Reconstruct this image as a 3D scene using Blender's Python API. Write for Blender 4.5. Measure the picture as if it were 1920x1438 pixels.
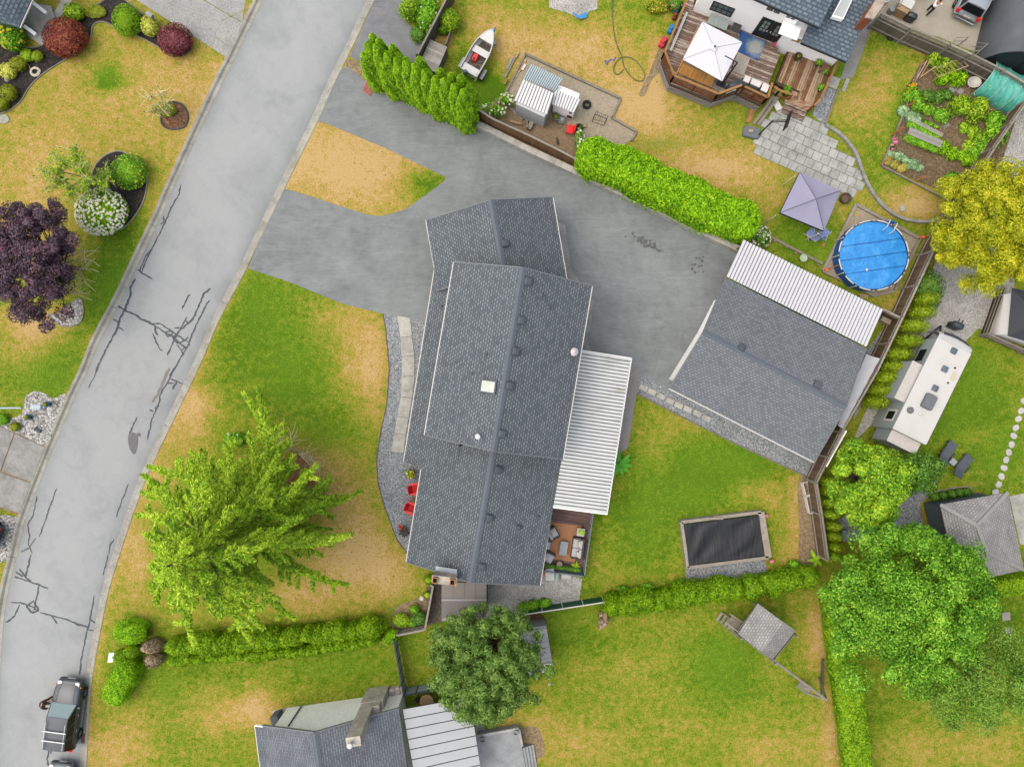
import bpy, math, random
import numpy as np
from mathutils import Vector, Matrix
from mathutils.geometry import tessellate_polygon
R = math.radians
for o in list(bpy.data.objects): bpy.data.objects.remove(o)
SC = bpy.context.scene
# ---------------- camera: a drone straight above the plot, looking down ----------------
S, CX, CY, H = 0.0354, 960.0, 719.0, 47.2      # metres per photo pixel on the ground, nadir pixel, flying height
cam = bpy.data.cameras.new('camera'); camo = bpy.data.objects.new('camera', cam)
SC.collection.objects.link(camo); SC.camera = camo
camo.location = (0, 0, H); camo.rotation_euler = (0, 0, 0)
cam.sensor_fit = 'HORIZONTAL'; cam.angle = 2 * math.atan(960 * S / H); cam.clip_end = 2000; cam.clip_start = .5
# ---------------- sky, sun, exposure: bright overcast ----------------
SUN_EL, SUN_AZ = 64, 268
w = bpy.data.worlds.new('World'); SC.world = w; w.use_nodes = True
nt = w.node_tree; nt.nodes.clear()
sky = nt.nodes.new('ShaderNodeTexSky'); sky.sky_type = 'NISHITA'; sky.sun_disc = False
sky.sun_elevation = R(SUN_EL); sky.sun_rotation = R(SUN_AZ); sky.air_density = 1.0; sky.dust_density = 8.0; sky.ozone_density = 0.3
bg = nt.nodes.new('ShaderNodeBackground'); bg.inputs[1].default_value = 0.1
out = nt.nodes.new('ShaderNodeOutputWorld')
nt.links.new(sky.outputs[0], bg.inputs[0]); nt.links.new(bg.outputs[0], out.inputs[0])
sl = bpy.data.lights.new('sun', 'SUN'); sl.energy = 1.5; sl.angle = R(140); sl.color = (1, .985, .96)
so = bpy.data.objects.new('sun', sl); SC.collection.objects.link(so)
so.rotation_euler = (R(90 - SUN_EL), 0, R(180 - SUN_AZ))
SC.view_settings.view_transform = 'Standard'; SC.view_settings.look = 'None'; SC.view_settings.gamma = 1
SC.view_settings.exposure = 0.85
SC.view_settings.use_curve_mapping = False
SC.cycles.max_bounces = 5; SC.cycles.diffuse_bounces = 3; SC.cycles.glossy_bounces = 2; SC.cycles.transparent_max_bounces = 6
# ================= helpers =================
def P(px, py, z=0.0):                 # the place on the plot, at height z, that the photograph shows at this pixel
    k = S * (1 - z / H)
    return Vector(((px - CX) * k, -(py - CY) * k, z))
KEXP = 1.75
def C(r, g, b, boost=1.0):            # base colour from an 8-bit display colour under this light
    f = lambda c: ((c / 255 + .055) / 1.055) ** 2.4 if c > 10 else c / 255 / 12.92
    return tuple(min(.85, f(c) / KEXP * boost) for c in (r, g, b)) + (1,)
def nodes(m): return m.node_tree.nodes, m.node_tree.links
class NB:                              # tiny node helper
    def __init__(s, name, rough=.8, metal=0, spec=.3):
        s.m = bpy.data.materials.new(name); s.m.use_nodes = True
        s.n, s.l = nodes(s.m); s.b = s.n['Principled BSDF']
        s.b.inputs['Roughness'].default_value = rough; s.b.inputs['Metallic'].default_value = metal
        s.b.inputs['Specular IOR Level'].default_value = spec
        s.geo = s.n.new('ShaderNodeNewGeometry'); s.pos = s.geo.outputs['Position']
    def noise(s, scale, detail=3, rough=.55, vec=None, dist=0):
        t = s.n.new('ShaderNodeTexNoise'); t.inputs['Scale'].default_value = scale; t.inputs['Detail'].default_value = detail
        t.inputs['Roughness'].default_value = rough; t.inputs['Distortion'].default_value = dist
        s.l.new(vec or s.pos, t.inputs['Vector']); return t.outputs['Fac']
    def voro(s, scale, vec=None, feat='F1', out='Color'):
        t = s.n.new('ShaderNodeTexVoronoi'); t.feature = feat; t.inputs['Scale'].default_value = scale
        s.l.new(vec or s.pos, t.inputs['Vector']); return t.outputs[out]
    def ramp(s, fac, stops, interp='LINEAR'):
        r = s.n.new('ShaderNodeValToRGB'); e = r.color_ramp.elements; r.color_ramp.interpolation = interp
        while len(e) < len(stops): e.new(.5)
        for i, (p, c) in enumerate(stops):
            e[i].position = p; e[i].color = c if not isinstance(c, (int, float)) else (c, c, c, 1)
        s.l.new(fac, r.inputs[0]); return r.outputs[0]
    def mix(s, fac, a, b, mode='MIX'):
        t = s.n.new('ShaderNodeMix'); t.data_type = 'RGBA'; t.blend_type = mode
        for i, v in ((0, fac), (6, a), (7, b)):
            if isinstance(v, (int, float)): t.inputs[i].default_value = v if i == 0 else (v, v, v, 1)
            elif isinstance(v, tuple): t.inputs[i].default_value = v
            else: s.l.new(v, t.inputs[i])
        return t.outputs[2]
    def math(s, op, a, b=0.0, clamp=False):
        t = s.n.new('ShaderNodeMath'); t.operation = op; t.use_clamp = clamp
        for i, v in ((0, a), (1, b)):
            if isinstance(v, (int, float)): t.inputs[i].default_value = v
            else: s.l.new(v, t.inputs[i])
        return t.outputs[0]
    def attr(s, name):
        t = s.n.new('ShaderNodeAttribute'); t.attribute_name = name; return t.outputs['Fac']
    def uv(s):
        return s.n.new('ShaderNodeUVMap').outputs[0]
    def mapping(s, vec, scale=(1, 1, 1), rot=(0, 0, 0)):
        t = s.n.new('ShaderNodeMapping'); t.inputs['Scale'].default_value = scale; t.inputs['Rotation'].default_value = rot
        s.l.new(vec, t.inputs[0]); return t.outputs[0]
    def col(s, c):
        if isinstance(c, tuple): s.b.inputs['Base Color'].default_value = c
        else: s.l.new(c, s.b.inputs['Base Color'])
        return s
    def bump(s, h, strength=.4, dist=.02):
        t = s.n.new('ShaderNodeBump'); t.inputs['Strength'].default_value = strength; t.inputs['Distance'].default_value = dist
        s.l.new(h, t.inputs['Height']); s.l.new(t.outputs[0], s.b.inputs['Normal']); return s
_mats = {}
def plain(name, rgb, rough=.7, metal=0, var=.18, scale=6, bump=0, spec=.3, boost=1.0):   # colour with uneven wear
    if name in _mats: return _mats[name]
    c = C(*rgb, boost); d = tuple(x * (1 - var) for x in c[:3]) + (1,); e = tuple(min(.9, x * (1 + var * .6)) for x in c[:3]) + (1,)
    b = NB(name, rough, metal, spec); n = b.noise(scale, 5, .65)
    ob = b.n.new('ShaderNodeObjectInfo').outputs['Random']
    f = b.math('ADD', n, b.math('MULTIPLY', b.math('SUBTRACT', ob, .5), .35 if var > .1 else .1))
    b.col(b.ramp(f, [(.25, d), (.5, c), (.78, e)]))
    if bump: b.bump(b.noise(scale * 6, 3), bump, .02)
    _mats[name] = b.m; return b.m
def foliage(name, cols, trans=.14, clump=1.2, boost=1.72):
    if name in _mats: return _mats[name]
    b = NB(name, .6, 0, .2); rnd = b.geo.outputs['Random Per Island']
    f = b.math('ADD', b.math('MULTIPLY', rnd, .7), b.math('MULTIPLY', b.math('SUBTRACT', b.noise(clump, 2), .35), .9), True)
    st = [(.08 + .84 * i / (len(cols) - 1), C(*c, boost)) for i, c in enumerate(cols)]
    c = b.ramp(f, st); b.col(c)
    tr = b.n.new('ShaderNodeBsdfTranslucent'); b.l.new(c, tr.inputs[0])
    mx = b.n.new('ShaderNodeMixShader'); mx.inputs[0].default_value = trans
    b.l.new(b.b.outputs[0], mx.inputs[1]); b.l.new(tr.outputs[0], mx.inputs[2])
    b.l.new(mx.outputs[0], b.n['Material Output'].inputs[0]); _mats[name] = b.m; return b.m

ORD = ['first', 'second', 'third', 'fourth', 'fifth', 'sixth', 'seventh', 'eighth', 'ninth', 'tenth', 'eleventh', 'twelfth']
COL = SC.collection
_root = {}                              # object -> world origin its meshes are relative to
def tag(o, label=None, cat=None, group=None, kind=None):
    for k, v in (('label', label), ('category', cat), ('group', group), ('kind', kind)):
        if v: o[k] = v
    return o
def thing(name, label, cat, loc=(0, 0, 0), rz=0, group=None):
    o = bpy.data.objects.new(name, None); COL.objects.link(o); o.empty_display_size = .3
    o.location = loc; o.rotation_euler = (0, 0, rz); tag(o, label, cat, group)
    _root[o] = Matrix.Translation(Vector(loc)) @ Matrix.Rotation(rz, 4, 'Z'); return o
class MB:
    def __init__(s): s.v = []; s.f = []; s.uv = []; s.mi = []
    def poly(s, pts, uv=None, mi=0):
        i = len(s.v); s.v += [Vector(p) for p in pts]; s.f.append(tuple(range(i, i + len(pts)))); s.uv.append(uv); s.mi.append(mi); return s
    def raw(s, vs, fs, mi=0):
        i = len(s.v); s.v += [Vector(p) for p in vs]
        for f in fs: s.f.append(tuple(i + k for k in f)); s.uv.append(None); s.mi.append(mi)
        return s
    def box(s, c, d, rz=0, mi=0, top=1.0, rx=0, ry=0):          # c = centre, d = full size
        m = Matrix.Translation(Vector(c)) @ Matrix.Rotation(rz, 4, 'Z') @ Matrix.Rotation(ry, 4, 'Y') @ Matrix.Rotation(rx, 4, 'X')
        vs = []
        for z in (-.5, .5):
            k = top if z > 0 else 1
            for x, y in ((-.5, -.5), (.5, -.5), (.5, .5), (-.5, .5)): vs.append(m @ Vector((x * d[0] * k, y * d[1] * k, z * d[2])))
        return s.raw(vs, [(3, 2, 1, 0), (4, 5, 6, 7), (0, 1, 5, 4), (1, 2, 6, 5), (2, 3, 7, 6), (3, 0, 4, 7)], mi)
    def rbox(s, c, d, r=.05, rz=0, mi=0, n=3, crown=0):           # box with rounded corners (plan) and chamfered top
        m = Matrix.Translation(Vector(c)) @ Matrix.Rotation(rz, 4, 'Z'); ring = []
        for (sx, sy, a0) in ((1, 1, 0), (-1, 1, 90), (-1, -1, 180), (1, -1, 270)):
            for k in range(n + 1):
                a = R(a0 + 90 * k / n); ring.append((sx * (d[0] / 2 - r) + r * math.cos(a), sy * (d[1] / 2 - r) + r * math.sin(a)))
        N = len(ring); e = min(r * .6, d[2] * .3); vs = []
        for z, k in ((-d[2] / 2, 1), (d[2] / 2 - e, 1), (d[2] / 2, 1 - 1.4 * e / max(d[0], d[1], .01))):
            vs += [m @ Vector((x * k, y * k, z)) for x, y in ring]
        fs = [(i, (i + 1) % N, N + (i + 1) % N, N + i) for i in range(N)] + [(N + i, N + (i + 1) % N, 2 * N + (i + 1) % N, 2 * N + i) for i in range(N)]
        if crown:
            vs.append(m @ Vector((0, 0, d[2] / 2 + crown))); fs += [(2 * N + i, 2 * N + (i + 1) % N, 3 * N) for i in range(N)]
        else: fs.append(tuple(range(2 * N, 3 * N)))
        fs.append(tuple(reversed(range(N)))); return s.raw(vs, fs, mi)
    def prism(s, pts, z0, z1, mi=0):                              # plan polygon extruded
        pts = [Vector((p[0], p[1], 0)) for p in pts]; N = len(pts)
        if sum(pts[i].x * pts[(i + 1) % N].y - pts[(i + 1) % N].x * pts[i].y for i in range(N)) < 0: pts.reverse()
        vs = [Vector((p.x, p.y, z0)) for p in pts] + [Vector((p.x, p.y, z1)) for p in pts]
        fs = [(i, (i + 1) % N, N + (i + 1) % N, N + i) for i in range(N)]
        for t in tessellate_polygon([pts]):
            a, b, c = t
            if (pts[b] - pts[a]).cross(pts[c] - pts[a]).z < 0: b, c = c, b
            fs.append((N + a, N + b, N + c)); fs.append((c, b, a))
        return s.raw(vs, fs, mi)
    def sheet(s, pts, mi=0):                                      # flat plan polygon, pts are 3-D
        pts = [Vector(p) for p in pts]; fs = []
        for t in tessellate_polygon([pts]):
            a, b, c = t
            if (pts[b] - pts[a]).cross(pts[c] - pts[a]).z < 0: b, c = c, b
            fs.append((a, b, c))
        return s.raw(pts, fs, mi)
    def slab(s, pts, t, mi=0, uvs=True):                          # planar 3-D polygon given thickness downwards, uv in metres along the first edge
        pts = [Vector(p) for p in pts]; N = len(pts)
        nrm = Vector((0, 0, 0))
        for i in range(N): nrm += pts[i].cross(pts[(i + 1) % N])
        if nrm.z < 0: pts.reverse(); pts = pts[-2:] + pts[:-2] if N == 4 else pts
        u = (pts[1] - pts[0]).normalized(); nrm = abs(1) * (pts[1] - pts[0]).cross(pts[2] - pts[0]).normalized(); v = nrm.cross(u)
        s.poly(pts, [((p - pts[0]).dot(u), (p - pts[0]).dot(v)) for p in pts], mi)
        lo = [p - Vector((0, 0, t)) for p in pts]; s.poly(list(reversed(lo)), None, mi)
        for i in range(N):
            j = (i + 1) % N; s.poly([lo[i], lo[j], pts[j], pts[i]], None, mi)
        return s
    def cyl(s, c, r, h, n=12, r2=None, mi=0, rot=None, cap=True):  # base centre c
        r2 = r if r2 is None else r2; m = Matrix.Translation(Vector(c)) @ (rot or Matrix.Identity(4)); vs = []
        for z, q in ((0, r), (h, r2)): vs += [m @ Vector((q * math.cos(2 * math.pi * i / n), q * math.sin(2 * math.pi * i / n), z)) for i in range(n)]
        fs = [(i, (i + 1) % n, n + (i + 1) % n, n + i) for i in range(n)]
        if cap: fs += [tuple(reversed(range(n))), tuple(range(n, 2 * n))]
        return s.raw(vs, fs, mi)
    def lathe(s, c, prof, n=16, mi=0, sx=1, sy=1):
        vs = []; m = len(prof)
        for r, z in prof: vs += [(c[0] + sx * r * math.cos(2 * math.pi * i / n), c[1] + sy * r * math.sin(2 * math.pi * i / n), c[2] + z) for i in range(n)]
        fs = [(k * n + i, k * n + (i + 1) % n, (k + 1) * n + (i + 1) % n, (k + 1) * n + i) for k in range(m - 1) for i in range(n)]
        fs += [tuple(range((m - 1) * n, m * n)), tuple(reversed(range(n)))]
        return s.raw(vs, fs, mi)
    def tube(s, path, r, n=6, mi=0, closed=False):
        path = [Vector(p) for p in path]; m = len(path); rs = r if isinstance(r, (list, tuple)) else [r] * m; vs = []
        for i, p in enumerate(path):
            d = (path[(i + 1) % m] - path[i - 1]) if closed or 0 < i < m - 1 else (path[1] - path[0] if i == 0 else path[-1] - path[-2])
            d = d.normalized() if d.length > 1e-9 else Vector((0, 0, 1))
            a = d.cross(Vector((0, 0, 1)) if abs(d.z) < .9 else Vector((1, 0, 0))).normalized(); b = d.cross(a)
            vs += [p + rs[i] * (a * math.cos(2 * math.pi * k / n) + b * math.sin(2 * math.pi * k / n)) for k in range(n)]
        fs = [(i * n + k, i * n + (k + 1) % n, ((i + 1) % m) * n + (k + 1) % n, ((i + 1) % m) * n + k) for i in range(m if closed else m - 1) for k in range(n)]
        if not closed: fs += [tuple(reversed(range(n))), tuple(range((m - 1) * n, m * n))]
        return s.raw(vs, [tuple(reversed(f)) for f in fs], mi)
    def beam(s, a, b, w, h, mi=0, up=(0, 0, 1)):                  # squared timber from a to b
        a, b = Vector(a), Vector(b); d = (b - a).normalized(); u = Vector(up)
        if abs(d.dot(u)) > .95: u = Vector((1, 0, 0))
        x = d.cross(u).normalized(); y = x.cross(d); vs = []
        for p in (a, b): vs += [p + x * i * w / 2 + y * j * h / 2 for i, j in ((-1, -1), (1, -1), (1, 1), (-1, 1))]
        return s.raw(vs, [(0, 1, 2, 3), (7, 6, 5, 4), (0, 4, 5, 1), (1, 5, 6, 2), (2, 6, 7, 3), (3, 7, 4, 0)], mi)
    def grid(s, fn, nu, nv, mi=0, closed=False):                  # fn(u, v) -> point
        vs = [fn(i / nu, j / nv) for j in range(nv + 1) for i in range(nu + (0 if closed else 1))]; W = nu if closed else nu + 1
        fs = [(j * W + i, j * W + (i + 1) % W, (j + 1) * W + (i + 1) % W, (j + 1) * W + i) for j in range(nv) for i in range(nu)]
        return s.raw(vs, fs, mi)
    def build(s, name, mats, parent=None, local=False, smooth=False):
        me = bpy.data.meshes.new(name)
        vs = s.v
        if parent is not None and not local:
            inv = _root[parent].inverted(); vs = [inv @ v for v in vs]
        me.from_pydata([tuple(v) for v in vs], [], s.f)
        for m in (mats if isinstance(mats, (list, tuple)) else [mats]): me.materials.append(m)
        if any(s.mi): me.polygons.foreach_set('material_index', s.mi)
        if any(u for u in s.uv):
            L = me.uv_layers.new(name='UVMap').data; k = 0
            for f, u in zip(s.f, s.uv):
                for q in range(len(f)):
                    if u: L[k].uv = u[q]
                    k += 1
        if smooth: me.polygons.foreach_set('use_smooth', [True] * len(s.f))
        me.update()
        o = bpy.data.objects.new(name, me); COL.objects.link(o)
        if parent is not None: o.parent = parent; _root[o] = _root[parent]
        return o
    def solo(s, name, mats, label, cat, group=None, smooth=False):  # a thing that is one mesh, origin at its foot
        xs = [v.x for v in s.v]; ys = [v.y for v in s.v]; z = min(v.z for v in s.v)
        c = Vector(((min(xs) + max(xs)) / 2, (min(ys) + max(ys)) / 2, z)); s.v = [v - c for v in s.v]
        o = s.build(name, mats, smooth=smooth); o.location = c; _root[o] = Matrix.Translation(c); tag(o, label, cat, group); return o
    def struct(s, name, mats, smooth=False, kind='structure'):
        o = s.build(name, mats, smooth=smooth); _root[o] = Matrix.Identity(4); o['kind'] = kind; return o
def inst(name, me, loc, rz=0, parent=None, rot=None, scale=None):    # another object on an existing mesh
    o = bpy.data.objects.new(name, me); COL.objects.link(o)
    m = Matrix.Translation(Vector(loc)) @ (rot or Matrix.Rotation(rz, 4, 'Z'))
    if parent is not None: o.parent = parent; m = _root[parent].inverted() @ m
    loc_, q, _ = m.decompose(); o.location = loc_; o.rotation_euler = q.to_euler()
    if scale: o.scale = scale
    return o
def dup(root, loc, rz=0, label=None, group=None):
    def cp(o, par):
        c = o.copy(); COL.objects.link(c); c.parent = par
        for ch in o.children: cp(ch, c)
        return c
    r = cp(root, None); r.location = loc; r.rotation_euler = (0, 0, rz)
    tag(r, label, None, group); _root[r] = Matrix.Translation(Vector(loc)) @ Matrix.Rotation(rz, 4, 'Z'); return r
def mesh_of(mb, name, mats, smooth=False):
    o = mb.build(name, mats, smooth=smooth); me = o.data; bpy.data.objects.remove(o); return me
def lerp(a, b, t): return a + (b - a) * t
def resample(pts, step):
    pts = [Vector(p) for p in pts]; out = [pts[0]]; acc = 0
    for a, b in zip(pts, pts[1:]):
        L = (b - a).length; d = step - acc
        while d <= L: out.append(a + (b - a) * (d / L)); d += step
        acc = L - (d - step)
    if (out[-1] - pts[-1]).length > step * .3: out.append(pts[-1])
    return out
def smoothpts(pts, n=6, closed=False):                            # Catmull-Rom through pixel points
    out = []; m = len(pts)
    for i in range(m if closed else m - 1):
        p0, p1, p2, p3 = (pts[(i - 1) % m] if closed or i > 0 else pts[i]), pts[i], pts[(i + 1) % m], (pts[(i + 2) % m] if closed or i + 2 < m else pts[i + 1])
        for k in range(n):
            t = k / n
            out.append(tuple(.5 * (2 * b + (c - a) * t + (2 * a - 5 * b + 4 * c - d) * t * t + (3 * b - a - 3 * c + d) * t ** 3) for a, b, c, d in zip(p0, p1, p2, p3)))
    if not closed: out.append(pts[-1])
    return out

# ---------------- foliage made of leaf-sized faces ----------------
FD, FS = 1.75, .78                       # leaf density and leaf size
class Fol:
    def __init__(s, seed=1): s.q = []; s.rng = np.random.default_rng(seed); s.core = MB()
    def add(s, pts, nrm, size, aspect=.55, tilt=.5, along=None, jit=.35):
        g = s.rng; n = len(pts); nrm = nrm + tilt * g.normal(size=(n, 3)); nrm /= np.linalg.norm(nrm, axis=1)[:, None] + 1e-9
        a = g.normal(size=(n, 3)) if along is None else along + jit * g.normal(size=(n, 3))
        t = a - nrm * (a * nrm).sum(1)[:, None]; t /= np.linalg.norm(t, axis=1)[:, None] + 1e-9
        b = np.cross(nrm, t); L = (size * (.65 + .7 * g.random(n)))[:, None]
        q = np.stack([pts - t * L * .5, pts + b * L * aspect * .5, pts + t * L * .5, pts - b * L * aspect * .5], 1); s.q.append(q)
    def blob(s, c, r, n, size, lump=.15, low=-.25, depth=.3, aspect=.55, tilt=.5, core=.8, nl=14):
        g = s.rng; c = np.array(c); r = np.array(r); n = int(n * FD); size *= FS; depth = min(.9, depth * 1.6); core *= .84
        d = g.normal(size=(int(n * 1.6), 3)); d /= np.linalg.norm(d, axis=1)[:, None]; d = d[d[:, 2] > low][:n]
        lob = g.normal(size=(nl, 3)); lob /= np.linalg.norm(lob, axis=1)[:, None]; wgt = g.random(nl) * 2 - .9
        f = 1 + lump * (np.exp(6 * (d @ lob.T - 1)) * wgt).sum(1)
        k = f * (1 - depth * g.random(len(d)) ** 2)
        s.add(c + d * r * k[:, None], d / r, size, aspect, tilt)
        if core:
            lob, wgt = lob.tolist(), wgt.tolist(); z0 = max(low, -.95)
            def fn(u, v):
                el = math.asin(z0) + (math.pi / 2 - math.asin(z0)) * v; x = (math.cos(el) * math.cos(2 * math.pi * u), math.cos(el) * math.sin(2 * math.pi * u), math.sin(el))
                ff = core * (1 + lump * sum(math.exp(6 * (sum(p * q for p, q in zip(x, l)) - 1)) * w_ for l, w_ in zip(lob, wgt)))
                return (c[0] + x[0] * r[0] * ff, c[1] + x[1] * r[1] * ff, c[2] + x[2] * r[2] * ff)
            s.core.grid(fn, 12, 6, closed=True)
        return s
    def hedge(s, path, w, h, dens, size, z0=0, lump=.08, power=.35, tilt=.5, aspect=.55, freq=2.0, taper=.9, ends=True, depth=.18):
        """clipped hedge: rounded box section swept along a path of plan points (w, h may be functions of t)"""
        path = [Vector((p[0], p[1], 0)) for p in path]; seg = [(b - a).length for a, b in zip(path, path[1:])]; L = sum(seg); g = s.rng
        W = w if callable(w) else (lambda t: w); HH = h if callable(h) else (lambda t: h)
        cum = np.concatenate([[0], np.cumsum(seg)]); px = np.array([(p.x, p.y) for p in path])
        size *= FS; n = int(L * (2 * HH(.5) + W(.5)) * dens * FD); t = g.random(n); th = g.random(n) * math.pi; u_ = g.random(n) * 2 - 1; th = np.where(g.random(n) < .6, np.arccos(np.sign(u_) * np.abs(u_) ** (1 / power)), th)
        def ev(t, th, k=1.0):
            d = t * L; x = np.interp(d, cum, px[:, 0]); y = np.interp(d, cum, px[:, 1])
            i = np.clip(np.searchsorted(cum, d, side='right') - 1, 0, len(seg) - 1); tx = (px[i + 1] - px[i]) / np.array(seg)[i][:, None]
            nx = np.stack([-tx[:, 1], tx[:, 0]], 1)
            ww = np.array([W(q) for q in t]) * .5; hh = np.array([HH(q) for q in t])
            lm = 1 + lump * (np.sin(d * freq + 2 * np.sin(th * 2)) + .7 * np.sin(d * freq * 2.3 + 1.7 + 3 * th) + .5 * np.sin(d * freq * .37 + th)) / 1.6
            co, si = np.cos(th), np.sin(th)
            off = np.sign(co) * np.abs(co) ** power * ww * lm * k; z = np.abs(si) ** power * hh * (1 + (lm - 1) * .5) * (k if k == 1 else (k + 1) / 2)
            off = off * (1 - (1 - taper) * np.clip(z / hh, 0, 1))
            en = np.minimum(t, 1 - t) * L; rd = np.minimum(1, np.maximum(en, 0) / (ww + 1e-6)); cap = np.sqrt(np.clip(1 - (1 - rd) ** 2, .02, 1)) if ends else np.ones_like(rd)
            off = off * (.35 + .65 * cap); z = z * (.55 + .45 * cap)
            nr = np.stack([nx[:, 0] * co, nx[:, 1] * co, si], 1)
            return np.stack([x + nx[:, 0] * off, y + nx[:, 1] * off, z0 + z], 1), nr
        k = 1 - depth * g.random(n) ** 2
        p, nr = ev(t, th, 1.0); p[:, :2] += (g.normal(size=(n, 2)) * .02); c_, _ = ev(t, th, .72); p = c_ + (p - c_) * ((k - .72) / .28)[:, None].clip(0, 1.2)
        s.add(p, nr, size, aspect, tilt)
        nu, nv = max(4, int(L / .35)), 10
        T, TH = np.meshgrid(np.linspace(.004, .996, nu + 1), np.linspace(.02, math.pi - .02, nv + 1)); q, _ = ev(T.ravel(), TH.ravel(), .86)
        s.core.raw([tuple(x) for x in q], [(j * (nu + 1) + i, j * (nu + 1) + i + 1, (j + 1) * (nu + 1) + i + 1, (j + 1) * (nu + 1) + i) for j in range(nv) for i in range(nu)])
        return s
    def sprays(s, path, n, size, spread, aspect=.3, droop=.1, up=.6):   # feathery sprays to both sides of a branch
        g = s.rng; path = np.array([tuple(p) for p in path]); m = len(path) - 1
        t = g.random(n) ** .85 * m; i = np.minimum(t.astype(int), m - 1); f = (t - i)[:, None]; p = path[i] * (1 - f) + path[i + 1] * f
        d = path[i + 1] - path[i]; d /= np.linalg.norm(d, axis=1)[:, None] + 1e-9
        sd = np.cross(d, np.array([0, 0, 1.])); sd /= np.linalg.norm(sd, axis=1)[:, None] + 1e-9; sg = np.sign(g.random(n) - .5)[:, None]
        w_ = spread * (1 - .75 * (t / m))[:, None] * g.random(n)[:, None]
        q = p + sd * sg * w_ + d * w_ * .6; q[:, 2] += -droop * w_[:, 0] * 1.5 + g.normal(size=n) * .04
        al = d * .9 + sd * sg * .7 + np.array([0, 0, -droop])
        nr = np.tile(np.array([0, 0, 1.0]), (n, 1)) * up + g.normal(size=(n, 3)) * .3
        s.add(q, nr, size, aspect, .25, along=al, jit=.25); return s
    def build(s, name, mat, parent=None):
        q = np.concatenate(s.q).reshape(-1, 3) if s.q else np.zeros((0, 3)); n = len(q) // 4
        if parent is not None:
            off = np.array(_root[parent].translation); q = q - off
        me = bpy.data.meshes.new(name); cv = np.array([tuple(v) for v in s.core.v]).reshape(-1, 3)
        if parent is not None and len(cv): cv = cv - off
        cf = s.core.f; loops = np.concatenate([np.arange(4 * n)] + [np.array([k + 4 * n for f in cf for k in f], int)]).astype(np.int32)
        starts = np.concatenate([np.arange(n) * 4, 4 * n + np.concatenate([[0], np.cumsum([len(f) for f in cf])[:-1]]) if cf else np.zeros(0)]).astype(np.int32)
        V = np.concatenate([q, cv]).astype(np.float32)
        me.vertices.add(len(V)); me.vertices.foreach_set('co', V.ravel()); me.loops.add(len(loops)); me.loops.foreach_set('vertex_index', loops)
        me.polygons.add(len(starts)); me.polygons.foreach_set('loop_start', starts); me.update(calc_edges=True); me.validate()
        me.materials.append(mat); o = bpy.data.objects.new(name, me); COL.objects.link(o)
        if parent is not None: o.parent = parent; _root[o] = _root[parent]
        else: _root[o] = Matrix.Identity(4)
        return o
def resolve(o, label, cat, group=None):                             # give a one-mesh plant an origin at its foot
    n = len(o.data.vertices); a = np.zeros(n * 3, np.float32); o.data.vertices.foreach_get('co', a); a = a.reshape(-1, 3)
    c = np.array([(a[:, 0].min() + a[:, 0].max()) / 2, (a[:, 1].min() + a[:, 1].max()) / 2, max(0, a[:, 2].min())]); a -= c
    o.data.vertices.foreach_set('co', a.ravel().astype(np.float32)); o.data.update(); o.location = c; tag(o, label, cat, group); return o
# ================= materials of the setting =================
def m_lawn():
    b = NB('lawn_grass', .9, 0, .1)
    dry, lush = b.attr('dry'), b.attr('lush')
    big = b.noise(.55, 4, .6, dist=.6); mid = b.noise(2.3, 5, .68, dist=.4); fine = b.noise(11, 4, .7); hair = b.noise(38, 3, .8)
    streak = b.noise(1, 4, .7, vec=b.mapping(b.pos, (22, 6, 6), (0, 0, .5)))
    warp = b.noise(5.5, 4, .72, dist=.8)
    f = b.math('ADD', dry, b.math('MULTIPLY', b.math('SUBTRACT', big, .5), .55))
    f = b.math('ADD', f, b.math('MULTIPLY', b.math('SUBTRACT', mid, .5), 1.35))
    f = b.math('ADD', f, b.math('MULTIPLY', b.math('SUBTRACT', warp, .5), 1.05))
    f = b.math('ADD', f, b.math('MULTIPLY', b.math('SUBTRACT', fine, .5), .7))
    f = b.math('ADD', f, b.math('MULTIPLY', b.math('SUBTRACT', streak, .5), .4))
    g1 = b.ramp(f, [(.0, C(94, 132, 24)), (.22, C(126, 154, 36)), (.42, C(156, 162, 54)), (.6, C(184, 167, 76)), (.8, C(204, 173, 100)), (1, C(216, 186, 126))])
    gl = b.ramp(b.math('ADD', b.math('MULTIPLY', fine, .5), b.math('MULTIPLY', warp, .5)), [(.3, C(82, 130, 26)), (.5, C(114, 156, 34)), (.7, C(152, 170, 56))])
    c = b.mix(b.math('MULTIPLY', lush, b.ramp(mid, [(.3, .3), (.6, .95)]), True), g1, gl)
    # clover and weed tufts, darker specks
    v = b.voro(2.6, out='Distance'); vc = b.voro(2.6, out='Color')
    sp = b.math('MULTIPLY', b.ramp(b.math('ADD', v, b.math('MULTIPLY', b.math('SUBTRACT', hair, .5), .3)), [(.10, 1), (.19, 0)]), b.ramp(vc, [(.62, 0), (.72, .75)]))
    c = b.mix(sp, c, C(84, 128, 28))
    c = b.mix(1.0, c, b.ramp(hair, [(.25, .5), (.5, 1.0), (.75, 1.45)]), 'MULTIPLY')
    c = b.mix(1.0, c, b.ramp(fine, [(.3, .74), (.7, 1.2)]), 'MULTIPLY')
    b.col(c).bump(b.math('ADD', b.math('MULTIPLY', fine, .6), hair), .7, .05)
    return b.m
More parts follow.
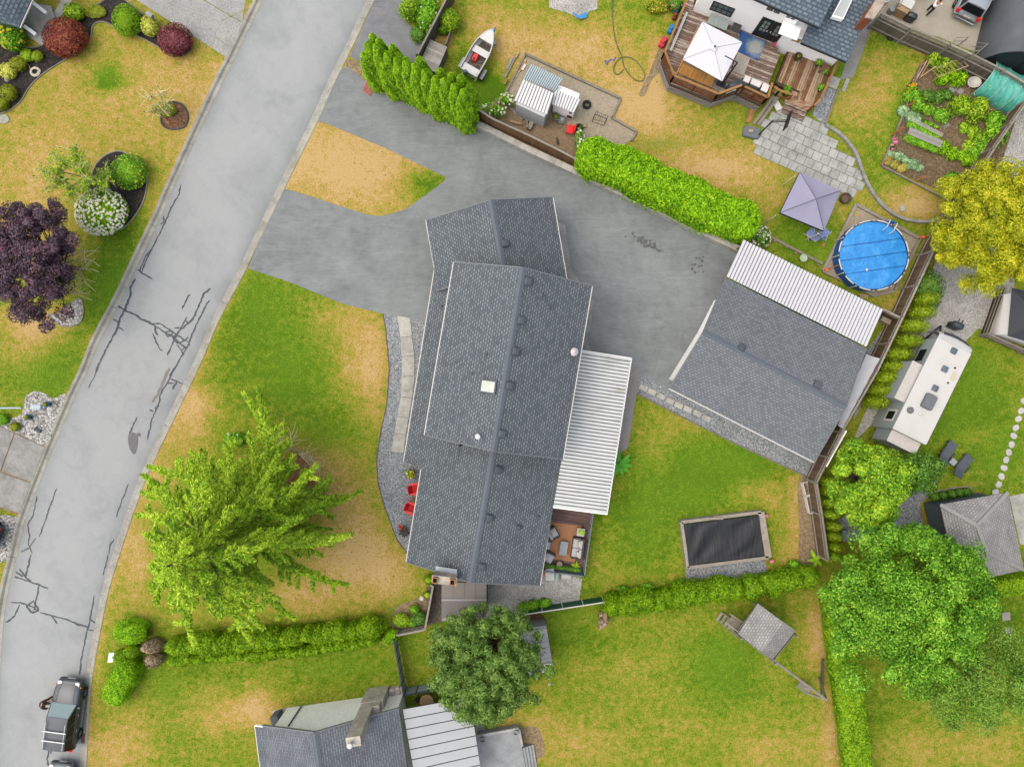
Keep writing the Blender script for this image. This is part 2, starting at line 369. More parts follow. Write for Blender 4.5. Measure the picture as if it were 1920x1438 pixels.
def m_asphalt(name, base, tint, fine=.12, dirt=None, streak=False, gutter=None):
    b = NB(name, .85, 0, .25); big = b.noise(.22, 4, .55, dist=.8); mid = b.noise(1.3, 5, .65, dist=.9); fin = b.noise(28, 3, .85)
    c = b.ramp(b.math('ADD', b.math('MULTIPLY', big, .6), b.math('MULTIPLY', mid, .4)), [(.3, C(*dirt) if dirt else C(*[int(x * .9) for x in base])), (.5, C(*base)), (.72, C(*tint))])
    if streak:
        sw = b.noise(1, 5, .7, vec=b.mapping(b.pos, (.5, 2.6, 1), (0, 0, .35)), dist=2.2)
        c = b.mix(1.0, c, b.ramp(sw, [(.25, .84), (.5, 1), (.72, 1.16)]), 'MULTIPLY')
    if gutter: c = b.mix(b.math('MULTIPLY', b.attr('gutter'), b.ramp(b.noise(.5, 3), [(.3, .35), (.65, 1)])), c, C(*gutter))
    c = b.mix(1.0, c, b.ramp(fin, [(.3, 1 - fine), (.7, 1 + fine)]), 'MULTIPLY')
    b.col(c).bump(fin, .25, .01); return b.m
def m_gravel(name, cols, scale=22, dark=.55):
    b = NB(name, .85, 0, .2); vc = b.voro(scale); vd = b.voro(scale, out='Distance')
    n = b.noise(1.1, 4, .6)
    sep = b.n.new('ShaderNodeSeparateColor'); b.l.new(vc, sep.inputs[0])
    c = b.ramp(sep.outputs[0], [(i / (len(cols) - 1), C(*q)) for i, q in enumerate(cols)])
    c = b.mix(1.0, c, b.ramp(vd, [(.15, 1.08), (.75, dark)]), 'MULTIPLY')
    c = b.mix(1.0, c, b.ramp(n, [(.3, .86), (.7, 1.1)]), 'MULTIPLY')
    b.col(c).bump(b.math('SUBTRACT', 1, vd), .9, .03); return b.m
def m_concrete(name, rgb, stain=.2, bo=1.0):
    b = NB(name, .85, 0, .2); n = b.noise(1.2, 6, .68, dist=.5); f = b.noise(45, 3, .7); m = b.noise(7, 4, .6)
    c = b.ramp(n, [(.3, C(*[int(x * (1 - stain)) for x in rgb], boost=bo)), (.55, C(*rgb, bo)), (.75, C(*[min(255, int(x * 1.07)) for x in rgb], boost=bo))])
    c = b.mix(1.0, c, b.ramp(f, [(.3, .88), (.7, 1.1)]), 'MULTIPLY'); c = b.mix(1.0, c, b.ramp(m, [(.35, .9), (.65, 1.06)]), 'MULTIPLY')
    oi = b.n.new('ShaderNodeObjectInfo').outputs['Random']; c = b.mix(1.0, c, b.ramp(oi, [(0, .9), (1, 1.06)]), 'MULTIPLY')
    b.col(c).bump(f, .2, .01); return b.m
def m_soil(name, cols):
    b = NB(name, .95, 0, .1); n = b.noise(5, 6, .75); v = b.voro(14); sep = b.n.new('ShaderNodeSeparateColor'); b.l.new(v, sep.inputs[0])
    c = b.ramp(b.math('ADD', b.math('MULTIPLY', n, .7), b.math('MULTIPLY', sep.outputs[0], .3)), [(.3, C(*cols[0])), (.55, C(*cols[1])), (.75, C(*cols[2]))])
    b.col(c).bump(b.noise(26, 4, .7), .8, .04); return b.m
def m_wood(name, rgb, var=.25, along=(1, 18, 1), worn=None):
    b = NB(name, .85, 0, .15); oi = b.n.new('ShaderNodeObjectInfo').outputs['Random']
    tc = b.n.new('ShaderNodeTexCoord').outputs['Object']
    n = b.noise(2.2, 5, .7, vec=b.mapping(tc, along)); blot = b.noise(2.5, 4, .6)
    c = b.ramp(n, [(.25, C(*[int(x * (1 - var)) for x in rgb])), (.55, C(*rgb)), (.8, C(*[min(255, int(x * (1 + var * .4))) for x in rgb]))])
    c = b.mix(1.0, c, b.ramp(oi, [(0, .78), (1, 1.15)]), 'MULTIPLY'); c = b.mix(1.0, c, b.ramp(blot, [(.3, .82), (.7, 1.12)]), 'MULTIPLY')
    if worn: c = b.mix(b.ramp(b.math('ADD', b.noise(1.6, 5, .75, vec=b.mapping(tc, (1, 9, 1))), b.math('MULTIPLY', b.math('SUBTRACT', oi, .5), .25)), [(.5, 0), (.58, .85)]), c, C(*worn))
    b.col(c).bump(n, .3, .01); return b.m
def m_shingle(name, dark, mid, light, bw=.24, rh=.145, lightness=.55, seed=0.0, var=.2):
    b = NB(name, .9, 0, .15); t = b.n.new('ShaderNodeTexBrick'); uv = b.mapping(b.uv())
    b.l.new(uv, t.inputs['Vector']); t.offset = .5; t.squash = 1.0; t.offset_frequency = 2
    t.inputs['Color1'].default_value = (0, 0, 0, 1); t.inputs['Color2'].default_value = (1, 1, 1, 1); t.inputs['Mortar'].default_value = (.0, .0, .0, 1)
    t.inputs['Scale'].default_value = 1; t.inputs['Mortar Size'].default_value = rh * .26; t.inputs['Mortar Smooth'].default_value = .5; t.inputs['Bias'].default_value = 0
    t.inputs['Brick Width'].default_value = bw; t.inputs['Row Height'].default_value = rh
    n = b.noise(1.1, 4, .6); fin = b.noise(45, 3, .8)
    c = b.mix(t.outputs['Fac'], b.ramp(t.outputs['Color'], [(.1, C(*mid)), (.6, C(*light))]), C(*dark))
    c = b.mix(1.0, c, b.ramp(n, [(.3, 1 - var), (.7, 1 + var * .6)]), 'MULTIPLY'); c = b.mix(1.0, c, b.ramp(fin, [(.3, .85), (.7, 1.15)]), 'MULTIPLY')
    b.col(c).bump(t.outputs['Color'], .5, .02); return b.m

LAWN = m_lawn()
ROAD = m_asphalt('road_asphalt', (172, 178, 179), (180, 186, 186), .15, gutter=(138, 144, 147))
DRIVE = m_asphalt('driveway_asphalt', (138, 145, 146), (154, 161, 161), .1, (116, 122, 122), True)
DRIVE2 = m_asphalt('neighbour_asphalt', (134, 138, 142), (156, 160, 163), .08, (112, 115, 118), True)
CONC = m_concrete('pale_concrete', (198, 199, 190)); CONCG = m_concrete('grey_concrete', (165, 166, 163)); KERB = m_concrete('kerb_concrete', (180, 180, 170), .16)
EXPOSED = m_gravel('exposed_aggregate', [(150, 150, 148), (185, 186, 184), (205, 206, 203), (170, 172, 172)], 26, .85)
PAVER = m_concrete('paver_concrete', (186, 190, 186), .15); BLOCKW = m_concrete('wall_block', (190, 190, 184), .14)
GRAVEL = m_gravel('blue_grey_gravel', [(118, 128, 136), (160, 170, 176), (196, 204, 208), (146, 152, 156), (212, 214, 214)], 15)
GRAVELT = m_gravel('pale_gravel', [(165, 165, 158), (196, 197, 190), (216, 216, 210), (180, 182, 178)], 14, .75)
WSTONE = m_gravel('white_stones', [(120, 125, 118), (205, 205, 200), (240, 240, 236), (170, 172, 168), (245, 244, 240)], 9, .4)
SAND = m_soil('sandy_ground', [(164, 154, 132), (182, 172, 150), (198, 188, 166)]); DIRT = m_soil('bare_earth', [(128, 110, 84), (160, 142, 112), (188, 170, 138)])
PEN = m_soil('pen_earth', [(140, 120, 96), (160, 140, 114), (178, 160, 132)])
SOIL = m_soil('garden_soil', [(98, 84, 64), (130, 112, 88), (164, 146, 118)]); MULCH = m_soil('dark_mulch', [(44, 42, 44), (64, 61, 60), (98, 90, 82)])
BARK = m_soil('bark_chip', [(92, 66, 48), (130, 98, 74), (176, 142, 110)]); STRAW = m_soil('straw', [(176, 146, 80), (206, 178, 108), (226, 200, 136)])
TAR = plain('tar_sealant', (62, 71, 81), .5, 0, .15)
EDGE = m_wood('edging_timber', (164, 158, 144)); TIMBER = m_wood('grey_timber', (150, 144, 130))

# ================= the ground =================
KR = [(936, -500), (819, -250), (702, 0), (657, 96), (622, 167), (597, 224), (535, 350), (482, 460), (462, 504), (410, 602), (374, 686), (300, 840), (265, 920), (224, 1040), (202, 1115), (180, 1228), (169, 1306), (162, 1437), (150, 1700), (140, 1940)]
KL = [(712, -500), (595, -250), (476, 0), (423, 110), (400, 155), (306, 358), (293, 390), (253, 472), (213, 557), (173, 632), (150, 690), (125, 742), (85, 837), (35, 965), (17, 1037), (0, 1106), (-12, 1200), (-22, 1437), (-34, 1700), (-44, 1940)]
KR = smoothpts(KR, 4); KL = smoothpts(KL, 4)
def offs(pts, d):                                     # pixel polyline moved sideways (d > 0: to the east)
    o = []
    for i, p in enumerate(pts):
        a, b = pts[max(0, i - 1)], pts[min(len(pts) - 1, i + 1)]; tx, ty = b[0] - a[0], b[1] - a[1]; L = math.hypot(tx, ty)
        o.append((p[0] + ty / L * d, p[1] - tx / L * d))
    return o
mb = MB(); mb.poly([(-400, -400, -.24), (400, -400, -.24), (400, 400, -.24), (-400, 400, -.24)]); mb.struct('ground', LAWN)
# blotches of the turf: x, y, rx, ry, dryness change
BL = []
def area(l, v): BL.extend((*q, v) for q in l)
# base dryness by neighbourhood
area([(180, 150, 260, 190), (80, 330, 150, 110), (330, 170, 70, 90)], .30)
area([(40, 450, 80, 80)], .35)
area([(60, 640, 55, 45), (70, 600, 60, 25)], .55)
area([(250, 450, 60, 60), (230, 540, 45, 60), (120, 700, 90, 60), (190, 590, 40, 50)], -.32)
area([(200, 140, 22, 22), (205, 155, 30, 15)], -.5)
area([(660, 310, 150, 95)], .82)
area([(800, 345, 45, 25)], -.55)
area([(480, 560, 50, 60), (520, 660, 70, 90), (560, 720, 90, 60), (430, 640, 40, 60), (610, 800, 60, 40)], -.22)
area([(640, 600, 60, 35), (690, 640, 40, 60), (700, 720, 30, 90), (660, 700, 60, 50)], .34)
area([(350, 800, 40, 45), (370, 760, 30, 30), (300, 900, 40, 40), (260, 1040, 30, 70)], .48)
area([(590, 880, 60, 70), (650, 960, 70, 90), (700, 1040, 60, 70), (620, 1060, 80, 60), (560, 1120, 90, 40), (740, 1090, 50, 40)], .4)
area([(320, 1140, 60, 30), (240, 1120, 40, 60), (440, 1150, 60, 24)], .15)
area([(400, 1240, 160, 40), (650, 1230, 100, 60)], -.1)
area([(400, 1340, 50, 40), (240, 1380, 60, 60), (480, 1330, 60, 40), (200, 1420, 40, 40)], .32)
area([(480, 1330, 28, 34)], .5)
area([(900, 60, 90, 60), (980, 100, 80, 60), (1150, 150, 120, 90), (1200, 230, 120, 60), (1310, 300, 90, 45), (1400, 330, 70, 60), (1080, 90, 90, 60)], .34)
area([(1190, 200, 60, 40), (1330, 320, 70, 30), (1500, 300, 40, 30)], .3)
area([(900, 190, 25, 60), (925, 170, 30, 40), (1080, 200, 60, 20), (870, 110, 20, 60)], -.45)
area([(1230, 150, 16, 70)], .55)
area([(1620, 120, 60, 70), (1600, 200, 50, 50), (1690, 150, 40, 60)], .26)
area([(1580, 110, 30, 50), (1690, 230, 16, 120), (1650, 80, 30, 20)], -.3)
area([(1700, 370, 70, 30), (1720, 395, 60, 16)], .55)
area([(1480, 430, 30, 50), (1510, 460, 40, 30), (1640, 340, 40, 40)], -.2)
area([(1460, 380, 40, 30), (1590, 350, 30, 40), (1680, 560, 40, 40)], .3)
area([(1300, 790, 50, 40), (1230, 850, 40, 50), (1400, 920, 40, 20), (1440, 930, 30, 30)], .26)
area([(1330, 870, 120, 60), (1200, 1000, 70, 90), (1400, 860, 60, 40), (1270, 920, 90, 60)], -.26)
area([(1500, 960, 26, 100)], .55)
area([(1200, 1080, 60, 30), (1470, 1040, 40, 30)], .18)
area([(1000, 1190, 70, 40), (1090, 1200, 80, 30)], -.15)
area([(1230, 1230, 90, 60), (1130, 1250, 70, 60), (1300, 1330, 90, 60), (1210, 1380, 100, 60)], .06)
area([(1350, 1260, 60, 60)], -.35)
area([(1070, 1400, 90, 50), (970, 1360, 60, 40), (1440, 1410, 80, 40), (1560, 1400, 40, 60), (1530, 1200, 30, 60)], .3)
area([(1540, 1180, 24, 60), (1560, 1340, 20, 80)], .42)
area([(1840, 760, 70, 60), (1780, 690, 50, 60), (1850, 850, 60, 60), (1760, 800, 50, 50)], -.22)
area([(1780, 720, 24, 30), (1830, 820, 40, 20)], .3)
area([(1700, 1400, 60, 60), (1850, 1400, 90, 60)], .24)
area([(1640, 1340, 60, 60), (1880, 1160, 50, 60)], -.2)
LU = [(200, 145, 26, 20), (230, 545, 32, 50), (200, 520, 40, 40), (95, 705, 60, 50), (500, 560, 50, 60), (545, 690, 60, 80), (610, 820, 60, 30), (900, 185, 22, 50), (1000, 1180, 40, 30), (1330, 850, 90, 40), (1210, 960, 30, 110), (1290, 930, 60, 40), (1400, 870, 40, 26), (1350, 1260, 55, 55), (1370, 1220, 40, 30), (1690, 260, 14, 90), (1580, 120, 24, 60), (1840, 700, 50, 60), (1790, 760, 40, 80), (1880, 850, 40, 60), (1500, 440, 40, 30), (1550, 470, 30, 40), (640, 1250, 70, 25), (300, 1280, 40, 30), (760, 1180, 30, 60), (1080, 1150, 70, 20), (440, 1000, 120, 90), (1690, 480, 20, 60), (1240, 270, 50, 10)]  # patch right of the purple tree also paints that tree's shadow, as greener grass
BLa = np.array(BL); LUa = np.array(LU)
def turf(name, x0f, x1f, y0, y1, step):
    ys = np.arange(y0, y1 + 1, step); nx = max(4, int(max(x1f(y) - x0f(y) for y in ys) / step)); t = np.linspace(0, 1, nx + 1)
    X = np.stack([x0f(y) + t * (x1f(y) - x0f(y)) for y in ys]); Y = np.repeat(ys[:, None], nx + 1, 1)
    dry = np.full(X.shape, .29); lush = np.zeros(X.shape)
    for a in BLa: dry += a[4] * np.exp(-(((X - a[0]) / a[2]) ** 2 + ((Y - a[1]) / a[3]) ** 2))
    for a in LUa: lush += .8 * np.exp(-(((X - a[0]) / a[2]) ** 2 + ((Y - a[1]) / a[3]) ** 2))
    dr = np.abs(X - np.interp(Y, [p[1] for p in KR], [p[0] for p in KR])); dl = np.abs(X - np.interp(Y, [p[1] for p in KL], [p[0] for p in KL]))
    dry += .34 * np.exp(-dr / 14) + .3 * np.exp(-dl / 12)
    V = np.stack([(X - CX) * S, -(Y - CY) * S, .003 * np.sin(X * .05) * np.sin(Y * .043)], 2).reshape(-1, 3)
    W = nx + 1; r, c = np.meshgrid(np.arange(len(ys) - 1), np.arange(nx), indexing='ij'); i = (r * W + c).ravel()
    F = np.stack([i, i + W, i + W + 1, i + 1], 1)
    me = bpy.data.meshes.new(name); me.vertices.add(len(V)); me.vertices.foreach_set('co', V.ravel().astype(np.float32))
    me.loops.add(F.size); me.loops.foreach_set('vertex_index', F.ravel().astype(np.int32)); me.polygons.add(len(F)); me.polygons.foreach_set('loop_start', (np.arange(len(F)) * 4).astype(np.int32))
    me.polygons.foreach_set('use_smooth', [True] * len(F)); me.update(calc_edges=True)
    for nm, ar in (('dry', dry), ('lush', np.clip(lush, 0, 1))): me.attributes.new(nm, 'FLOAT', 'POINT').data.foreach_set('value', ar.ravel().astype(np.float32))
    me.materials.append(LAWN); o = bpy.data.objects.new(name, me); COL.objects.link(o); o['kind'] = 'structure'; _root[o] = Matrix.Identity(4); return o
kx = lambda K: (lambda y: float(np.interp(y, [p[1] for p in K], [p[0] for p in K])))
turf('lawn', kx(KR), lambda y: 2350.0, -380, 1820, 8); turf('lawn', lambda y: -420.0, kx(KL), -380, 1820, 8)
# road bed, kerbs with gutter
ci = 13
rl, rr = offs(KL, ci), offs(KR, -ci); NW = 14
V = []; G = []
for i in range(len(rl)):
    for k in range(NW + 1):
        t = .5 - .5 * math.cos(math.pi * k / NW); p = P(lerp(rl[i][0], rr[i][0], t), lerp(rl[i][1], rr[i][1], t)); V.append((p.x, p.y, -.1 + .03 * math.sin(math.pi * t))); G.append(max(math.exp(-t * 11) * .8, math.exp(-(1 - t) * 9)))
mb = MB(); W_ = NW + 1; mb.raw(V, [(i * W_ + k, (i + 1) * W_ + k, (i + 1) * W_ + k + 1, i * W_ + k + 1) for i in range(len(rl) - 1) for k in range(NW)])
road = mb.struct('road', ROAD, smooth=True); road.data.attributes.new('gutter', 'FLOAT', 'POINT').data.foreach_set('value', G)
def roadz(x, y):                                        # crown of the road
    px, py = x / S + CX, CY - y / S; a, b_ = kx(rl)(py), kx(rr)(py); return -.1 + .03 * math.sin(math.pi * min(1, max(0, (px - a) / (b_ - a))))
def kerb(pts, sgn):
    root = None; n = 0; k = MB()
    dens = resample([P(*p) for p in pts], .75); secs = [dens[i:i + 5] for i in range(0, len(dens) - 1, 4)]
    und = MB()
    for i in range(len(dens) - 1):
        d = (dens[i + 1] - dens[i]).normalized(); nn = Vector((d.y, -d.x, 0)) * sgn
        und.poly([dens[i] + Vector((0, 0, -.16)), dens[i + 1] + Vector((0, 0, -.16)), dens[i + 1] - nn * .47 + Vector((0, 0, -.18)), dens[i] - nn * .47 + Vector((0, 0, -.18))])
    root = und.struct('kerb', MULCH)
    prof = [(.49, -.2), (.49, -.088), (.26, -.096), (.15, .018), (.02, .034), (-.02, .03), (-.02, -.1)]
    for sct in secs:
        if len(sct) < 2: continue
        mb = MB(); m = len(prof); vs = []
        for i, p in enumerate(sct):
            a, b_ = sct[max(0, i - 1)], sct[min(len(sct) - 1, i + 1)]; d = (b_ - a).normalized(); nn = Vector((d.y, -d.x, 0)) * sgn
            q = p + (d * .008 if i == 0 else (d * -.008 if i == len(sct) - 1 else Vector((0, 0, 0))))
            vs += [q - nn * w_ + Vector((0, 0, z)) for w_, z in prof]
        fs = [(i * m + k, i * m + k + 1, (i + 1) * m + k + 1, (i + 1) * m + k) for i in range(len(sct) - 1) for k in range(m - 1)]
        fs += [tuple(range(m)), tuple(range((len(sct) - 1) * m, len(sct) * m))]
        mb.raw(vs, fs); mb.build('kerb_section', KERB, root)
kerb(KR, -1); kerb(KL, 1)
# tar lines over the cracks of the road
def zt(x0, y0, k, ls): return [[(x0 + x / k, y0 + y / k) for x, y in l] for l in ls]
CR = zt(0, 340, 4, [[(1350, 20), (1338, 95), (1270, 215), (1230, 315), (1140, 490), (1095, 580), (1060, 680)], [(1220, 262), (1225, 300), (1195, 325)], [(1135, 505), (1085, 560), (1040, 680)], [(1020, 660), (1070, 695), (1140, 735)],
    [(1010, 730), (975, 790), (975, 855), (930, 960), (880, 1060), (880, 1095), (800, 1240), (745, 1350), (708, 1438)], [(875, 935), (935, 970), (1010, 1000), (1050, 1030), (1120, 1060), (1200, 1110), (1290, 1165), (1390, 1250)],
    [(1110, 1065), (1195, 1065), (1265, 1110), (1335, 1160), (1410, 1205), (1420, 1235)], [(840, 1035), (885, 1055)], [(880, 1095), (925, 1120)], [(1160, 1090), (1165, 1130), (1180, 1155)], [(1140, 1140), (1165, 1200), (1195, 1255), (1215, 1268)],
    [(1575, 800), (1525, 845), (1490, 930), (1440, 1040), (1340, 1120), (1300, 1200), (1250, 1305)], [(1420, 845), (1362, 955)], [(1570, 893), (1545, 915), (1490, 1030), (1430, 1160), (1385, 1270), (1320, 1380), (1280, 1438)],
    [(1395, 1015), (1375, 1060), (1330, 1140), (1290, 1165)], [(1230, 1135), (1270, 1120), (1300, 1140), (1255, 1165), (1230, 1138)], [(1290, 1170), (1340, 1160), (1380, 1195), (1330, 1215), (1290, 1172)], [(1320, 1225), (1360, 1265), (1390, 1240)], [(1300, 1100), (1345, 1098)], [(1385, 1045), (1410, 1060)], [(1380, 1200), (1405, 1165)], [(1355, 1265), (1365, 1300)]])
CR += zt(0, 680, 4, [[(745, 0), (700, 110), (657, 190)], [(1330, 0), (1250, 150), (1200, 230), (1185, 310), (1140, 410), (1098, 580)], [(1270, 120), (1375, 160)], [(1325, 140), (1285, 205)], [(1300, 40), (1265, 100), (1280, 120)], [(1245, 150), (1300, 155)], [(1115, 352), (1148, 365)], [(1190, 312), (1160, 350)], [(1022, 408), (960, 550)],
    [(1063, 820), (1037, 890)], [(958, 910), (910, 1030), (865, 1165)], [(420, 943), (370, 1080), (290, 1308)], [(270, 1000), (260, 1060), (240, 1150), (200, 1220), (215, 1290), (205, 1360), (235, 1430)], [(262, 1315), (215, 1390), (150, 1420)], [(850, 1325), (820, 1370), (812, 1438)]])
CR += zt(0, 1040, 3.613, [[(205, 0), (165, 160)], [(90, 150), (200, 185), (265, 205), (322, 232)], [(125, 95), (165, 150), (205, 185)], [(100, 115), (150, 150)], [(262, 205), (235, 330), (225, 380)], [(65, 325), (130, 325), (200, 345), (260, 385)], [(130, 340), (90, 420), (30, 462)], [(225, 310), (170, 360)], [(225, 320), (260, 380), (210, 395), (175, 350)],
    [(265, 390), (340, 412), (430, 435), (520, 470), (600, 495)], [(345, 415), (385, 472)], [(635, 280), (600, 460), (575, 560), (545, 710), (535, 815)], [(600, 435), (645, 465)], [(590, 510), (635, 520)], [(500, 460), (520, 480), (590, 490)], [(730, 0), (712, 70), (690, 140)], [(350, 1240), (340, 1350)], [(330, 1305), (315, 1390), (325, 1438)]])
rg = random.Random(4)
def ribbon(px, w0, z, jit=.03, onroad=False):
    pts = resample([P(*p) for p in px], .16); mb = MB(); vs = []
    for i, p in enumerate(pts):
        a, b_ = pts[max(0, i - 1)], pts[min(len(pts) - 1, i + 1)]; d = (b_ - a); d = d.normalized() if d.length > 0 else Vector((1, 0, 0)); nn = Vector((d.y, -d.x, 0))
        q = p + nn * rg.uniform(-jit, jit); z = roadz(q.x, q.y) + .006 if onroad else z; w_ = w0 * rg.uniform(.6, 1.25) * (.5 if i in (0, len(pts) - 1) else 1); vs += [q + nn * w_ + Vector((0, 0, z)), q - nn * w_ + Vector((0, 0, z))]
    return mb.raw(vs, [(2 * i, 2 * i + 1, 2 * i + 3, 2 * i + 2) for i in range(len(pts) - 1)])
for l in CR: ribbon(l, rg.uniform(.042, .068), 0, .03, True).build('crack_sealant', TAR, road)
mb = MB(); mb.sheet([P(*p, 0) + Vector((0, 0, -.065)) for p in smoothpts([(240, 815), (250, 811), (257, 820), (256, 840), (250, 852), (241, 838)], 5, True)]); mb.build('patch', plain('tar_patch', (118, 120, 124), .7), road)
mb = MB(); mb.cyl((*P(259, 815)[:2], -.07), .13, .004, 14); mb.build('patch', plain('tar_patch', (118, 120, 124), .7), road)
BROWNM = plain('asphalt_scrape', (150, 146, 138), .9, 0, .3, 9)
ribbon([(317, 690), (308, 712), (297, 735), (284, 755)], .09, 0, .05, True).build('scrape', BROWNM, road)
mb = MB(); mb.box((*P(157, 1385)[:2], -.07), (.42, .62, .05)); mb.build('drain_grate', plain('rusty_grate', (112, 84, 72), .8), road)
# driveways and hard ground
def ground(name, px, z, mat, smooth=0, kind='structure'):
    px = smoothpts(px, smooth, True) if smooth else px
    return MB().sheet([P(*p) + Vector((0, 0, z)) for p in px]).struct(name, mat, kind=kind)
DV = [(640, 132), (652, 124), (672, 142), (700, 164), (730, 168), (800, 203), (890, 238), (985, 284), (1100, 340), (1240, 405), (1388, 476), (1300, 640), (1256, 730), (1196, 706), (1080, 700), (800, 602), (718, 588), (640, 569), (540, 528), (466, 504), (482, 461), (533, 354), (540, 356), (590, 371), (650, 391), (690, 403), (712, 406), (730, 402), (760, 393), (800, 365), (834, 339), (836, 333), (720, 277), (612, 232), (594, 228)]
drive = ground('driveway', DV, .022, DRIVE)
OIL = plain('oil_stain', (98, 99, 97), .5, 0, .3)
for k in range(64):
    u, v = rg.gauss(0, 1), rg.gauss(0, .7); c = P(1214 + 14 * u + 6 * v, 456 + 5 * u + 8 * v) if k < 46 else P(1300 + rg.uniform(-4, 24), 490 + rg.uniform(-8, 22)); r = rg.uniform(.03, .13)
    MB().sheet([(c.x + r * rg.uniform(.6, 1.2) * math.cos(a * .785), c.y + r * rg.uniform(.6, 1.2) * math.sin(a * .785), .0265 + k * .00005) for a in range(8)]).build('oil_spot', OIL, drive)
ground('neighbour_driveway', [(702, 2), (715, -60), (790, -60), (800, -20), (760, 14), (765, 45), (795, 72), (792, 110), (760, 160), (722, 162), (706, 130), (656, 107)], .02, DRIVE2)
ground('dry_verge', [(655, 112), (690, 122), (708, 146), (722, 166), (700, 163), (670, 141), (651, 124)], .026, DIRT, 3)
ground('concrete_driveway', [(225, -60), (470, -60), (452, 58), (424, 108), (352, 62), (245, -6)], .02, EXPOSED)
for l in ([(380, 0), (452, 42)], [(415, 40), (470, 15)], [(430, 90), (405, 70)]): ribbon(l, .035, .025).build('weedy_joint', plain('joint_weeds', (150, 152, 104), .9, 0, .3, 12), bpy.data.objects['concrete_driveway'])
# poured concrete drive on the west side, four panels
cd = ground('concrete_panel_drive', [(-200, 700), (86, 838), (36, 966), (-200, 880)], .012, DIRT)
for q in ([(-200, 702), (27, 812), (2, 882), (-200, 790)], [(29, 813), (85, 839), (60, 903), (4, 883)], [(1, 886), (59, 906), (38, 962), (-30, 940)], [(-200, 795), (0, 885), (-32, 939), (-200, 878)]):
    MB().prism([P(*p) for p in q], .0, .045).build('panel', CONCG, cd)
# stone bed with the lamp, stone bed under the purple tree, stones lower left
def bed(name, px, z, mat, edge=None, ew=.05, eh=.12):
    sp = smoothpts(px, 5, True); o = MB().sheet([P(*p) + Vector((0, 0, z)) for p in sp]).struct(name, mat)
    if edge:
        e = MB(); e.tube([P(*p) + Vector((0, 0, .03)) for p in sp], ew, 5, closed=True); e.build('edging', edge, o)
    return o
bed('stone_bed', [(8, 790), (40, 776), (48, 745), (65, 734), (85, 738), (100, 747), (124, 740), (105, 790), (87, 834), (40, 815), (5, 800)], .03, WSTONE)
bed('stone_bed', [(108, 590), (125, 575), (150, 560), (157, 580), (152, 602), (135, 612), (112, 610), (90, 590)], .03, WSTONE, EDGE, .04)
bed('stone_bed', [(-60, 968), (12, 966), (34, 975), (22, 1015), (12, 1050), (-60, 1060)], .028, WSTONE)
bed('mulch_bed', [(212, -10), (250, 12), (290, 48), (330, 70), (358, 82), (352, 100), (330, 105), (296, 88), (262, 70), (230, 58), (195, 42), (175, 48), (170, 72), (150, 95), (110, 120), (80, 140), (55, 165), (35, 195), (0, 214), (-60, 220), (-60, 90), (10, 80), (60, 90), (110, 70), (140, 40), (190, 5)], .03, MULCH, EDGE, .05)
bed('mulch_bed', [(176, 318), (198, 292), (225, 284), (252, 297), (272, 320), (276, 345), (268, 380), (248, 412), (225, 430), (195, 420), (170, 370)], .03, MULCH, EDGE, .05)
bed('mulch_bed', [(302, 222), (310, 198), (328, 192), (345, 200), (353, 220), (346, 238), (326, 243), (308, 238)], .03, BARK, plain('black_edging', (80, 80, 84)), .07)
# front walk: gravel with seven concrete slabs
ground('gravel_bed', [(718, 588), (724, 620), (730, 690), (726, 755), (714, 810), (706, 865), (709, 905), (722, 952), (745, 1012), (766, 1040), (840, 1060), (860, 700), (800, 602)], .028, GRAVEL)
ribbon([(718, 588), (724, 620), (730, 690), (726, 755), (714, 810), (706, 865), (709, 905), (722, 952), (745, 1012), (766, 1040)], .04, .05, .01).struct('bed_edging', plain('dark_edging', (108, 92, 84)))
wk = thing('front_walk', 'curved walk of seven pale concrete slabs beside the house front', 'path', P(755, 720))
WL = [(745, 592), (751, 633), (753.5, 669), (754, 706), (752, 744), (745, 781), (740, 812), (733.5, 846)]; WR = [(769, 596), (773, 631), (777, 667), (777.5, 705), (773, 746), (766, 784), (761, 815), (757, 849)]
for i in range(7):
    a, b_, c_, d_ = P(*WL[i]), P(*WR[i]), P(*WR[i + 1]), P(*WL[i + 1]); t = (d_ - a).normalized() * .02
    MB().prism([a + t, b_ + t, c_ - t, d_ - t], .0, .075).build('slab', CONC, wk)
# strip beside the workshop: gravel, eight stepping slabs
ground('gravel_strip', [(1197, 705), (1256, 728), (1400, 700), (1540, 830), (1512, 892), (1399, 840), (1307, 795), (1195, 737)], .03, GRAVEL)
mb = MB(); mb.tube([P(*p) + Vector((0, 0, .05)) for p in ((1195, 738), (1307, 796), (1399, 841), (1511, 893))], .05, 4); mb.struct('bed_edging', EDGE)
sp_ = thing('slab_path', 'row of eight small concrete slabs in gravel beside the workshop', 'path', P(1265, 756))
me = mesh_of(MB().rbox((0, 0, .035), (.57, .34, .07), .02), 'stepping_slab', CONC)
for x, y in ((1206, 727), (1222, 735), (1239, 743), (1256, 752), (1272, 760), (1289, 767), (1307, 775), (1324, 784)): inst('stepping_slab', me, P(x, y) + Vector((0, 0, .03)), R(-26), sp_)
for q in ([(1045, 416), (1059, 422), (1072, 507), (1088, 530), (1040, 540), (1020, 420)], [(1100, 556), (1107, 557), (1114, 566), (1102, 646), (1111, 660), (1085, 662)]):
    MB().prism([P(*p) for p in q], 0, .075).struct('concrete_apron', CONCG)
MB().prism([P(*p) for p in [(1060, 680), (1182, 686), (1191, 686), (1199, 704), (1177, 839), (1166, 847), (1110, 950), (1030, 950)]], 0, .08).struct('concrete_apron', plain('worn_patio_concrete', (150, 148, 147), .9, 0, .2, 3))
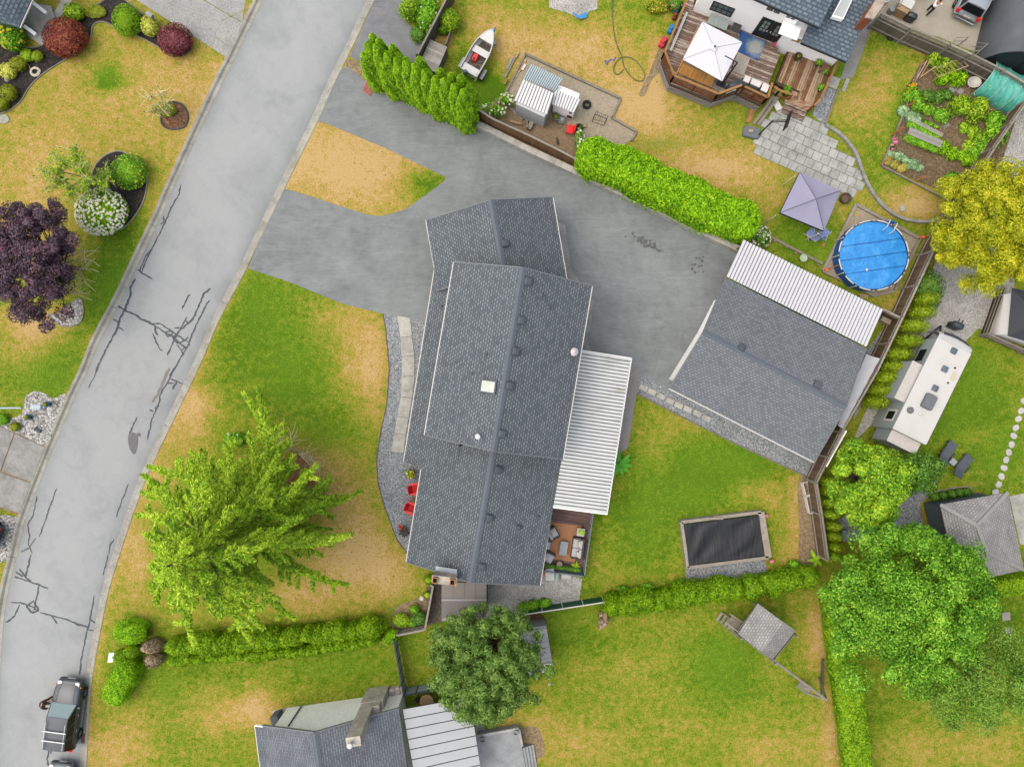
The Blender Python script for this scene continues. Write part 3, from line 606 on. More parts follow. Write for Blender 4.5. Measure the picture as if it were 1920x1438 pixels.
ground('pale_gravel_yard', [(820, 1060), (1012, 1060), (1092, 1085), (1086, 1126), (1000, 1148), (930, 1158), (815, 1165), (806, 1100)], .02, GRAVELT)
ground('shrub_bed', [(765, 1128), (800, 1118), (798, 1170), (745, 1188), (736, 1180), (740, 1140)], .018, DIRT, 3)
ground('pond_gravel', [(1284, 1060), (1434, 1046), (1438, 1068), (1420, 1090), (1288, 1100)], .024, GRAVEL)
ground('worn_path', [(1496, 905), (1510, 905), (1538, 1052), (1500, 1060), (1498, 990)], .014, DIRT, 3)
# ground north of the drive: sand yard, chicken pen
ground('sand_yard', [(985, 103), (1163, 186), (1147, 222), (1193, 248), (1184, 262), (1100, 320), (1075, 290), (935, 205), (945, 180)], .02, SAND)
ground('pen_ground', [(938, 180), (975, 205), (1010, 212), (1075, 240), (1085, 300), (1060, 290), (900, 212)], .026, PEN)
mb = MB()
for a, b_ in zip([(985, 103), (1163, 186), (1147, 222), (1193, 248), (1184, 264)], [(1163, 186), (1147, 222), (1193, 248), (1184, 264), (1184, 266)]): mb.beam(P(*a) + Vector((0, 0, .09)), P(*b_) + Vector((0, 0, .09)), .14, .16)
mb.beam(P(985, 103) + Vector((0, 0, .09)), P(945, 182) + Vector((0, 0, .09)), .14, .16); mb.solo('timber_edging', EDGE, 'weathered timber edging around the sand yard beside the hen house', 'edging')
ground('straw_patch', [(812, 78), (842, 60), (852, 66), (838, 95), (815, 88)], .02, STRAW)
# pool pad
ground('pool_pad', [(1604, 384), (1723, 448), (1678, 545), (1640, 555), (1542, 508)], .022, SAND)
pp = [(1604, 384), (1723, 448), (1676, 546), (1638, 555), (1542, 508)]; fr = thing('pool_border', 'pale timber border around the sand pad of the round pool', 'edging', P(1630, 470))
for a, b_ in zip(pp, pp[1:] + pp[:1]): MB().beam(P(*a) + Vector((0, 0, .08)), P(*b_) + Vector((0, 0, .08)), .2, .14).build('timber', EDGE, fr)
MB().beam(P(1438, 442) + Vector((0, 0, .07)), P(1541, 495) + Vector((0, 0, .07)), .16, .12).solo('timber_edging', EDGE, 'single timber edging running from hedge to pool border', 'edging')
# garden soil, gravel lots east
ground('garden_soil', [(1726, 120), (1762, 95), (1840, 140), (1915, 190), (1880, 300), (1800, 375), (1652, 310), (1690, 215), (1700, 165)], .02, SOIL)
ground('gravel_lot', [(1925, 180), (2300, 60), (2300, 420), (1905, 500), (1890, 640), (1835, 615), (1800, 650), (1730, 640), (1640, 790), (1600, 830), (1610, 800), (1700, 605), (1760, 480)], .012, GRAVELT)
ground('gravel_path', [(1660, 905), (1760, 900), (1725, 945), (1735, 1000), (1640, 1020), (1580, 1010), (1560, 985)], .014, GRAVEL)
ground('concrete_yard', [(1640, 40), (1720, -120), (2000, -120), (2000, 60), (1830, 100), (1760, 70)], .01, plain('old_yard_concrete', (176, 170, 156), .9, 0, .2, 2, .3))
ground('concrete_strip', [(1588, 112), (1650, -40), (1668, -40), (1600, 145), (1575, 150)], .02, CONCG)
ground('gravel_corner', [(1545, 165), (1572, 170), (1545, 235), (1522, 215)], .02, GRAVEL)
ground('stone_heap_ground', [(1020, -20), (1125, -20), (1108, 18), (1090, 36), (1068, 26), (1045, 14)], .03, GRAVELT, 3)
ground('bare_track', [(1198, 176), (1216, 140), (1236, 90), (1250, 70), (1252, 95), (1240, 130), (1222, 150), (1208, 180)], .014, DIRT, 3)
ground('bare_spot', [(970, 1368), (1005, 1362), (1018, 1385), (1020, 1415), (1000, 1420), (985, 1395)], .014, DIRT, 4)
ground('bark_chips', [(984, 1155), (1005, 1148), (1025, 1160), (1020, 1178), (995, 1175)], .02, BARK, 3)
ground('bare_spot', [(1740, 440), (1765, 435), (1770, 455), (1730, 505), (1722, 480)], .014, DIRT, 3)
ground('side_yard', [(800, 1100), (830, 1095), (828, 1165), (800, 1172)], .03, m_soil('side_soil', [(92, 88, 78), (124, 118, 106), (160, 154, 142)]))
ground('gravel_side', [(1622, 660), (1665, 605), (1650, 690), (1600, 790)], .02, GRAVEL)
# ================= buildings: shared pieces =================
SHM = m_shingle('charcoal_shingles', (90, 99, 106), (104, 113, 120), (134, 143, 148), .24, .15, .55, var=.1)
SHG = m_shingle('grey_shingles', (108, 115, 121), (119, 126, 132), (142, 149, 154), .24, .15, .55, var=.1)
SHN = m_shingle('blue_grey_shingles', (84, 98, 110), (100, 116, 130), (122, 138, 150), .36, .22, .5)
SHB = m_shingle('slate_grey_shingles', (104, 112, 120), (118, 126, 134), (134, 142, 150), .4, .15, .5)
SHP = m_shingle('silver_shingles', (142, 143, 142), (156, 157, 156), (178, 178, 176), .22, .15, .45)
GUT = plain('white_gutter', (228, 226, 222), .5, 0, .06); WHITEM = plain('white_metal', (226, 232, 236), .45, 0, .08, 1.5, spec=.4)
RIDGE = plain('ridge_cap', (108, 118, 128), .9, 0, .12, 14); VENT = plain('roof_vent', (92, 100, 110), .6); STUCCO = m_concrete('white_stucco', (226, 226, 218), .08, 2.2)
WHITEP = plain('white_paint', (236, 237, 238), .6, 0, .04, 3, boost=1.8); DKFR = plain('black_frame', (36, 40, 44), .4); SIDING = plain('grey_siding', (176, 182, 188), .7, 0, .06, boost=1.3)
def m_glass():
    b = NB('window_glass', .08, 0, .6); b.col(b.ramp(b.noise(1.5, 2), [(.3, C(60, 70, 76)), (.7, C(120, 134, 138))])); return b.m
GLASS = m_glass(); RAKE = plain('rake_trim_metal', (132, 138, 142), .6)
def gutter(a, b_, parent, w_=.11):
    MB().beam(Vector(a) + Vector((0, 0, -.07)), Vector(b_) + Vector((0, 0, -.07)), w_, .1).build('gutter', GUT, parent)
def gable_walls(root, c4, ridge, mat, inset=.4, drop=.22):
    """walls below a gable roof: c4 = eave corners A,B (one eave) C,D (the other, C opposite B); ridge = ends near A-D and B-C"""
    cen = sum((Vector((p.x, p.y, 0)) for p in c4), Vector()) / 4
    def ins(p, r_=None):
        q = Vector((p.x, p.y, 0)); d = cen - q; return q + Vector((math.copysign(min(inset, abs(d.x)), d.x), math.copysign(min(inset, abs(d.y)), d.y), 0))
    A, B, Cc, D = [ins(p) for p in c4]; za = c4[0].z - drop + inset * .35; r0 = (A + D) / 2; r1 = (B + Cc) / 2; zr = ridge[0].z - drop
    up = lambda p, z: Vector((p.x, p.y, z)); mb = MB()
    mb.poly([A, B, up(B, za), up(A, za)]).poly([Cc, D, up(D, za), up(Cc, za)])
    mb.poly([B, Cc, up(Cc, za), up(r1, zr), up(B, za)]).poly([D, A, up(A, za), up(r0, zr), up(D, za)])
    return mb.build('wall', mat, root), (A, B, Cc, D)
def window(root, a, b_, z0, z1, frame=WHITEP, name='window', out=.04, bars=1, rows=1, glass=None):
    """window in the wall that runs from a to b (outside on the right-hand side), between heights z0 and z1"""
    a, b_ = Vector(a), Vector(b_); d = (b_ - a).normalized(); n = Vector((d.y, -d.x, 0)); w_ = (b_ - a).length
    f = MB(); t = .07; pt = lambda u, z, o: a + d * u + n * o + Vector((0, 0, z))
    for u0, u1, v0, v1 in ((0, w_, z0, z0 + t), (0, w_, z1 - t, z1), (0, t, z0 + t, z1 - t), (w_ - t, w_, z0 + t, z1 - t)):
        q = [pt(u, z, o) for o in (-.02, out) for u, z in ((u0, v0), (u1, v0), (u1, v1), (u0, v1))]
        f.raw(q, [(4, 5, 6, 7), (0, 1, 5, 4), (1, 2, 6, 5), (2, 3, 7, 6), (3, 0, 4, 7)])
    o = f.build(name, frame, root)
    g = MB(); g.poly([pt(t, z0 + t, out * .4), pt(w_ - t, z0 + t, out * .4), pt(w_ - t, z1 - t, out * .4), pt(t, z1 - t, out * .4)]); g.build('pane', glass or GLASS, o)
    if bars + rows > 2 or bars > 1:
        m = MB()
        for k in range(1, bars): m.beam(pt(w_ * k / bars, z0 + t, out * .7), pt(w_ * k / bars, z1 - t, out * .7), .045, .03)
        for k in range(1, rows): m.beam(pt(t, lerp(z0, z1, k / rows), out * .75), pt(w_ - t, lerp(z0, z1, k / rows), out * .75), .035, .03)
        m.build('muntin', frame, o)
    return o
def box_vent(roof, p, n, rz, s=.42):                    # turtle vent sitting on a slope with normal n
    q = Vector((0, 0, 1)).rotation_difference(n).to_matrix().to_4x4() @ Matrix.Rotation(rz, 4, 'Z')
    m = MB(); m.rbox((0, 0, .025), (s * 1.25, s * 1.25, .03), .03); m.rbox((0, 0, .13), (s, s, .16), .08, crown=.02)
    for i, v in enumerate(m.v): m.v[i] = Matrix.Translation(p) @ q @ v
    m.build('vent', VENT, roof)
def on_plane(px, py, a, b_, c_):                        # where the sight line of a pixel meets the plane a, b, c
    o = Vector((0, 0, H)); d = P(px, py) - o; n = (b_ - a).cross(c_ - a); t = (a - o).dot(n) / d.dot(n)
    n = n.normalized(); n = -n if n.z < 0 else n; return o + d * t, n
GRIME = plain('grimy_valley', (130, 130, 122), .7, 0, .4, 3)
def corrugated(a, b_, c_, d_, n, amp, mat, root, name='roof_sheet', thick=.0, flat=.5):
    """ribbed metal sheet: ribs run from edge a-b to edge d-c; n ribs along a-b"""
    vs = []; up = Vector((0, 0, 1)); mb = MB()          # per rib: broad pan, steep flanks, narrow grimy valley
    for k in range(n):
        for ph, h in ((0, 0), (.1, amp), (.72, amp), (.82, 0)): t = (k + ph) / n; vs += [a.lerp(b_, t) + up * h, d_.lerp(c_, t) + up * h]
    vs += [b_.copy(), c_.copy()]; M = len(vs) // 2
    mb.raw(vs, [(2 * i, 2 * i + 2, 2 * i + 3, 2 * i + 1) for i in range(M - 1)]); mb.mi = [1 if i % 4 == 3 else 0 for i in range(M - 1)]
    return mb.build(name, [mat, GRIME], root)

# ================= the house in the middle =================
ZE, ZR, UE, UR = 2.9, 4.65, 5.5, 7.3
hs = thing('house', 'large split-level house with charcoal shingle roofs in three levels beside asphalt driveway', 'house', P(930, 740))
def gable(root, eA, eB, rB, rA, fD, fC, mat, name='roof', t=.16):
    """two slopes: eA-eB one eave, fD-fC the other, rA-rB the ridge"""
    m = MB(); m.slab([eA, eB, rB, rA], t); m.slab([fC, fD, rA, rB], t); o = m.build(name, mat, root)
    d = (rB - rA).normalized(); rc = MB(); nn = Vector((d.y, -d.x, 0)).normalized() * .17
    rc.raw([rA - nn + Vector((0, 0, -.03)), rA + Vector((0, 0, .045)), rA + nn + Vector((0, 0, -.03)), rB - nn + Vector((0, 0, -.03)), rB + Vector((0, 0, .045)), rB + nn + Vector((0, 0, -.03))], [(0, 1, 4, 3), (1, 2, 5, 4), (0, 2, 1), (3, 4, 5)])
    rc.build('ridge_cap', RIDGE, o)
    for a, b_ in ((eA, rA), (rA, fD), (eB, rB), (rB, fC)): MB().beam(a + Vector((0, 0, -.06)), b_ + Vector((0, 0, -.06)), .05, .17).build('rake_trim', RAKE, o)
    return o
# upper roof
uNW, uNE, uSE, uSW = P(851, 491, UE), P(1110, 536, UE), P(1055, 861, UE), P(796, 816, UE); uRN, uRS = P(981, 502, UR), P(925, 846, UR)
# lower south wing
sNW, sSW, sSE, sNE = P(790, 880, ZE), P(762, 1054, ZE), P(1012, 1098, ZE), P(1053, 858, ZE); sRS = P(882, 1092, ZR); sRN = P(930, 820, ZR)
sRN = sRS + (P(925, 846, ZR) - sRS).normalized() * 10.5; sNE = sSE + (P(1053, 862, ZE) - sSE).normalized() * 9.8
roofS = gable(hs, sNW, sSW, sRS, sRN + (sRS - sRN).normalized() * 1.0, sNE, sSE, SHM)
sA = sRN + (sRS - sRN).normalized() * 1.0
# front strip roof (carries the west slope north, lower eave), sits over the entry
fN, fS = P(815, 505, ZE - .48), P(757, 866, ZE - .48); dn = (sRS - sRN).normalized()
fNt = fN + (uRN.xy.to_3d() - fN.xy.to_3d()).normalized() * 3.0; fNt.z = fN.z + 3.0 * .42
fSt = fS + Vector((3.4, -.55, 0)); fSt.z = fS.z + 3.4 * .42
fS2 = sNW + (sRN - sNW) * .02
roofF = MB().slab([fN, fS, Vector((fSt.x, fSt.y, fSt.z)), Vector((fNt.x, fNt.y, fNt.z))], .16).build('roof', SHM, hs)
# north garage wing
gNW, gNE, gSE, gSW = P(799, 413, ZE), P(1036, 370, ZE), P(1064, 530, ZE), P(816, 510, ZE); gRN = P(920, 375, ZR); gRS = P(945, 510, ZR); gSW = P(820, 545, ZE - .05)
gSE = P(1066, 545, ZE)
roofG = gable(hs, gNW, gSW, gRS, gRN, gNE, gSE, SHM)
roofU = gable(hs, uNW, uSW, uRS, uRN, uNE, uSE, SHM)
for a, b_, r_ in ((uNW, uSW, roofU), (uNE, uSE, roofU), (sNW, sSW, roofS), (P(1043, 905, ZE), sSE, roofS), (fN, fS, roofF), (gNW, P(815, 503, ZE), roofG), (gNE, gSE, roofG)): gutter(a, b_, r_)
gable_walls(hs, (uNW, uSW, uSE, uNE), (uRN, uRS), SIDING, .55, .2); gable_walls(hs, (gNW, gSW, gSE, gNE), (gRN, gRS), SIDING, .5)
_, (WA, WB, WC, WD) = gable_walls(hs, (sNW, sSW, sSE, sNE), (sRN, sRS), SIDING, .5)
MB().prism([P(x, y, 2.2) for x, y in ((870, 530), (842, 545), (800, 846), (860, 850))], 0, 2.25).build('wall', SIDING, hs)
# openings under the eaves
window(hs, WA.lerp(WB, .12), WA.lerp(WB, .4), .9, 2.2, bars=2); window(hs, WA.lerp(WB, .55), WA.lerp(WB, .85), .9, 2.2, bars=2)
window(hs, WC.lerp(WD, .25), WC.lerp(WD, .5), .1, 2.15, name='patio_door', bars=2); window(hs, WC.lerp(WD, .6), WC.lerp(WD, .85), .9, 2.1, bars=2)
for gx in (0, 1):
    a, b_ = P(812 + gx * 1.5, 425 + gx * 44, 0), P(814 + gx * 1.5, 463 + gx * 38, 0)
    d = MB(); d.beam(P(824 + gx * 6, 428 + gx * 42, 1.1), P(829 + gx * 6, 464 + gx * 42, 1.1), .06, 2.2); d.build('garage_door', WHITEP, hs)
# roof furniture
SU = lambda x, y, west: on_plane(x, y, *( (uNW, uSW, uRS) if west else (uNE, uSE, uRS)))
for x, y in ((989, 528), (976, 601), (966, 659), (955, 723), (940, 813)): p, n = SU(x, y, False); box_vent(roofU, p, n, R(-10))
for x, y, s in ((933, 880, .42), (917, 971, .42), (972, 988, .26), (902, 1062, .42)): p, n = on_plane(x, y, sNE, sSE, sRS); box_vent(roofS, p, n, R(-10), s)
p, n = on_plane(946, 457, gNE, gSE, gRS); box_vent(roofG, p, n, R(8))
for x, y, r_, pl, s in ((1014, 554, roofU, (uNE, uSE, uRS), .1), (1030, 577, roofU, (uNE, uSE, uRS), .05), (911, 665, roofU, (uNW, uSW, uRS), .06), (885, 700, roofU, (uNW, uSW, uRS), .05), (1009, 968, roofS, (sNE, sSE, sRS), .05), (828, 574, roofF, (fN, fS, fSt), .05)):
    p, n = on_plane(x, y, *pl); MB().lathe(p + Vector((0, 0, -.1)), [(s * 1.9, .1), (s * 1.8, .13), (s, .16), (s, .34)], 10).build('vent_pipe', VENT, r_)
p, n = on_plane(917, 725, uNW, uSW, uRS); q = Vector((0, 0, 1)).rotation_difference(n).to_matrix().to_4x4()
sk = MB(); sk.rbox((0, 0, .07), (.98, .78, .14), .03); sk.v = [Matrix.Translation(p) @ q @ Matrix.Rotation(R(-8), 4, 'Z') @ v for v in sk.v]; sko = sk.build('skylight', VENT, roofU)
sk = MB(); sk.rbox((0, 0, .155), (.82, .62, .05), .05, crown=.05); sk.v = [Matrix.Translation(p) @ q @ Matrix.Rotation(R(-8), 4, 'Z') @ v for v in sk.v]; sk.build('pane', plain('skylight_dome', (206, 216, 206), .25, 0, .05), sko)
p, n = on_plane(1076, 660, uNE, uSE, uRS); MB().lathe(p + Vector((0, 0, -.15)), [(.24, .1), (.24, .2), (.12, .22), (.12, .6), (.22, .62), (.22, .7), (.05, .78)], 16).build('flue_pipe', plain('galvanised_cap', (206, 206, 204), .35, .3), roofU, smooth=False)
p, n = on_plane(897, 817, uNW, uSW, uRS); MB().lathe(p + Vector((0, 0, -.1)), [(.16, .05), (.1, .12), (.1, .75), (.16, .76), (.14, .84), (.02, .88)], 14).build('flue_pipe', WHITEM, roofU)
# brick chimney on the south gable
BRK = m_concrete('weathered_chimney', (196, 188, 176), .28); CW = (P(812, 1070, 0), P(858, 1077, 0), P(856, 1090, 0), P(811, 1084, 0))
zc = 5.6; ch = MB(); cc = [P(812, 1078, zc), P(856, 1083, zc), P(854, 1097, zc), P(811, 1091, zc)]; ch.prism(cc, 0, zc); cho = ch.build('chimney', BRK, hs)
cen = sum(cc, Vector()) / 4; dx = (cc[1] - cc[0]).normalized(); dy = (cc[3] - cc[0]).normalized()
cr = MB(); cr.prism([cen + (p - cen) * 1.08 for p in cc], zc, zc + .09); cr.build('crown', m_concrete('chimney_crown', (206, 196, 182), .3), cho)
FL = plain('clay_flue', (176, 128, 84), .8); FLUEBLK = plain('flue_black', (30, 28, 28), .9)
for k in (-.36, .34):
    c = cen + dx * k * 1.45 + Vector((0, 0, .09)); rz = math.atan2(dx.y, dx.x); m = MB()
    for ox, oy, sx, sy in ((-.13, 0, .05, .36), (.13, 0, .05, .36), (0, -.155, .22, .05), (0, .155, .22, .05)): m.box(c + Vector((ox * math.cos(rz) - oy * math.sin(rz), ox * math.sin(rz) + oy * math.cos(rz), .12)), (sx, sy, .24), rz)
    f = m.build('flue', FL, cho); MB().box(c + Vector((0, 0, .03)), (.21, .26, .06), rz).build('flue_hole', FLUEBLK, f)  # near-black block fills the foot of the flue
MB().beam(cc[0] + Vector((.05, .12, -1.05)), cc[1] + Vector((-.05, .12, -.85)), .3, .06).build('flashing', plain('lead_flashing', (170, 184, 196), .5, .2), cho)

# white ribbed cover over the east patio
pc = thing('patio_cover', 'white ribbed metal patio roof stained along its ribs beside the house', 'patio cover', P(1110, 800))
def m_ribwhite():
    b = NB('ribbed_white_metal', .5, 0, .35); n = b.noise(1, 5, .7, vec=b.mapping(b.pos, (.6, 5, 1), (0, 0, .17))); m = b.noise(.8, 3)
    c = b.ramp(b.math('ADD', b.math('MULTIPLY', n, .65), b.math('MULTIPLY', m, .35)), [(.34, C(186, 190, 176)), (.46, C(224, 230, 230)), (.7, C(236, 242, 244))]); b.col(c); return b.m
RIBW = m_ribwhite()
pa, pb, pcn, pd = P(1089, 657, 3.0), P(1037, 951, 3.0), P(1138, 964, 2.55), P(1184, 672, 2.55)
corrugated(pa, pb, pcn, pd, 44, .075, RIBW, pc)
for a, b_ in ((pd, pcn), (pd, pa), (pcn, pb)): MB().beam(a + Vector((0, 0, -.06)), b_ + Vector((0, 0, -.06)), .07, .14).build('fascia', WHITEP, pc)
for t in (.03, .5, .97):
    q = pd.lerp(pcn, t); MB().beam((q.x - .15, q.y, .05), (q.x - .15, q.y, 2.5), .12, .12).build('post', WHITEP, pc)

# ================= detached workshop =================
gs = thing('workshop', 'detached workshop with grey shingle gable roof and white metal lean-to', 'garage', P(1440, 690))
E1, E2, E3, E4 = P(1361, 521, 2.9), P(1624, 653, 2.9), P(1527, 866, 2.9), P(1255, 728, 2.9); W1, W2 = P(1319, 622, 4.3), P(1587, 763, 4.3)
rw = gable(gs, E1, E2, W2, W1, E4, E3, SHG); gutter(E4, E3, rw, .13)
gable_walls(gs, (E1, E2, E3, E4), (W1, W2), STUCCO, .6)
for x, y, pl in ((1389, 652, (E1, E2, W2)), (1532, 722, (E1, E2, W2))): p, n = on_plane(x, y, *pl); box_vent(rw, p, n, R(-27))
RIB2 = plain('white_ribbed_sheet', (224, 228, 234), .5, 0, .06, .9)
l1, l2, l3, l4 = P(1394, 450, 2.35), P(1656, 581, 2.35), P(1625, 651, 2.8), P(1362, 519, 2.8)
corrugated(l1, l2, l3, l4, 44, .06, RIB2, gs, 'lean_to_sheet'); MB().beam(l1 + Vector((0, 0, -.07)), l2 + Vector((0, 0, -.07)), .06, .12).build('fascia', DKFR, gs)
for t in (.02, .35, .68, .98): q = l1.lerp(l2, t); MB().beam((q.x, q.y - .15, 0), (q.x, q.y - .15, 2.25), .1, .1).build('post', TIMBER, gs)
for t0, t1 in ((.12, .42), (.55, .85)):
    a, b_ = E1.lerp(E4, t0), E1.lerp(E4, t1); d = (b_ - a).normalized(); n = Vector((d.y, -d.x, 0)); n = n if n.x > 0 else -n
    MB().beam(Vector((a.x, a.y, 1.15)) + n * .6, Vector((b_.x, b_.y, 1.15)) + n * .6, .08, 2.3).build('garage_door', WHITEP, gs)
# white tarp hung between workshop and fence
tp = [P(1624, 664, 2.5), P(1650, 672, 1.75), P(1580, 803, 1.75), P(1571, 797, 2.4)]
def tarp(u, v):
    p = tp[0].lerp(tp[3], v).lerp(tp[1].lerp(tp[2], v), u); p.z += -.1 * math.sin(math.pi * u) + .02 * math.sin(v * 40 + u * 6); return p
MB().grid(tarp, 8, 30).solo('tarp', plain('white_tarp', (212, 214, 220), .5, 0, .05), 'white plastic tarp stretched between the workshop roof and wooden fence', 'tarp', smooth=True)
MB().beam(P(1575, 806, .95), P(1538, 872, .95), .08, 1.8).solo('wall_panel', STUCCO, 'pale boarded panel standing at the back corner of the workshop', 'panel')
# ================= neighbour to the north: white house, deck =================
DECKW = m_wood('weathered_deck', (150, 126, 114), .38, worn=(204, 194, 180)); DECKW2 = m_wood('stained_deck', (156, 114, 84), .32, worn=(196, 178, 150)); CEDAR = m_wood('cedar_rail', (184, 140, 92), .22); RUST = m_wood('red_brown_beam', (140, 88, 54), .2); PALEW = m_wood('pale_timber', (206, 176, 138), .2)
LATT = plain('lattice', (176, 172, 168), .8, 0, .12)
nh = thing('house', 'white house with blue-grey shingle roof and black french doors behind the wooden deck', 'house', P(1500, 20))
a0, b0 = P(1299, 21, .9), P(1562, 122, .9); dW = (b0 - a0).normalized(); nW = Vector((-dW.y, dW.x, 0)); nW = nW if nW.y > 0 else -nW
g0, g1 = Vector((a0.x, a0.y, 0)), Vector((b0.x, b0.y, 0))
MB().prism([g0, g0 + dW * 6.05, g0 + dW * 6.05 + nW * 8, g0 + nW * 8], 0, 4.7).build('wall', WHITEP, nh)
MB().prism([g0 + dW * 6.06, g1, g1 + nW * 8, g0 + dW * 6.06 + nW * 8], 0, 3.2).build('wall', WHITEP, nh)
r1, r2 = P(1365, -24.5, 4.75), P(1537, 52, 4.75); up = Vector((0, 0, 1))
rf = MB(); rf.slab([r1, r2, r2 + nW * 3.6 + up * 1.5, r1 + nW * 3.6 + up * 1.5], .15); rfo = rf.build('roof', SHN, nh); MB().beam(r1 + up * -.08, r2 + up * -.08, .12, .1).build('gutter', DKFR, rfo)
e1, e2 = P(1502, 80, 3.3), P(1587, 116, 3.3); rf = MB(); rf.slab([e1, e2, e2 + nW * 7.2 + up * 2.1, e1 + nW * 7.2 + up * 2.1], .15); rfl = rf.build('roof', SHN, nh); MB().beam(e1 + up * -.08, e2 + up * -.08, .12, .1).build('gutter', DKFR, rfl)
sk = [P(1579, -4, 4.6), P(1599, -2, 4.6), P(1581, 37, 4.2), P(1560, 31, 4.2)]; m = MB(); m.slab([sk[3], sk[2], sk[1], sk[0]], .3); so_ = m.build('skylight', WHITEP, rfl)
cs = sum(sk, Vector()) / 4; m = MB(); m.slab([cs + (p - cs) * .86 + up * .015 for p in (sk[3], sk[2], sk[1], sk[0])], .01); m.build('pane', plain('skylight_glass', (196, 206, 208), .2, 0, .06), so_)
REDB = m_shingle('red_brick', (138, 70, 46), (168, 90, 62), (190, 120, 92), .22, .08, .5); cq = [P(1622, 33, 5.2), P(1637, 36, 5.2), P(1660, 2, 5.2), P(1645, -4, 5.2)]
m = MB(); m.prism(cq, 0, 5.2); cbo = m.build('chimney', plain('red_brick_plain', (168, 96, 68), .85, 0, .25, 20, .4), nh); cs = sum(cq, Vector()) / 4; m = MB(); m.prism([cs + (p - cs) * 1.12 for p in cq], 5.2, 5.32); m.build('crown', m_concrete('crown_pale', (206, 190, 176)), cbo)
def W(t, n_=0): return g0 + dW * t - nW * n_
window(nh, W(.9), W(2.35), 1.75, 2.75, DKFR, bars=4, rows=2); window(nh, W(1.3, 0), W(2.0, 0), 3.6, 4.3, WHITEP, bars=2)
window(nh, W(3.9), W(4.9), 3.75, 4.45, WHITEP, bars=2); window(nh, W(5.2), W(5.9), 3.75, 4.4, WHITEP, bars=2)
window(nh, W(6.4), W(7.1), 1.7, 2.35, WHITEP, glass=plain('drawn_blind', (186, 164, 116), .5)); window(nh, W(8.1), W(9.0), 1.9, 2.4, WHITEP, bars=5, glass=plain('drawn_blind', (186, 164, 116), .5))
for k in (0, 1):                                         # black french doors
    u = 4.1 + k * .86; d = MB(); d.beam(W(u, .03) + up * .9, W(u, .03) + up * 3.0, .06, .8, up=nW) if False else d.prism([W(u), W(u + .84), W(u + .84, .06), W(u, .06)], .93, 3.05); do = d.build('door', DKFR, nh)
    window(nh, W(u + .16, .06), W(u + .7, .06), 1.6, 2.9, DKFR, 'door_light', .02, 2, 3, plain('door_glass', (140, 156, 150), .15)).parent = do
    MB().cyl(W(u + (.72 if k == 0 else .1), .1) + up * 1.85, .03, .12, 8).build('handle', GUT, do)
MB().prism([W(5.3, .02), W(6.5, .02), W(6.5, .85), W(5.3, .85)], 3.35, 3.42).build('awning', WHITEP, nh)
# deck: joined levels, board by board
DK = [P(x, y, 1.9).xy.to_3d() for x, y in ((1288, 0), (1247, 97), (1264, 142), (1347, 176), (1391, 160), (1440, 183), (1449, 153), (1474, 88))]
dk = thing('deck', 'weathered wooden deck with lattice skirt and cedar rail behind the white house', 'deck', P(1370, 90))
def inside(p, poly):
    r = False; n = len(poly)
    for i in range(n):
        a, b_ = poly[i], poly[(i + 1) % n]
        if (a[1] > p[1]) != (b_[1] > p[1]) and p[0] < (b_[0] - a[0]) * (p[1] - a[1]) / (b_[1] - a[1]) + a[0]: r = not r
    return r
def boards(root, poly, d, w_, gap, z, t, mat, name='board', mx=3.2):
    """fill a plan polygon with boards running along d, each a mesh of its own; long runs are butted"""
    poly = [Vector((p.x, p.y, 0)) for p in poly]; d = Vector((d.x, d.y, 0)).normalized(); n = Vector((-d.y, d.x, 0))
    us = [p.dot(n) for p in poly]; u = min(us) + w_ / 2; k = 0; pl = [(p.dot(d), p.dot(n)) for p in poly]; N = len(pl)
    while u < max(us):
        xs = sorted(pl[i][0] + (u - pl[i][1]) / (pl[(i + 1) % N][1] - pl[i][1]) * (pl[(i + 1) % N][0] - pl[i][0]) for i in range(N) if (pl[i][1] > u) != (pl[(i + 1) % N][1] > u))
        for x0, x1 in zip(xs[::2], xs[1::2]):
            if x1 - x0 > .08:
                m = max(1, round((x1 - x0) / mx)); cuts = [x0] + [x0 + (x1 - x0) * (q + ((k % 2) * .5 - .25 if m > 1 else 0)) / m for q in range(1, m)] + [x1]
                for c0, c1 in zip(cuts, cuts[1:]):
                    L = c1 - c0 - .006; b = MB(); b.box((0, 0, -t / 2), (L, w_ - gap, t)); o = b.build(name, mat)
                    q = d * ((c0 + c1) / 2) + n * u + Vector((0, 0, z + rg.uniform(-.003, .003))); o.parent = root; o.location = _root[root].inverted() @ q; o.rotation_euler = (0, 0, math.atan2(d.y, d.x) - _root[root].to_euler().z); _root[o] = _root[root]
        u += w_; k += 1
dkp = DK + [g0 + dW * 5.6 - nW * .01, g0 - nW * .01, g0 + nW * 2.2 - dW * .5]
boards(dk, dkp, dW, .165, .02, .9, .04, DECKW)
MB().prism([p * .995 for p in dkp], .1, .8).build('underframe', plain('deck_shadow_frame', (92, 76, 64)), dk)  # solid block; its dark colour stands in for the shade under the deck
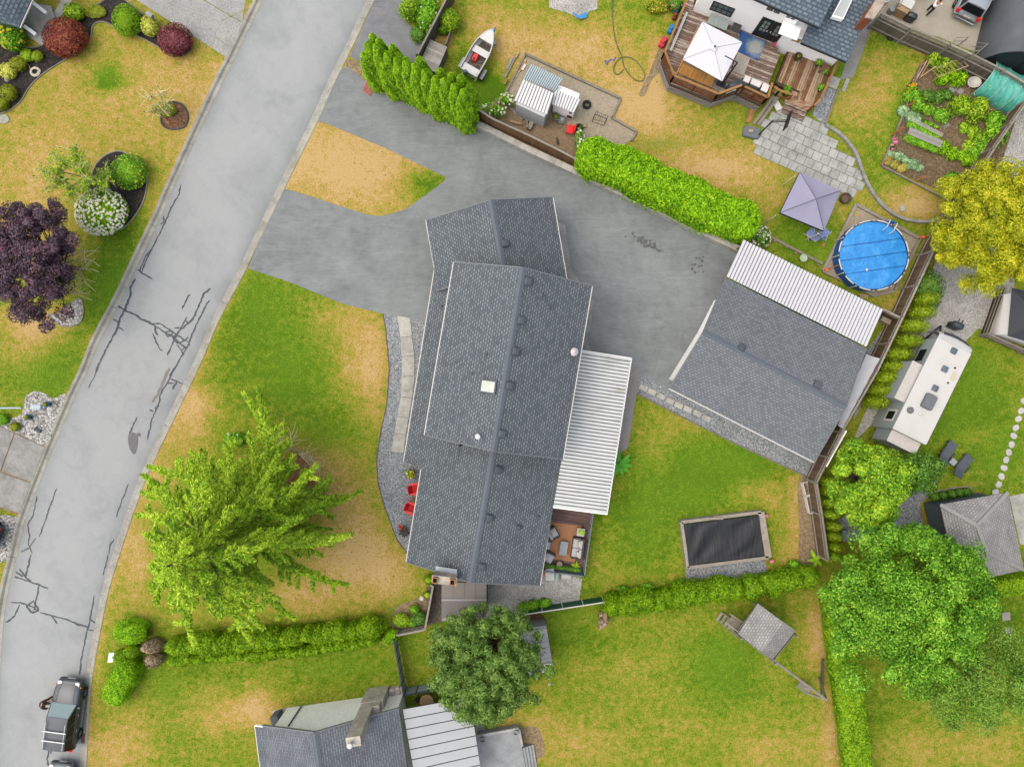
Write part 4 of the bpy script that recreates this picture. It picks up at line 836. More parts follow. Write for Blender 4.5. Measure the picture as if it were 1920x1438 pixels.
def railing(root, a, b_, z0, z1, infill='lattice', posts=None, mat=CEDAR):
    L = (b_ - a).length; n = posts or max(2, round(L / 1.7) + 1)
    MB().beam(a + up * z1, b_ + up * z1, .14, .05).build('handrail', mat, root); MB().beam(a + up * (z0 + .05), b_ + up * (z0 + .05), .05, .12).build('bottom_rail', RUST, root)
    for i in range(n): p = a.lerp(b_, i / (n - 1)); MB().beam(p + up * (z0 - .1), p + up * (z1 - .03), .09, .09).build('post', RUST, root)
    if infill == 'lattice':
        m = MB(); k = max(2, int(L / .11)); hh = z1 - .1 - (z0 + .12)
        for i in range(1, k): p = a.lerp(b_, i / k); m.beam(p + up * (z0 + .12), p + up * (z1 - .08), .03, .012)
        for j in range(1, 7): m.beam(a + up * (z0 + .12 + hh * j / 7), b_ + up * (z0 + .12 + hh * j / 7), .012, .03)
        m.build('lattice', RUST, root)['kind'] = 'stuff'
    elif infill == 'board': MB().beam(a + up * ((z0 + z1) / 2), b_ + up * ((z0 + z1) / 2), .03, z1 - z0 - .25).build('sign_board', DKFR, root)
def lattice(root, a, b_, z0, z1):
    m = MB(); L = (b_ - a).length; n = int(L / .21); d = (b_ - a) / L
    for i in range(-5, n + 1):
        for s in (1, -1):
            u0 = i * .21; u1 = u0 + (z1 - z0) ; p, q = (u0, z0), (u1, z1)
            if s < 0: p, q = (u0, z1), (u1, z0)
            c0, c1 = max(0, p[0]), min(L, q[0])
            if c1 - c0 > .03:
                f = lambda c: p[1] + (q[1] - p[1]) * (c - p[0]) / (q[0] - p[0]); m.beam(a + d * c0 + up * f(c0), a + d * c1 + up * f(c1), .035, .012)
    m.build('lattice_skirt', LATT, root)['kind'] = 'stuff'
for i in range(4): railing(dk, DK[i], DK[i + 1], .95, 1.9, 'board' if i == 3 else 'lattice'); lattice(dk, DK[i] * .99, DK[i + 1] * .99, .05, .82)
railing(dk, DK[4].lerp(DK[5], .12), DK[5], .95, 1.9, 'lattice', 3); lattice(dk, DK[4] * .99, DK[5] * .99, .05, .82); railing(dk, DK[5], DK[5].lerp(DK[6], .9), .95, 1.9, '', 2)
# the two words on the dark board of the rail
def words(txt, c, d, n, size, mat, parent, ext=.01):
    cu = bpy.data.curves.new('lettering', 'FONT'); cu.body = txt; cu.size = size; cu.extrude = ext; cu.align_x = 'CENTER'; cu.align_y = 'CENTER'
    t = bpy.data.objects.new('lettering', cu); COL.objects.link(t); me = bpy.data.meshes.new_from_object(t.evaluated_get(bpy.context.evaluated_depsgraph_get())); bpy.data.objects.remove(t)
    me.materials.clear(); me.materials.append(mat); o = bpy.data.objects.new('lettering', me); COL.objects.link(o); x = d.normalized(); z = n.normalized(); y = z.cross(x)
    m = Matrix((x, y, z)).transposed().to_4x4(); m.translation = c; o.parent = parent; o.matrix_local = _root[parent].inverted() @ m; return o
dd = DK[4] - DK[3]; nn = Vector((dd.y, -dd.x, 0)).normalized(); words('smile', DK[3].lerp(DK[4], .62) + nn * .035 + up * 1.5, dd, nn, .34, WHITEP, dk); words('eat', DK[3].lerp(DK[4], .3) + nn * .035 + up * 1.4, dd, nn, .3, CEDAR, dk)
# lower deck with steps
LD = [P(x, y, .5).xy.to_3d() for x, y in ((1480, 92), (1562, 121), (1527, 196), (1487, 184), (1500, 172), (1466, 158), (1457, 152))]
ld = thing('deck', 'lower brown deck with four steps down to the paver patio', 'deck', P(1500, 140))
boards(ld, LD, nW, .15, .02, .52, .04, DECKW2); MB().prism([p * .995 for p in LD], .05, .44).build('underframe', plain('deck_shadow_frame', (92, 76, 64)), ld)  # block under the boards, likewise coloured dark for under-deck shade
for k in range(3): q0, q1 = P(1468 - k * 1.5, 196 + k * 7, 0), P(1508 - k * 1.5, 212 + k * 7, 0); MB().beam(q0 + up * (.4 - k * .14), q1 + up * (.4 - k * .14), .26, .05).build('step', DECKW, ld)
MB().prism([P(1480, 176), P(1528, 196), P(1508, 212), P(1466, 195)], .05, .5).build('landing', DECKW2, ld)
railing(ld, LD[1], LD[2], .55, 1.5, '', 4); railing(ld, P(1510, 214).xy.to_3d(), LD[2], .5, 1.45, '', 2)
for q, z in (((1452, 163, 1462, 170), 1.3), ((1462, 170, 1486, 178), 1.3)): railing(ld, P(q[0], q[1], z).xy.to_3d(), P(q[2], q[3], z).xy.to_3d(), .5, 1.3, '', 2)
# planks stacked beside the deck
for k, (x0, y0, x1, y1, lb) in enumerate(((1452, 178, 1412, 234, 'long grey plank leaning from the deck onto the grass, outer of two'), (1458, 182, 1420, 236, 'long grey plank leaning from the deck onto the grass, inner of two'))):
    MB().beam(P(x0, y0) + up * .5, P(x1, y1) + up * .1, .2, .05).solo('plank', TIMBER, lb, 'plank')
for k in range(5):
    MB().beam(P(1417 - k * 3, 203 + k * .6) + up * (.1 + .03 * (k % 2)), P(1406 - k * 2.2, 230 + k * .4) + up * .1, .07, .06).solo('timber_offcut', CEDAR, 'short cedar offcut piled on the grass beside the deck planks', 'timber', 'cedar offcuts beside the deck')

# ================= neighbour to the south: white stucco house =================
sh = thing('house', 'white stucco house with slate grey roof and stone chimney below the clipped hedge', 'house', P(640, 1400))
w1, w2, w3 = P(572, 1322), P(692, 1302), P(757, 1296)
pk = P(592, 1392, 5.0); eL = P(478, 1362, 3.0); eR = P(760, 1338, 3.3)
dS = (w3 - w1).normalized(); nS = Vector((dS.y, -dS.x, 0)); nS = nS if nS.y < 0 else -nS
m = MB(); q0, q1 = w1 - dS * 1.2, w3; mid = q0.lerp(q1, .42); bk = nS * 9
m.poly([q0, q1, q1 + up * 3.1, mid + up * 4.75, q0 + up * 3.1]).poly([q1, q1 + bk, q1 + bk + up * 3.1, q1 + up * 3.1]).poly([q0 + bk, q0, q0 + up * 3.1, q0 + bk + up * 3.1]); m.build('wall', STUCCO, sh)
ov = -nS * .35
rA, rB = mid + ov + up * 4.95, mid + bk + up * 4.95
gable(sh, q0 + ov - dS * .55 + up * 3.0, q0 + bk - dS * .55 + up * 3.0, rB, rA, q1 + ov + dS * .25 + up * 3.25, q1 + bk + dS * .25 + up * 3.25, SHB)
m = MB(); m.slab([P(478, 1360, 2.5), P(479, 1390, 2.5) + nS * 6, P(530, 1366, 3.0) + nS * 6.6, P(532, 1366, 3.0)], .14); ro = m.build('roof', SHB, sh); gutter(P(478, 1360, 2.5), P(479, 1390, 2.5) + nS * 6, ro)
MB().beam(P(478, 1360, 2.5) + up * -.05, P(532, 1366, 3.0) + up * -.05, .06, .14).build('fascia', WHITEP, ro)
STONE = m_concrete('stone_chimney', (178, 172, 162), .25, 1.7)
cb = [P(692, 1291), P(731, 1286), P(728, 1300), P(690, 1305)]; cx = sum(cb, Vector()) / 4; ch2 = MB(); dxs = dS
lo = [cx + dxs * u + nS * v for u, v in ((-.72, .3), (.72, .3), (.72, -.3), (-.72, -.3))]; ch2.prism(lo, 0, 2.2); hi = [cx - dxs * .22 + dxs * u + nS * v for u, v in ((-.42, .28), (.42, .28), (.42, -.28), (-.42, -.28))]
ch2.prism(hi, 2.2, 6.6); ch2.prism([cx + dxs * u + nS * v for u, v in ((.2, .29), (.6, .29), (.6, -.29), (.2, -.29))], 2.2, 2.9); c2o = ch2.build('chimney', STONE, sh)
cc2 = sum(hi, Vector()) / 4; MB().lathe((cc2.x - .1, cc2.y, 6.6), [(.09, 0), (.09, .4), (.17, .42), (.15, .52), (.02, .56)], 12).build('chimney_pot', WHITEM, c2o)
for k in range(3): MB().box(cx + dxs * (.95 + k * .33) + up * (.25 - .04 * k), (.36, .4, .5 - .08 * k), math.atan2(dS.y, dS.x) + .2 * k).build('stone', STONE, c2o)
MB().beam(w1 - dS * .2 - nS * .05 + up * .1, w1 - dS * .2 - nS * .05 + up * 2.9, .06, .06).build('downpipe', DKFR, sh)
window(sh, w1 + dS * 1.0, w1 + dS * .2, 1.2, 2.0) if False else None
MB().box(P(520, 1345, .5), (.5, .6, 1.0), .4).solo('heat_pump', plain('dark_grey_unit', (96, 104, 108), .6), 'dark grey heat pump box standing beside white stucco wall', 'heat pump')
ground('gravel_corner', [(510, 1332), (556, 1322), (580, 1330), (540, 1362), (515, 1360)], .02, GRAVELT)
# standing-seam patio roof, panel by panel
pr = thing('patio_cover', 'pale grey metal patio roof of wide panels with dark seams beside pine tree', 'patio cover', P(820, 1390))
PAN = plain('pale_roof_panel', (188, 195, 199), .45, 0, .05, 1.5); t0, t1, t2, t3 = P(755, 1329, 2.9), P(880, 1306, 2.6), P(906, 1470, 2.6), P(786, 1500, 2.9); N = 9
for k in range(N):
    e = .05 / N; a, b_, c_, d_ = t0.lerp(t3, k / N + e), t1.lerp(t2, k / N + e), t1.lerp(t2, (k + 1) / N - e), t0.lerp(t3, (k + 1) / N - e)
    MB().slab([a, b_, c_, d_], .05).build('roof_panel', PAN, pr)
MB().slab([t0 - up * .045, t1 - up * .045, t2 - up * .045, t3 - up * .045], .03).build('seam_backing', DKFR, pr)
for p in (t1, t1.lerp(t2, .5)): MB().beam((p.x - .1, p.y - .15, 0), (p.x - .1, p.y - .15, 2.55), .12, .12).build('post', GUT, pr)
# raised concrete terrace with steps
tr = thing('terrace', 'raised grey concrete terrace with four steps and corner planters beside patio roof', 'terrace', P(945, 1410))
GREYP = m_concrete('painted_concrete', (178, 184, 186), .12)
MB().prism([P(x, y, .6) for x, y in ((880, 1380), (972, 1364), (1000, 1520), (900, 1520))], 0, .6).build('slab', GREYP, tr)
for k in range(4): MB().prism([P(978 + k * 5.5, 1402, .5), P(984 + k * 5.5, 1401, .5), P(1000 + k * 5.5, 1500, .5), P(994 + k * 5.5, 1500, .5)], 0, .52 - .13 * k).build('step', GREYP, tr)
for a, b_ in (((884, 1381), (972, 1365)), ((973, 1366), (979, 1398))): MB().beam(P(*a, .65) , P(*b_, .65), .16, .16).build('coping', m_concrete('pale_coping', (200, 204, 204)), tr)
for x, y in ((905, 1384), (967, 1371)):
    pl = MB(); pl.lathe(P(x, y, .73), [(.12, 0), (.15, .2), (.17, .24), (.13, .24), (.11, .1)], 14); pl.solo('plant_pot', plain('grey_pot', (168, 172, 172)), 'small round grey pot on the concrete terrace corner ' + ('beside the patio roof' if x < 950 else 'above the four steps'), 'pot')
MB().beam(P(895, 1345, .05), P(905, 1382, .05), .55, .06).solo('walkway', GREYP, 'narrow concrete walkway between patio roof and raised terrace', 'walkway')

# ================= sheds and small buildings =================
def shed(name, label, cat, corners, ze, zr, along, wallmat, roofmat, inset=.2, rname='roof'):
    """gable-roofed shed; corners = 4 roof corner pixels at eave height, ridge between the mid points of edges `along`"""
    c = [P(x, y, ze) for x, y in corners]; r = thing(name, label, cat, sum((Vector((p.x, p.y, 0)) for p in c), Vector()) / 4)
    if along: c = c[1:] + c[:1]
    A, B, Cc, D = c; ra = (A + D) / 2; rb = (B + Cc) / 2; ra.z = rb.z = zr
    gable(r, A, B, rb, ra, D, Cc, roofmat, rname, .1); gable_walls(r, (A, B, Cc, D), (ra, rb), wallmat, inset, .12); return r
METB = plain('brown_grey_metal', (138, 134, 132), .5, 0, .1, 2)
r = thing('garden_shed', 'flat brown-grey metal shed roof beside brick chimney of the charcoal house', 'shed', P(870, 1125))
A, B, Cc, D = P(828, 1092, 2.0), P(912, 1092, 2.0), P(912, 1158, 1.9), P(828, 1158, 1.9); M1, M2 = P(828, 1124, 2.2), P(912, 1124, 2.2)
m = MB(); m.slab([A, B, M2, M1], .06); m.slab([Cc, D, M1, M2], .06); ro = m.build('roof', METB, r); MB().beam(M1 + up * .04, M2 + up * .04, .12, .04).build('ridge_cap', plain('pale_ridge', (168, 170, 172), .5), ro)
for k in range(1, 4): MB().beam(A.lerp(B, k / 4) + up * .012, M1.lerp(M2, k / 4) + up * .012, .025, .03).build('seam', METB, ro)
MB().prism([p * .985 for p in (A, B, Cc, D)], 0, 1.85).build('wall', plain('shed_wall', (120, 112, 104)), r)
r = thing('garden_shed', 'low grey metal garden shed half hidden under the round pine tree', 'shed', P(1005, 1220)); PG = plain('grey_sheet', (164, 166, 168), .5, 0, .08, 2)
A, B, Cc, D = P(972, 1184, 1.5), P(1025, 1178, 1.5), P(1038, 1257, 1.5), P(985, 1268, 1.5); m = MB(); m.slab([A, B, B.lerp(Cc, .18), A.lerp(D, .18)], .05); m.build('roof_panel', plain('pale_sheet', (186, 184, 180), .5), r)
for k in range(5):
    u, v = .18 + .13 * k, .18 + .13 * (k + 1) - .006; m = MB(); m.slab([A.lerp(D, u), B.lerp(Cc, u), B.lerp(Cc, v), A.lerp(D, v)], .05); m.build('roof_panel', PG, r)
m = MB(); m.slab([A.lerp(D, .84), B.lerp(Cc, .84), Cc, D], .05); m.build('roof_panel', plain('pale_sheet', (186, 184, 180), .5), r)
MB().box(P(1027, 1246, 1.56), (.5, .18, .06), .1).build('hatch', GUT, r)
MB().prism([p * .99 for p in (A, B, Cc, D)], 0, 1.44).build('wall', PG, r)
# gazebo, south-east
r = thing('garden_house', 'small garden house with silver-grey hipped shingle roof beside round leafy trees', 'garden house', P(1840, 1005)); hq = [P(1763, 946, 2.5), P(1890, 923, 2.5), P(1920, 1068, 2.5), P(1796, 1096, 2.5)]; h1, h2 = P(1832, 985, 3.3), P(1850, 1035, 3.3); m = MB()
for q in ((hq[0], hq[1], h1), (hq[1], hq[2], h2, h1), (hq[2], hq[3], h2), (hq[3], hq[0], h1, h2)): m.slab(q, .08)
ro = m.build('roof', SHP, r); hc = sum(hq, Vector()) / 4; MB().prism([hc + (p - hc) * .86 for p in hq], 0, 2.45).build('wall', plain('slate_blue_siding', (86, 98, 104), .7), r)
for a, b_ in ((hq[0], h1), (hq[1], h1), (hq[2], h2), (hq[3], h2), (h1, h2)): MB().beam(a + up * .01, b_ + up * .01, .22, .05).build('hip_cap', plain('silver_cap', (160, 161, 160), .9), ro)
MB().prism([P(x, y) for x, y in ((1735, 944), (1765, 936), (1800, 1060), (1790, 1085))], 0, .06).build('step', CONC, r)
ground('concrete_yard', [(1892, 930), (2050, 900), (2050, 1040), (1912, 1020)], .02, CONC)
# black shed, east edge
r = thing('canopy_shed', 'white walled shed with peaked black fabric roof behind a brown fence', 'shed', P(1905, 600)); BLK = plain('black_fabric', (58, 62, 70), .7, 0, .12, 2)
cc_ = [P(1897, 540, 2.0), P(1889, 630, 2.0), P(1990, 660, 2.0), P(2000, 560, 2.0)]; ap = P(1955, 600, 2.7); m = MB()
for i in range(4): m.poly([cc_[i], cc_[(i + 1) % 4], ap])
m.build('roof', BLK, r); sc0 = sum(cc_, Vector()) / 4; MB().prism([sc0 + (p - sc0) * .86 for p in cc_], 0, 1.9).build('wall', WHITEP, r)
MB().rbox(P(1899, 560, .55), (.7, .5, 1.1), .1, .4).build('water_tank', GUT, r)
# black arched tarpaulin shelter, north-east
r = thing('arched_shelter', 'large black arched tarpaulin shelter standing behind the lattice topped fence', 'shelter', P(1870, 60)); FAB = plain('grey_black_tarpaulin', (98, 105, 113), .55, 0, .14, 1.2)
ax0, ax1 = P(1868, 138), P(1925, -95); dax = (ax1 - ax0).normalized(); sx = Vector((-dax.y, dax.x, 0))
def arch(u, v): a = math.pi * u; L_ = (ax1 - ax0).length; return ax0 + dax * (v * L_) + sx * (1.75 * math.cos(a)) + up * (2.9 * math.sin(a) ** .8 - .06 * abs(math.sin(v * math.pi * 5)) + .02 * math.sin(u * 33 + v * 20))
MB().grid(arch, 28, 40).build('cover', FAB, r, smooth=True)
m = MB(); m.poly([arch(k / 24, 0) + dax * .03 for k in range(25)]); m.build('end_panel', plain('black_end_panel', (46, 52, 58), .6), r)
m = MB(); m.tube([arch(k / 24, 0) + up * .03 - dax * .02 for k in range(25)], .05, 6); m.build('hoop', DKFR, r)
m = MB(); m.beam(ax0 - dax * .02 - sx * .6 + up * .05, ax0 - dax * .02 - sx * .6 + up * 2.55, .03, .03); m.build('zip', DKFR, r)
# house corner, north-west
r = thing('house', 'house corner with blue-grey roof and concrete porch beside dome shaped red maple', 'house', P(0, 0))
z = 2.8; c1, c2, c3 = P(-60, 28, z), P(36, 52, z), P(63, -10, z); m = MB(); m.slab([c2, P(110, -110, z), P(20, -150, z + 1.4), P(-70, -30, z + 1.4)], .15); m.slab([P(-130, 10, z), c2, P(-70, -30, z + 1.4), P(-140, -60, z + 1.4)], .15); ro = m.build('roof', SHN, r); gutter(c2, P(110, -110, z), ro)
MB().prism([P(-60, 60), P(28, 62), P(60, 8), P(40, -60), P(-60, -60)], 0, 2.6).build('wall', plain('pale_blue_wall', (186, 206, 212), .7), r)
MB().prism([P(x, y) for x, y in ((42, 62), (82, 88), (108, 40), (98, 14), (64, 8))], 0, .16).build('porch', CONC, r)
for x0, y0, x1, y1 in ((46, 50, 68, 66), (62, 6, 88, 26)): MB().beam(P(x0, y0, .5), P(x1, y1, .3), .22, .25).build('porch_beam', WHITEP, r)
ground('concrete_walk', [(96, 34), (112, 8), (125, -40), (150, -40), (138, 0), (118, 28), (108, 40)], .04, CONC)

# hen house with two white ribbed roofs
hn = thing('hen_house', 'hen house with white and pale blue ribbed metal roofs in the sand yard', 'hen house', P(1015, 190))
PBLUE = plain('pale_blue_metal', (176, 198, 206), .4, 0, .06, 2)
a, b_, c_, d_ = P(996, 121, 2.4), P(1056, 149, 2.4), P(1040, 173, 2.0), P(981, 149, 2.3); corrugated(a, b_, c_, d_, 16, .04, PBLUE, hn, 'roof_sheet')
a, b_, c_, d_ = P(981, 150, 2.35), P(1039, 176, 2.35), P(1026, 216, 2.0), P(964, 189, 2.0); corrugated(a, b_, c_, d_, 11, .05, WHITEM, hn, 'roof_sheet')
MB().prism([p.xy.to_3d() * .99 for p in (P(985, 143, 2.3), P(1040, 168, 2.3), P(1022, 212, 2.3), P(968, 187, 2.3))], 0, 2.0).build('wall', plain('pale_grey_boards', (196, 202, 202), .8), hn)
f0, f1 = P(972, 198), P(1025, 222)
window(hn, f0.lerp(f1, .42), f0.lerp(f1, .66), .5, 1.7, WHITEP); window(hn, f0.lerp(f1, .7), f0.lerp(f1, .97), .5, 1.7, WHITEP); MB().prism([f0.lerp(f1, .02) + Vector((0, -.02, 0)), f0.lerp(f1, .36) + Vector((0, -.02, 0)), f0.lerp(f1, .36) + Vector((0, .05, 0)), f0.lerp(f1, .02) + Vector((0, .05, 0))], .05, 1.8).build('door', plain('grey_green_door', (164, 168, 146), .8), hn)
k2 = thing('rabbit_hutch', 'small white hutch with white ribbed roof joined to the hen house side', 'hutch', P(1062, 205))
a, b_, c_, d_ = P(1041, 168, 2.0), P(1089, 188, 2.0), P(1077, 212, 1.75), P(1034, 196, 1.75); corrugated(a, b_, c_, d_, 9, .04, WHITEM, k2)
MB().prism([P(1040, 178).xy.to_3d(), P(1082, 196).xy.to_3d(), P(1073, 226).xy.to_3d(), P(1036, 212).xy.to_3d()], .1, 1.7).build('wall', WHITEP, k2)
h0, h1 = P(1036, 213), P(1073, 227); window(k2, h0.lerp(h1, .72), h0.lerp(h1, .96), .9, 1.5, WHITEP); MB().beam(h0.lerp(h1, .7) + up * .5 + Vector((0, -.03, 0)), h0.lerp(h1, .95) + up * .5 + Vector((0, -.03, 0)), .03, .3).build('vent_grille', DKFR, k2)
m = MB(); m.slab([P(1046, 160, 1.2), P(1086, 178, 1.2), P(1082, 186, 1.15), P(1043, 168, 1.15)], .03); m.build('side_roof', plain('clear_sheet', (178, 186, 180), .3), k2)
# timber box beside the tall cedars, hutch with straw
r = thing('timber_box', 'grey boarded timber box with sloping lid beside the tall cedar row', 'box', P(810, 110)); BR = P(785, 130, .9), P(826, 152, .9)
A, B, Cc, D = P(806, 76, 1.1), P(838, 90, 1.1), P(818, 138, 1.0), P(786, 122, 1.0); PW = m_wood('silver_boards', (192, 190, 182), .18)
boards(r, [A, B, Cc, D], B - A, .13, .012, 1.1, .03, PW); MB().prism([p.xy.to_3d() for p in (A, B, Cc, D)], 0, 1.05).build('wall', TIMBER, r)
r = thing('compost_bin', 'grey timber straw pen with open top beside the lidded box', 'bin', P(830, 75))
for q in ((821, 48, 848, 62), (848, 62, 838, 92), (821, 48, 806, 76)): MB().beam(P(q[0], q[1]) + up * .35, P(q[2], q[3]) + up * .35, .06, .7).build('side_board', TIMBER, r)
# ================= fences and low walls =================
BROWNF = m_wood('brown_fence', (124, 104, 84), .3, (14, 14, 1)); GREYF = m_wood('grey_fence', (128, 122, 110), .3, (14, 14, 1)); SILV = m_wood('silver_rail', (168, 162, 150), .2); DRIVF = m_wood('driveway_fence', (136, 106, 74), .3, (14, 14, 1)); ORANGE = m_wood('orange_post', (186, 122, 62), .15, (6, 6, 1))
def fence(label, path, z, mat, rail=SILV, post=SILV, bw=.145, cap=.12, ph=.1, step=2.3, lat=0, side=1, group=None):
    pts = [P(x, y, z).xy.to_3d() for x, y in path]; root = thing('fence', label, 'fence', pts[0].lerp(pts[-1], .5), 0, group)
    bm = mesh_of(MB().box((0, 0, (z - lat) / 2), (bw - .008, .022, z - lat - .06)), 'board', mat); pm = mesh_of(MB().box((0, 0, (z + ph) / 2), (.1, .1, z + ph)), 'post', post)
    for a, b_ in zip(pts, pts[1:]):
        d = (b_ - a).normalized(); L = (b_ - a).length; rz = math.atan2(d.y, d.x); n = Vector((-d.y, d.x, 0)) * side; k = max(1, round(L / bw)); w_ = L / k
        for i in range(k): inst('board', bm, a + d * (i + .5) * w_ + n * rg.uniform(-.006, .006) + up * rg.uniform(-.02, .01), rz, root)
        for i in range(max(1, round(L / step)) + 1): inst('post', pm, a.lerp(b_, i / max(1, round(L / step))) - n * .07, rz, root)
        MB().beam(a + up * (z + .02), b_ + up * (z + .02), cap, .04).build('cap_rail', rail, root)
        for zz in (.35, z - lat - .25): MB().beam(a - n * .04 + up * zz, b_ - n * .04 + up * zz, .05, .09).build('rail', rail, root)
        if lat:
            m = MB(); q = int(L / .13)
            for i in range(q):
                p0 = a + d * (L * i / q); m.beam(p0 + up * (z - lat), p0 + d * min(lat, L * (1 - i / q)) + up * (z - .02), .03, .012); m.beam(p0 + d * min(lat, L * (1 - i / q)) + up * (z - lat), p0 + up * (z - .02), .03, .012)
            m.build('lattice', rail, root)['kind'] = 'stuff'
    return root
fence('grey board fence with lattice top beside the vegetable garden and black shelter', [(1654, 26), (1710, 54), (1781, 84), (1823, 103), (1883, 133), (1925, 158), (1985, 188)], 1.85, GREYF, lat=.35)
fence('brown board fence between the vegetable garden and the pale gravel lot', [(1926, 190), (1864, 279), (1788, 400), (1749, 473)], 1.8, BROWNF)
fence('brown board fence beside the round blue pool and yellow conifer', [(1749, 473), (1720, 536), (1693, 594)], 1.8, BROWNF)
fence('brown board fence behind the workshop, lined by small clipped cedars', [(1693, 594), (1645, 695), (1577, 811), (1531, 905)], 1.8, BROWNF)
fence('brown board fence beside the covered black bed, ending at the clipped hedge', [(1531, 905), (1541, 965), (1553, 1050)], 1.8, BROWNF)
fence('short brown board fence beside the white lean-to and the pool lawn', [(1656, 580), (1690, 597)], 1.6, BROWNF)
fence('brown driveway fence with orange posts standing on the block wall', [(895, 205), (925, 224), (989, 253), (1050, 283), (1080, 299)], 1.75, DRIVF, SILV, ORANGE, ph=-.05, side=-1)
fence('grey weathered fence between the asphalt drive and the boat lawn', [(848, -24), (836, 0), (783, 103)], 1.7, GREYF)
fence('pale low fence between shrub bed and metal shed', [(812, 1098), (797, 1178)], 1.2, SILV, bw=.12)
fence('short pale fence from shrub bed to the dark metal fence', [(797, 1180), (745, 1191)], 1.0, SILV, bw=.12)
fence('brown plank wall beside the white walled black roofed shed', [(1886, 540), (1855, 627), (1925, 658), (1990, 690)], .9, m_wood('dark_brown_plank', (92, 70, 56), .3), bw=.3)
# dark metal fence by the south house
DKB = plain('dark_blue_metal', (52, 66, 78), .5); LTM = plain('light_panel', (158, 170, 176), .5)
r = thing('fence', 'low dark metal fence with pale panels beside the white stucco house', 'fence', P(755, 1245))
q = [P(738, 1200, 1.2).xy.to_3d(), P(757, 1303, 1.2).xy.to_3d(), P(826, 1291, 1.2).xy.to_3d()]
for a, b_ in zip(q, q[1:]):
    k = max(2, round((b_ - a).length / .75))
    for i in range(k + 1): p = a.lerp(b_, i / k); MB().beam(p, p + up * 1.25, .06, .06).build('post', DKB, r)
    for i in range(k): MB().beam(a.lerp(b_, (i + .06) / k) + up * .6, a.lerp(b_, (i + .94) / k) + up * .6, .025, 1.0).build('panel', LTM, r)
    MB().beam(a + up * 1.22, b_ + up * 1.22, .09, .06).build('cap_rail', DKB, r)
# green mesh fence
GM = NB('green_mesh', .7); GM.col(C(30, 92, 62)); GM = GM.m
r = thing('fence', 'green mesh fence with pale top rail between gravel yard and lawn', 'fence', P(1055, 1140)); a, b_ = P(978, 1153, 1.3).xy.to_3d(), P(1133, 1129, 1.3).xy.to_3d()
MB().beam(a + up * .62, b_ + up * .62, .015, 1.1).build('mesh_panel', GM, r); MB().tube([a + up * 1.28, b_ + up * 1.28], .04, 8).build('top_rail', GUT, r)
for t in (0, .25, .5, .75, 1): p = a.lerp(b_, t); MB().tube([p, p + up * 1.36], .035, 8).build('post', GUT, r)
# concrete block retaining wall along the drive
r = thing('retaining_wall', 'long concrete block retaining wall along the asphalt drive', 'wall', P(1130, 350))
pts = [P(x, y) for x, y in ((886, 236), (905, 243), (985, 283), (1100, 337), (1240, 403), (1384, 472))]
bw = mesh_of(MB().rbox((0, 0, .11), (.425, .3, .22), .02), 'block', BLOCKW); cw = mesh_of(MB().rbox((0, 0, .045), (.425, .4, .09), .02), 'cap_block', m_concrete('cap_block', (204, 204, 196), .12))
for row in range(2):
    dp = resample(pts, .43)
    for i, (a, b_) in enumerate(zip(dp, dp[1:])):
        d = b_ - a
        if d.length < .3: continue
        c = a.lerp(b_, .5 if row == 0 else .5); rz = math.atan2(d.y, d.x); inst('block', bw, c + up * (.225 * row) + Vector((d.y, -d.x, 0)).normalized() * (.02 * (1 - row)), rz, r)
        if row == 1: inst('cap_block', cw, c + up * .455 + Vector((-d.y, d.x, 0)).normalized() * .04, rz, r)
MB().tube([p + up * .2 + Vector((.12, .22, 0)) for p in pts], .18, 5).build('backfill', SOIL, r)
# curved low block edging between the patio and the upper lawn
r = thing('garden_wall', 'low curved concrete block edging between paver patio and lawn', 'wall', P(1640, 350))
cp = [P(*p) for p in smoothpts([(1546, 236), (1568, 249), (1588, 268), (1604, 292), (1613, 318), (1622, 340), (1636, 365), (1655, 388), (1682, 407), (1710, 415), (1740, 416), (1782, 407)], 5)]
bl = mesh_of(MB().rbox((0, 0, .12), (.285, .2, .24), .02), 'block', m_concrete('edging_block', (164, 166, 158), .16)); dp = resample(cp, .29)
for a, b_ in zip(dp, dp[1:]): inst('block', bl, a.lerp(b_, .5), math.atan2((b_ - a).y, (b_ - a).x), r)
MB().beam(P(1571, 168) + up * .06, P(1546, 234) + up * .06, .12, .12).solo('timber_edging', EDGE, 'straight pale edging beside the gravel corner of the lower deck', 'edging')
# garden bed edging
m = MB()
for a, b_ in (((1725, 122), (1692, 215)), ((1692, 215), (1651, 312)), ((1651, 312), (1720, 348)), ((1720, 348), (1790, 384))): m.beam(P(*a) + up * .1, P(*b_) + up * .1, .08, .2)
m.solo('timber_edging', TIMBER, 'dark timber edging around the vegetable garden soil', 'edging')
# pavers of the patio
r = thing('paver_patio', 'patio of square concrete pavers between lower deck and round pool', 'patio', P(1520, 285)); PP = [(1446, 212), (1466, 208), (1512, 224), (1545, 240), (1553, 252), (1567, 276), (1592, 288), (1606, 302), (1612, 326), (1620, 352), (1598, 362), (1565, 350), (1535, 338), (1498, 330), (1478, 312), (1452, 302), (1414, 278), (1428, 252), (1438, 226)]
pv = mesh_of(MB().rbox((0, 0, .03), (.585, .585, .06), .035), 'paver', PAVER); PPw = [P(*p) for p in PP]; o_ = P(1500, 280); an = R(-24); ux, uy = Vector((math.cos(an), math.sin(an), 0)), Vector((-math.sin(an), math.cos(an), 0))
for i in range(-8, 9):
    for j in range(-8, 9):
        c = o_ + ux * (i * .61 + (.3 if j % 2 else 0)) + uy * j * .61
        if inside(c, PPw): inst('paver', pv, c + up * rg.uniform(-.012, .012), an + rg.uniform(-.03, .03), r)
ground('joint_soil', [(x + (1520 - x) * .04, y + (285 - y) * .04) for x, y in PP], .012, m_soil('mossy_joint', [(112, 118, 70), (150, 148, 96), (170, 168, 120)]))
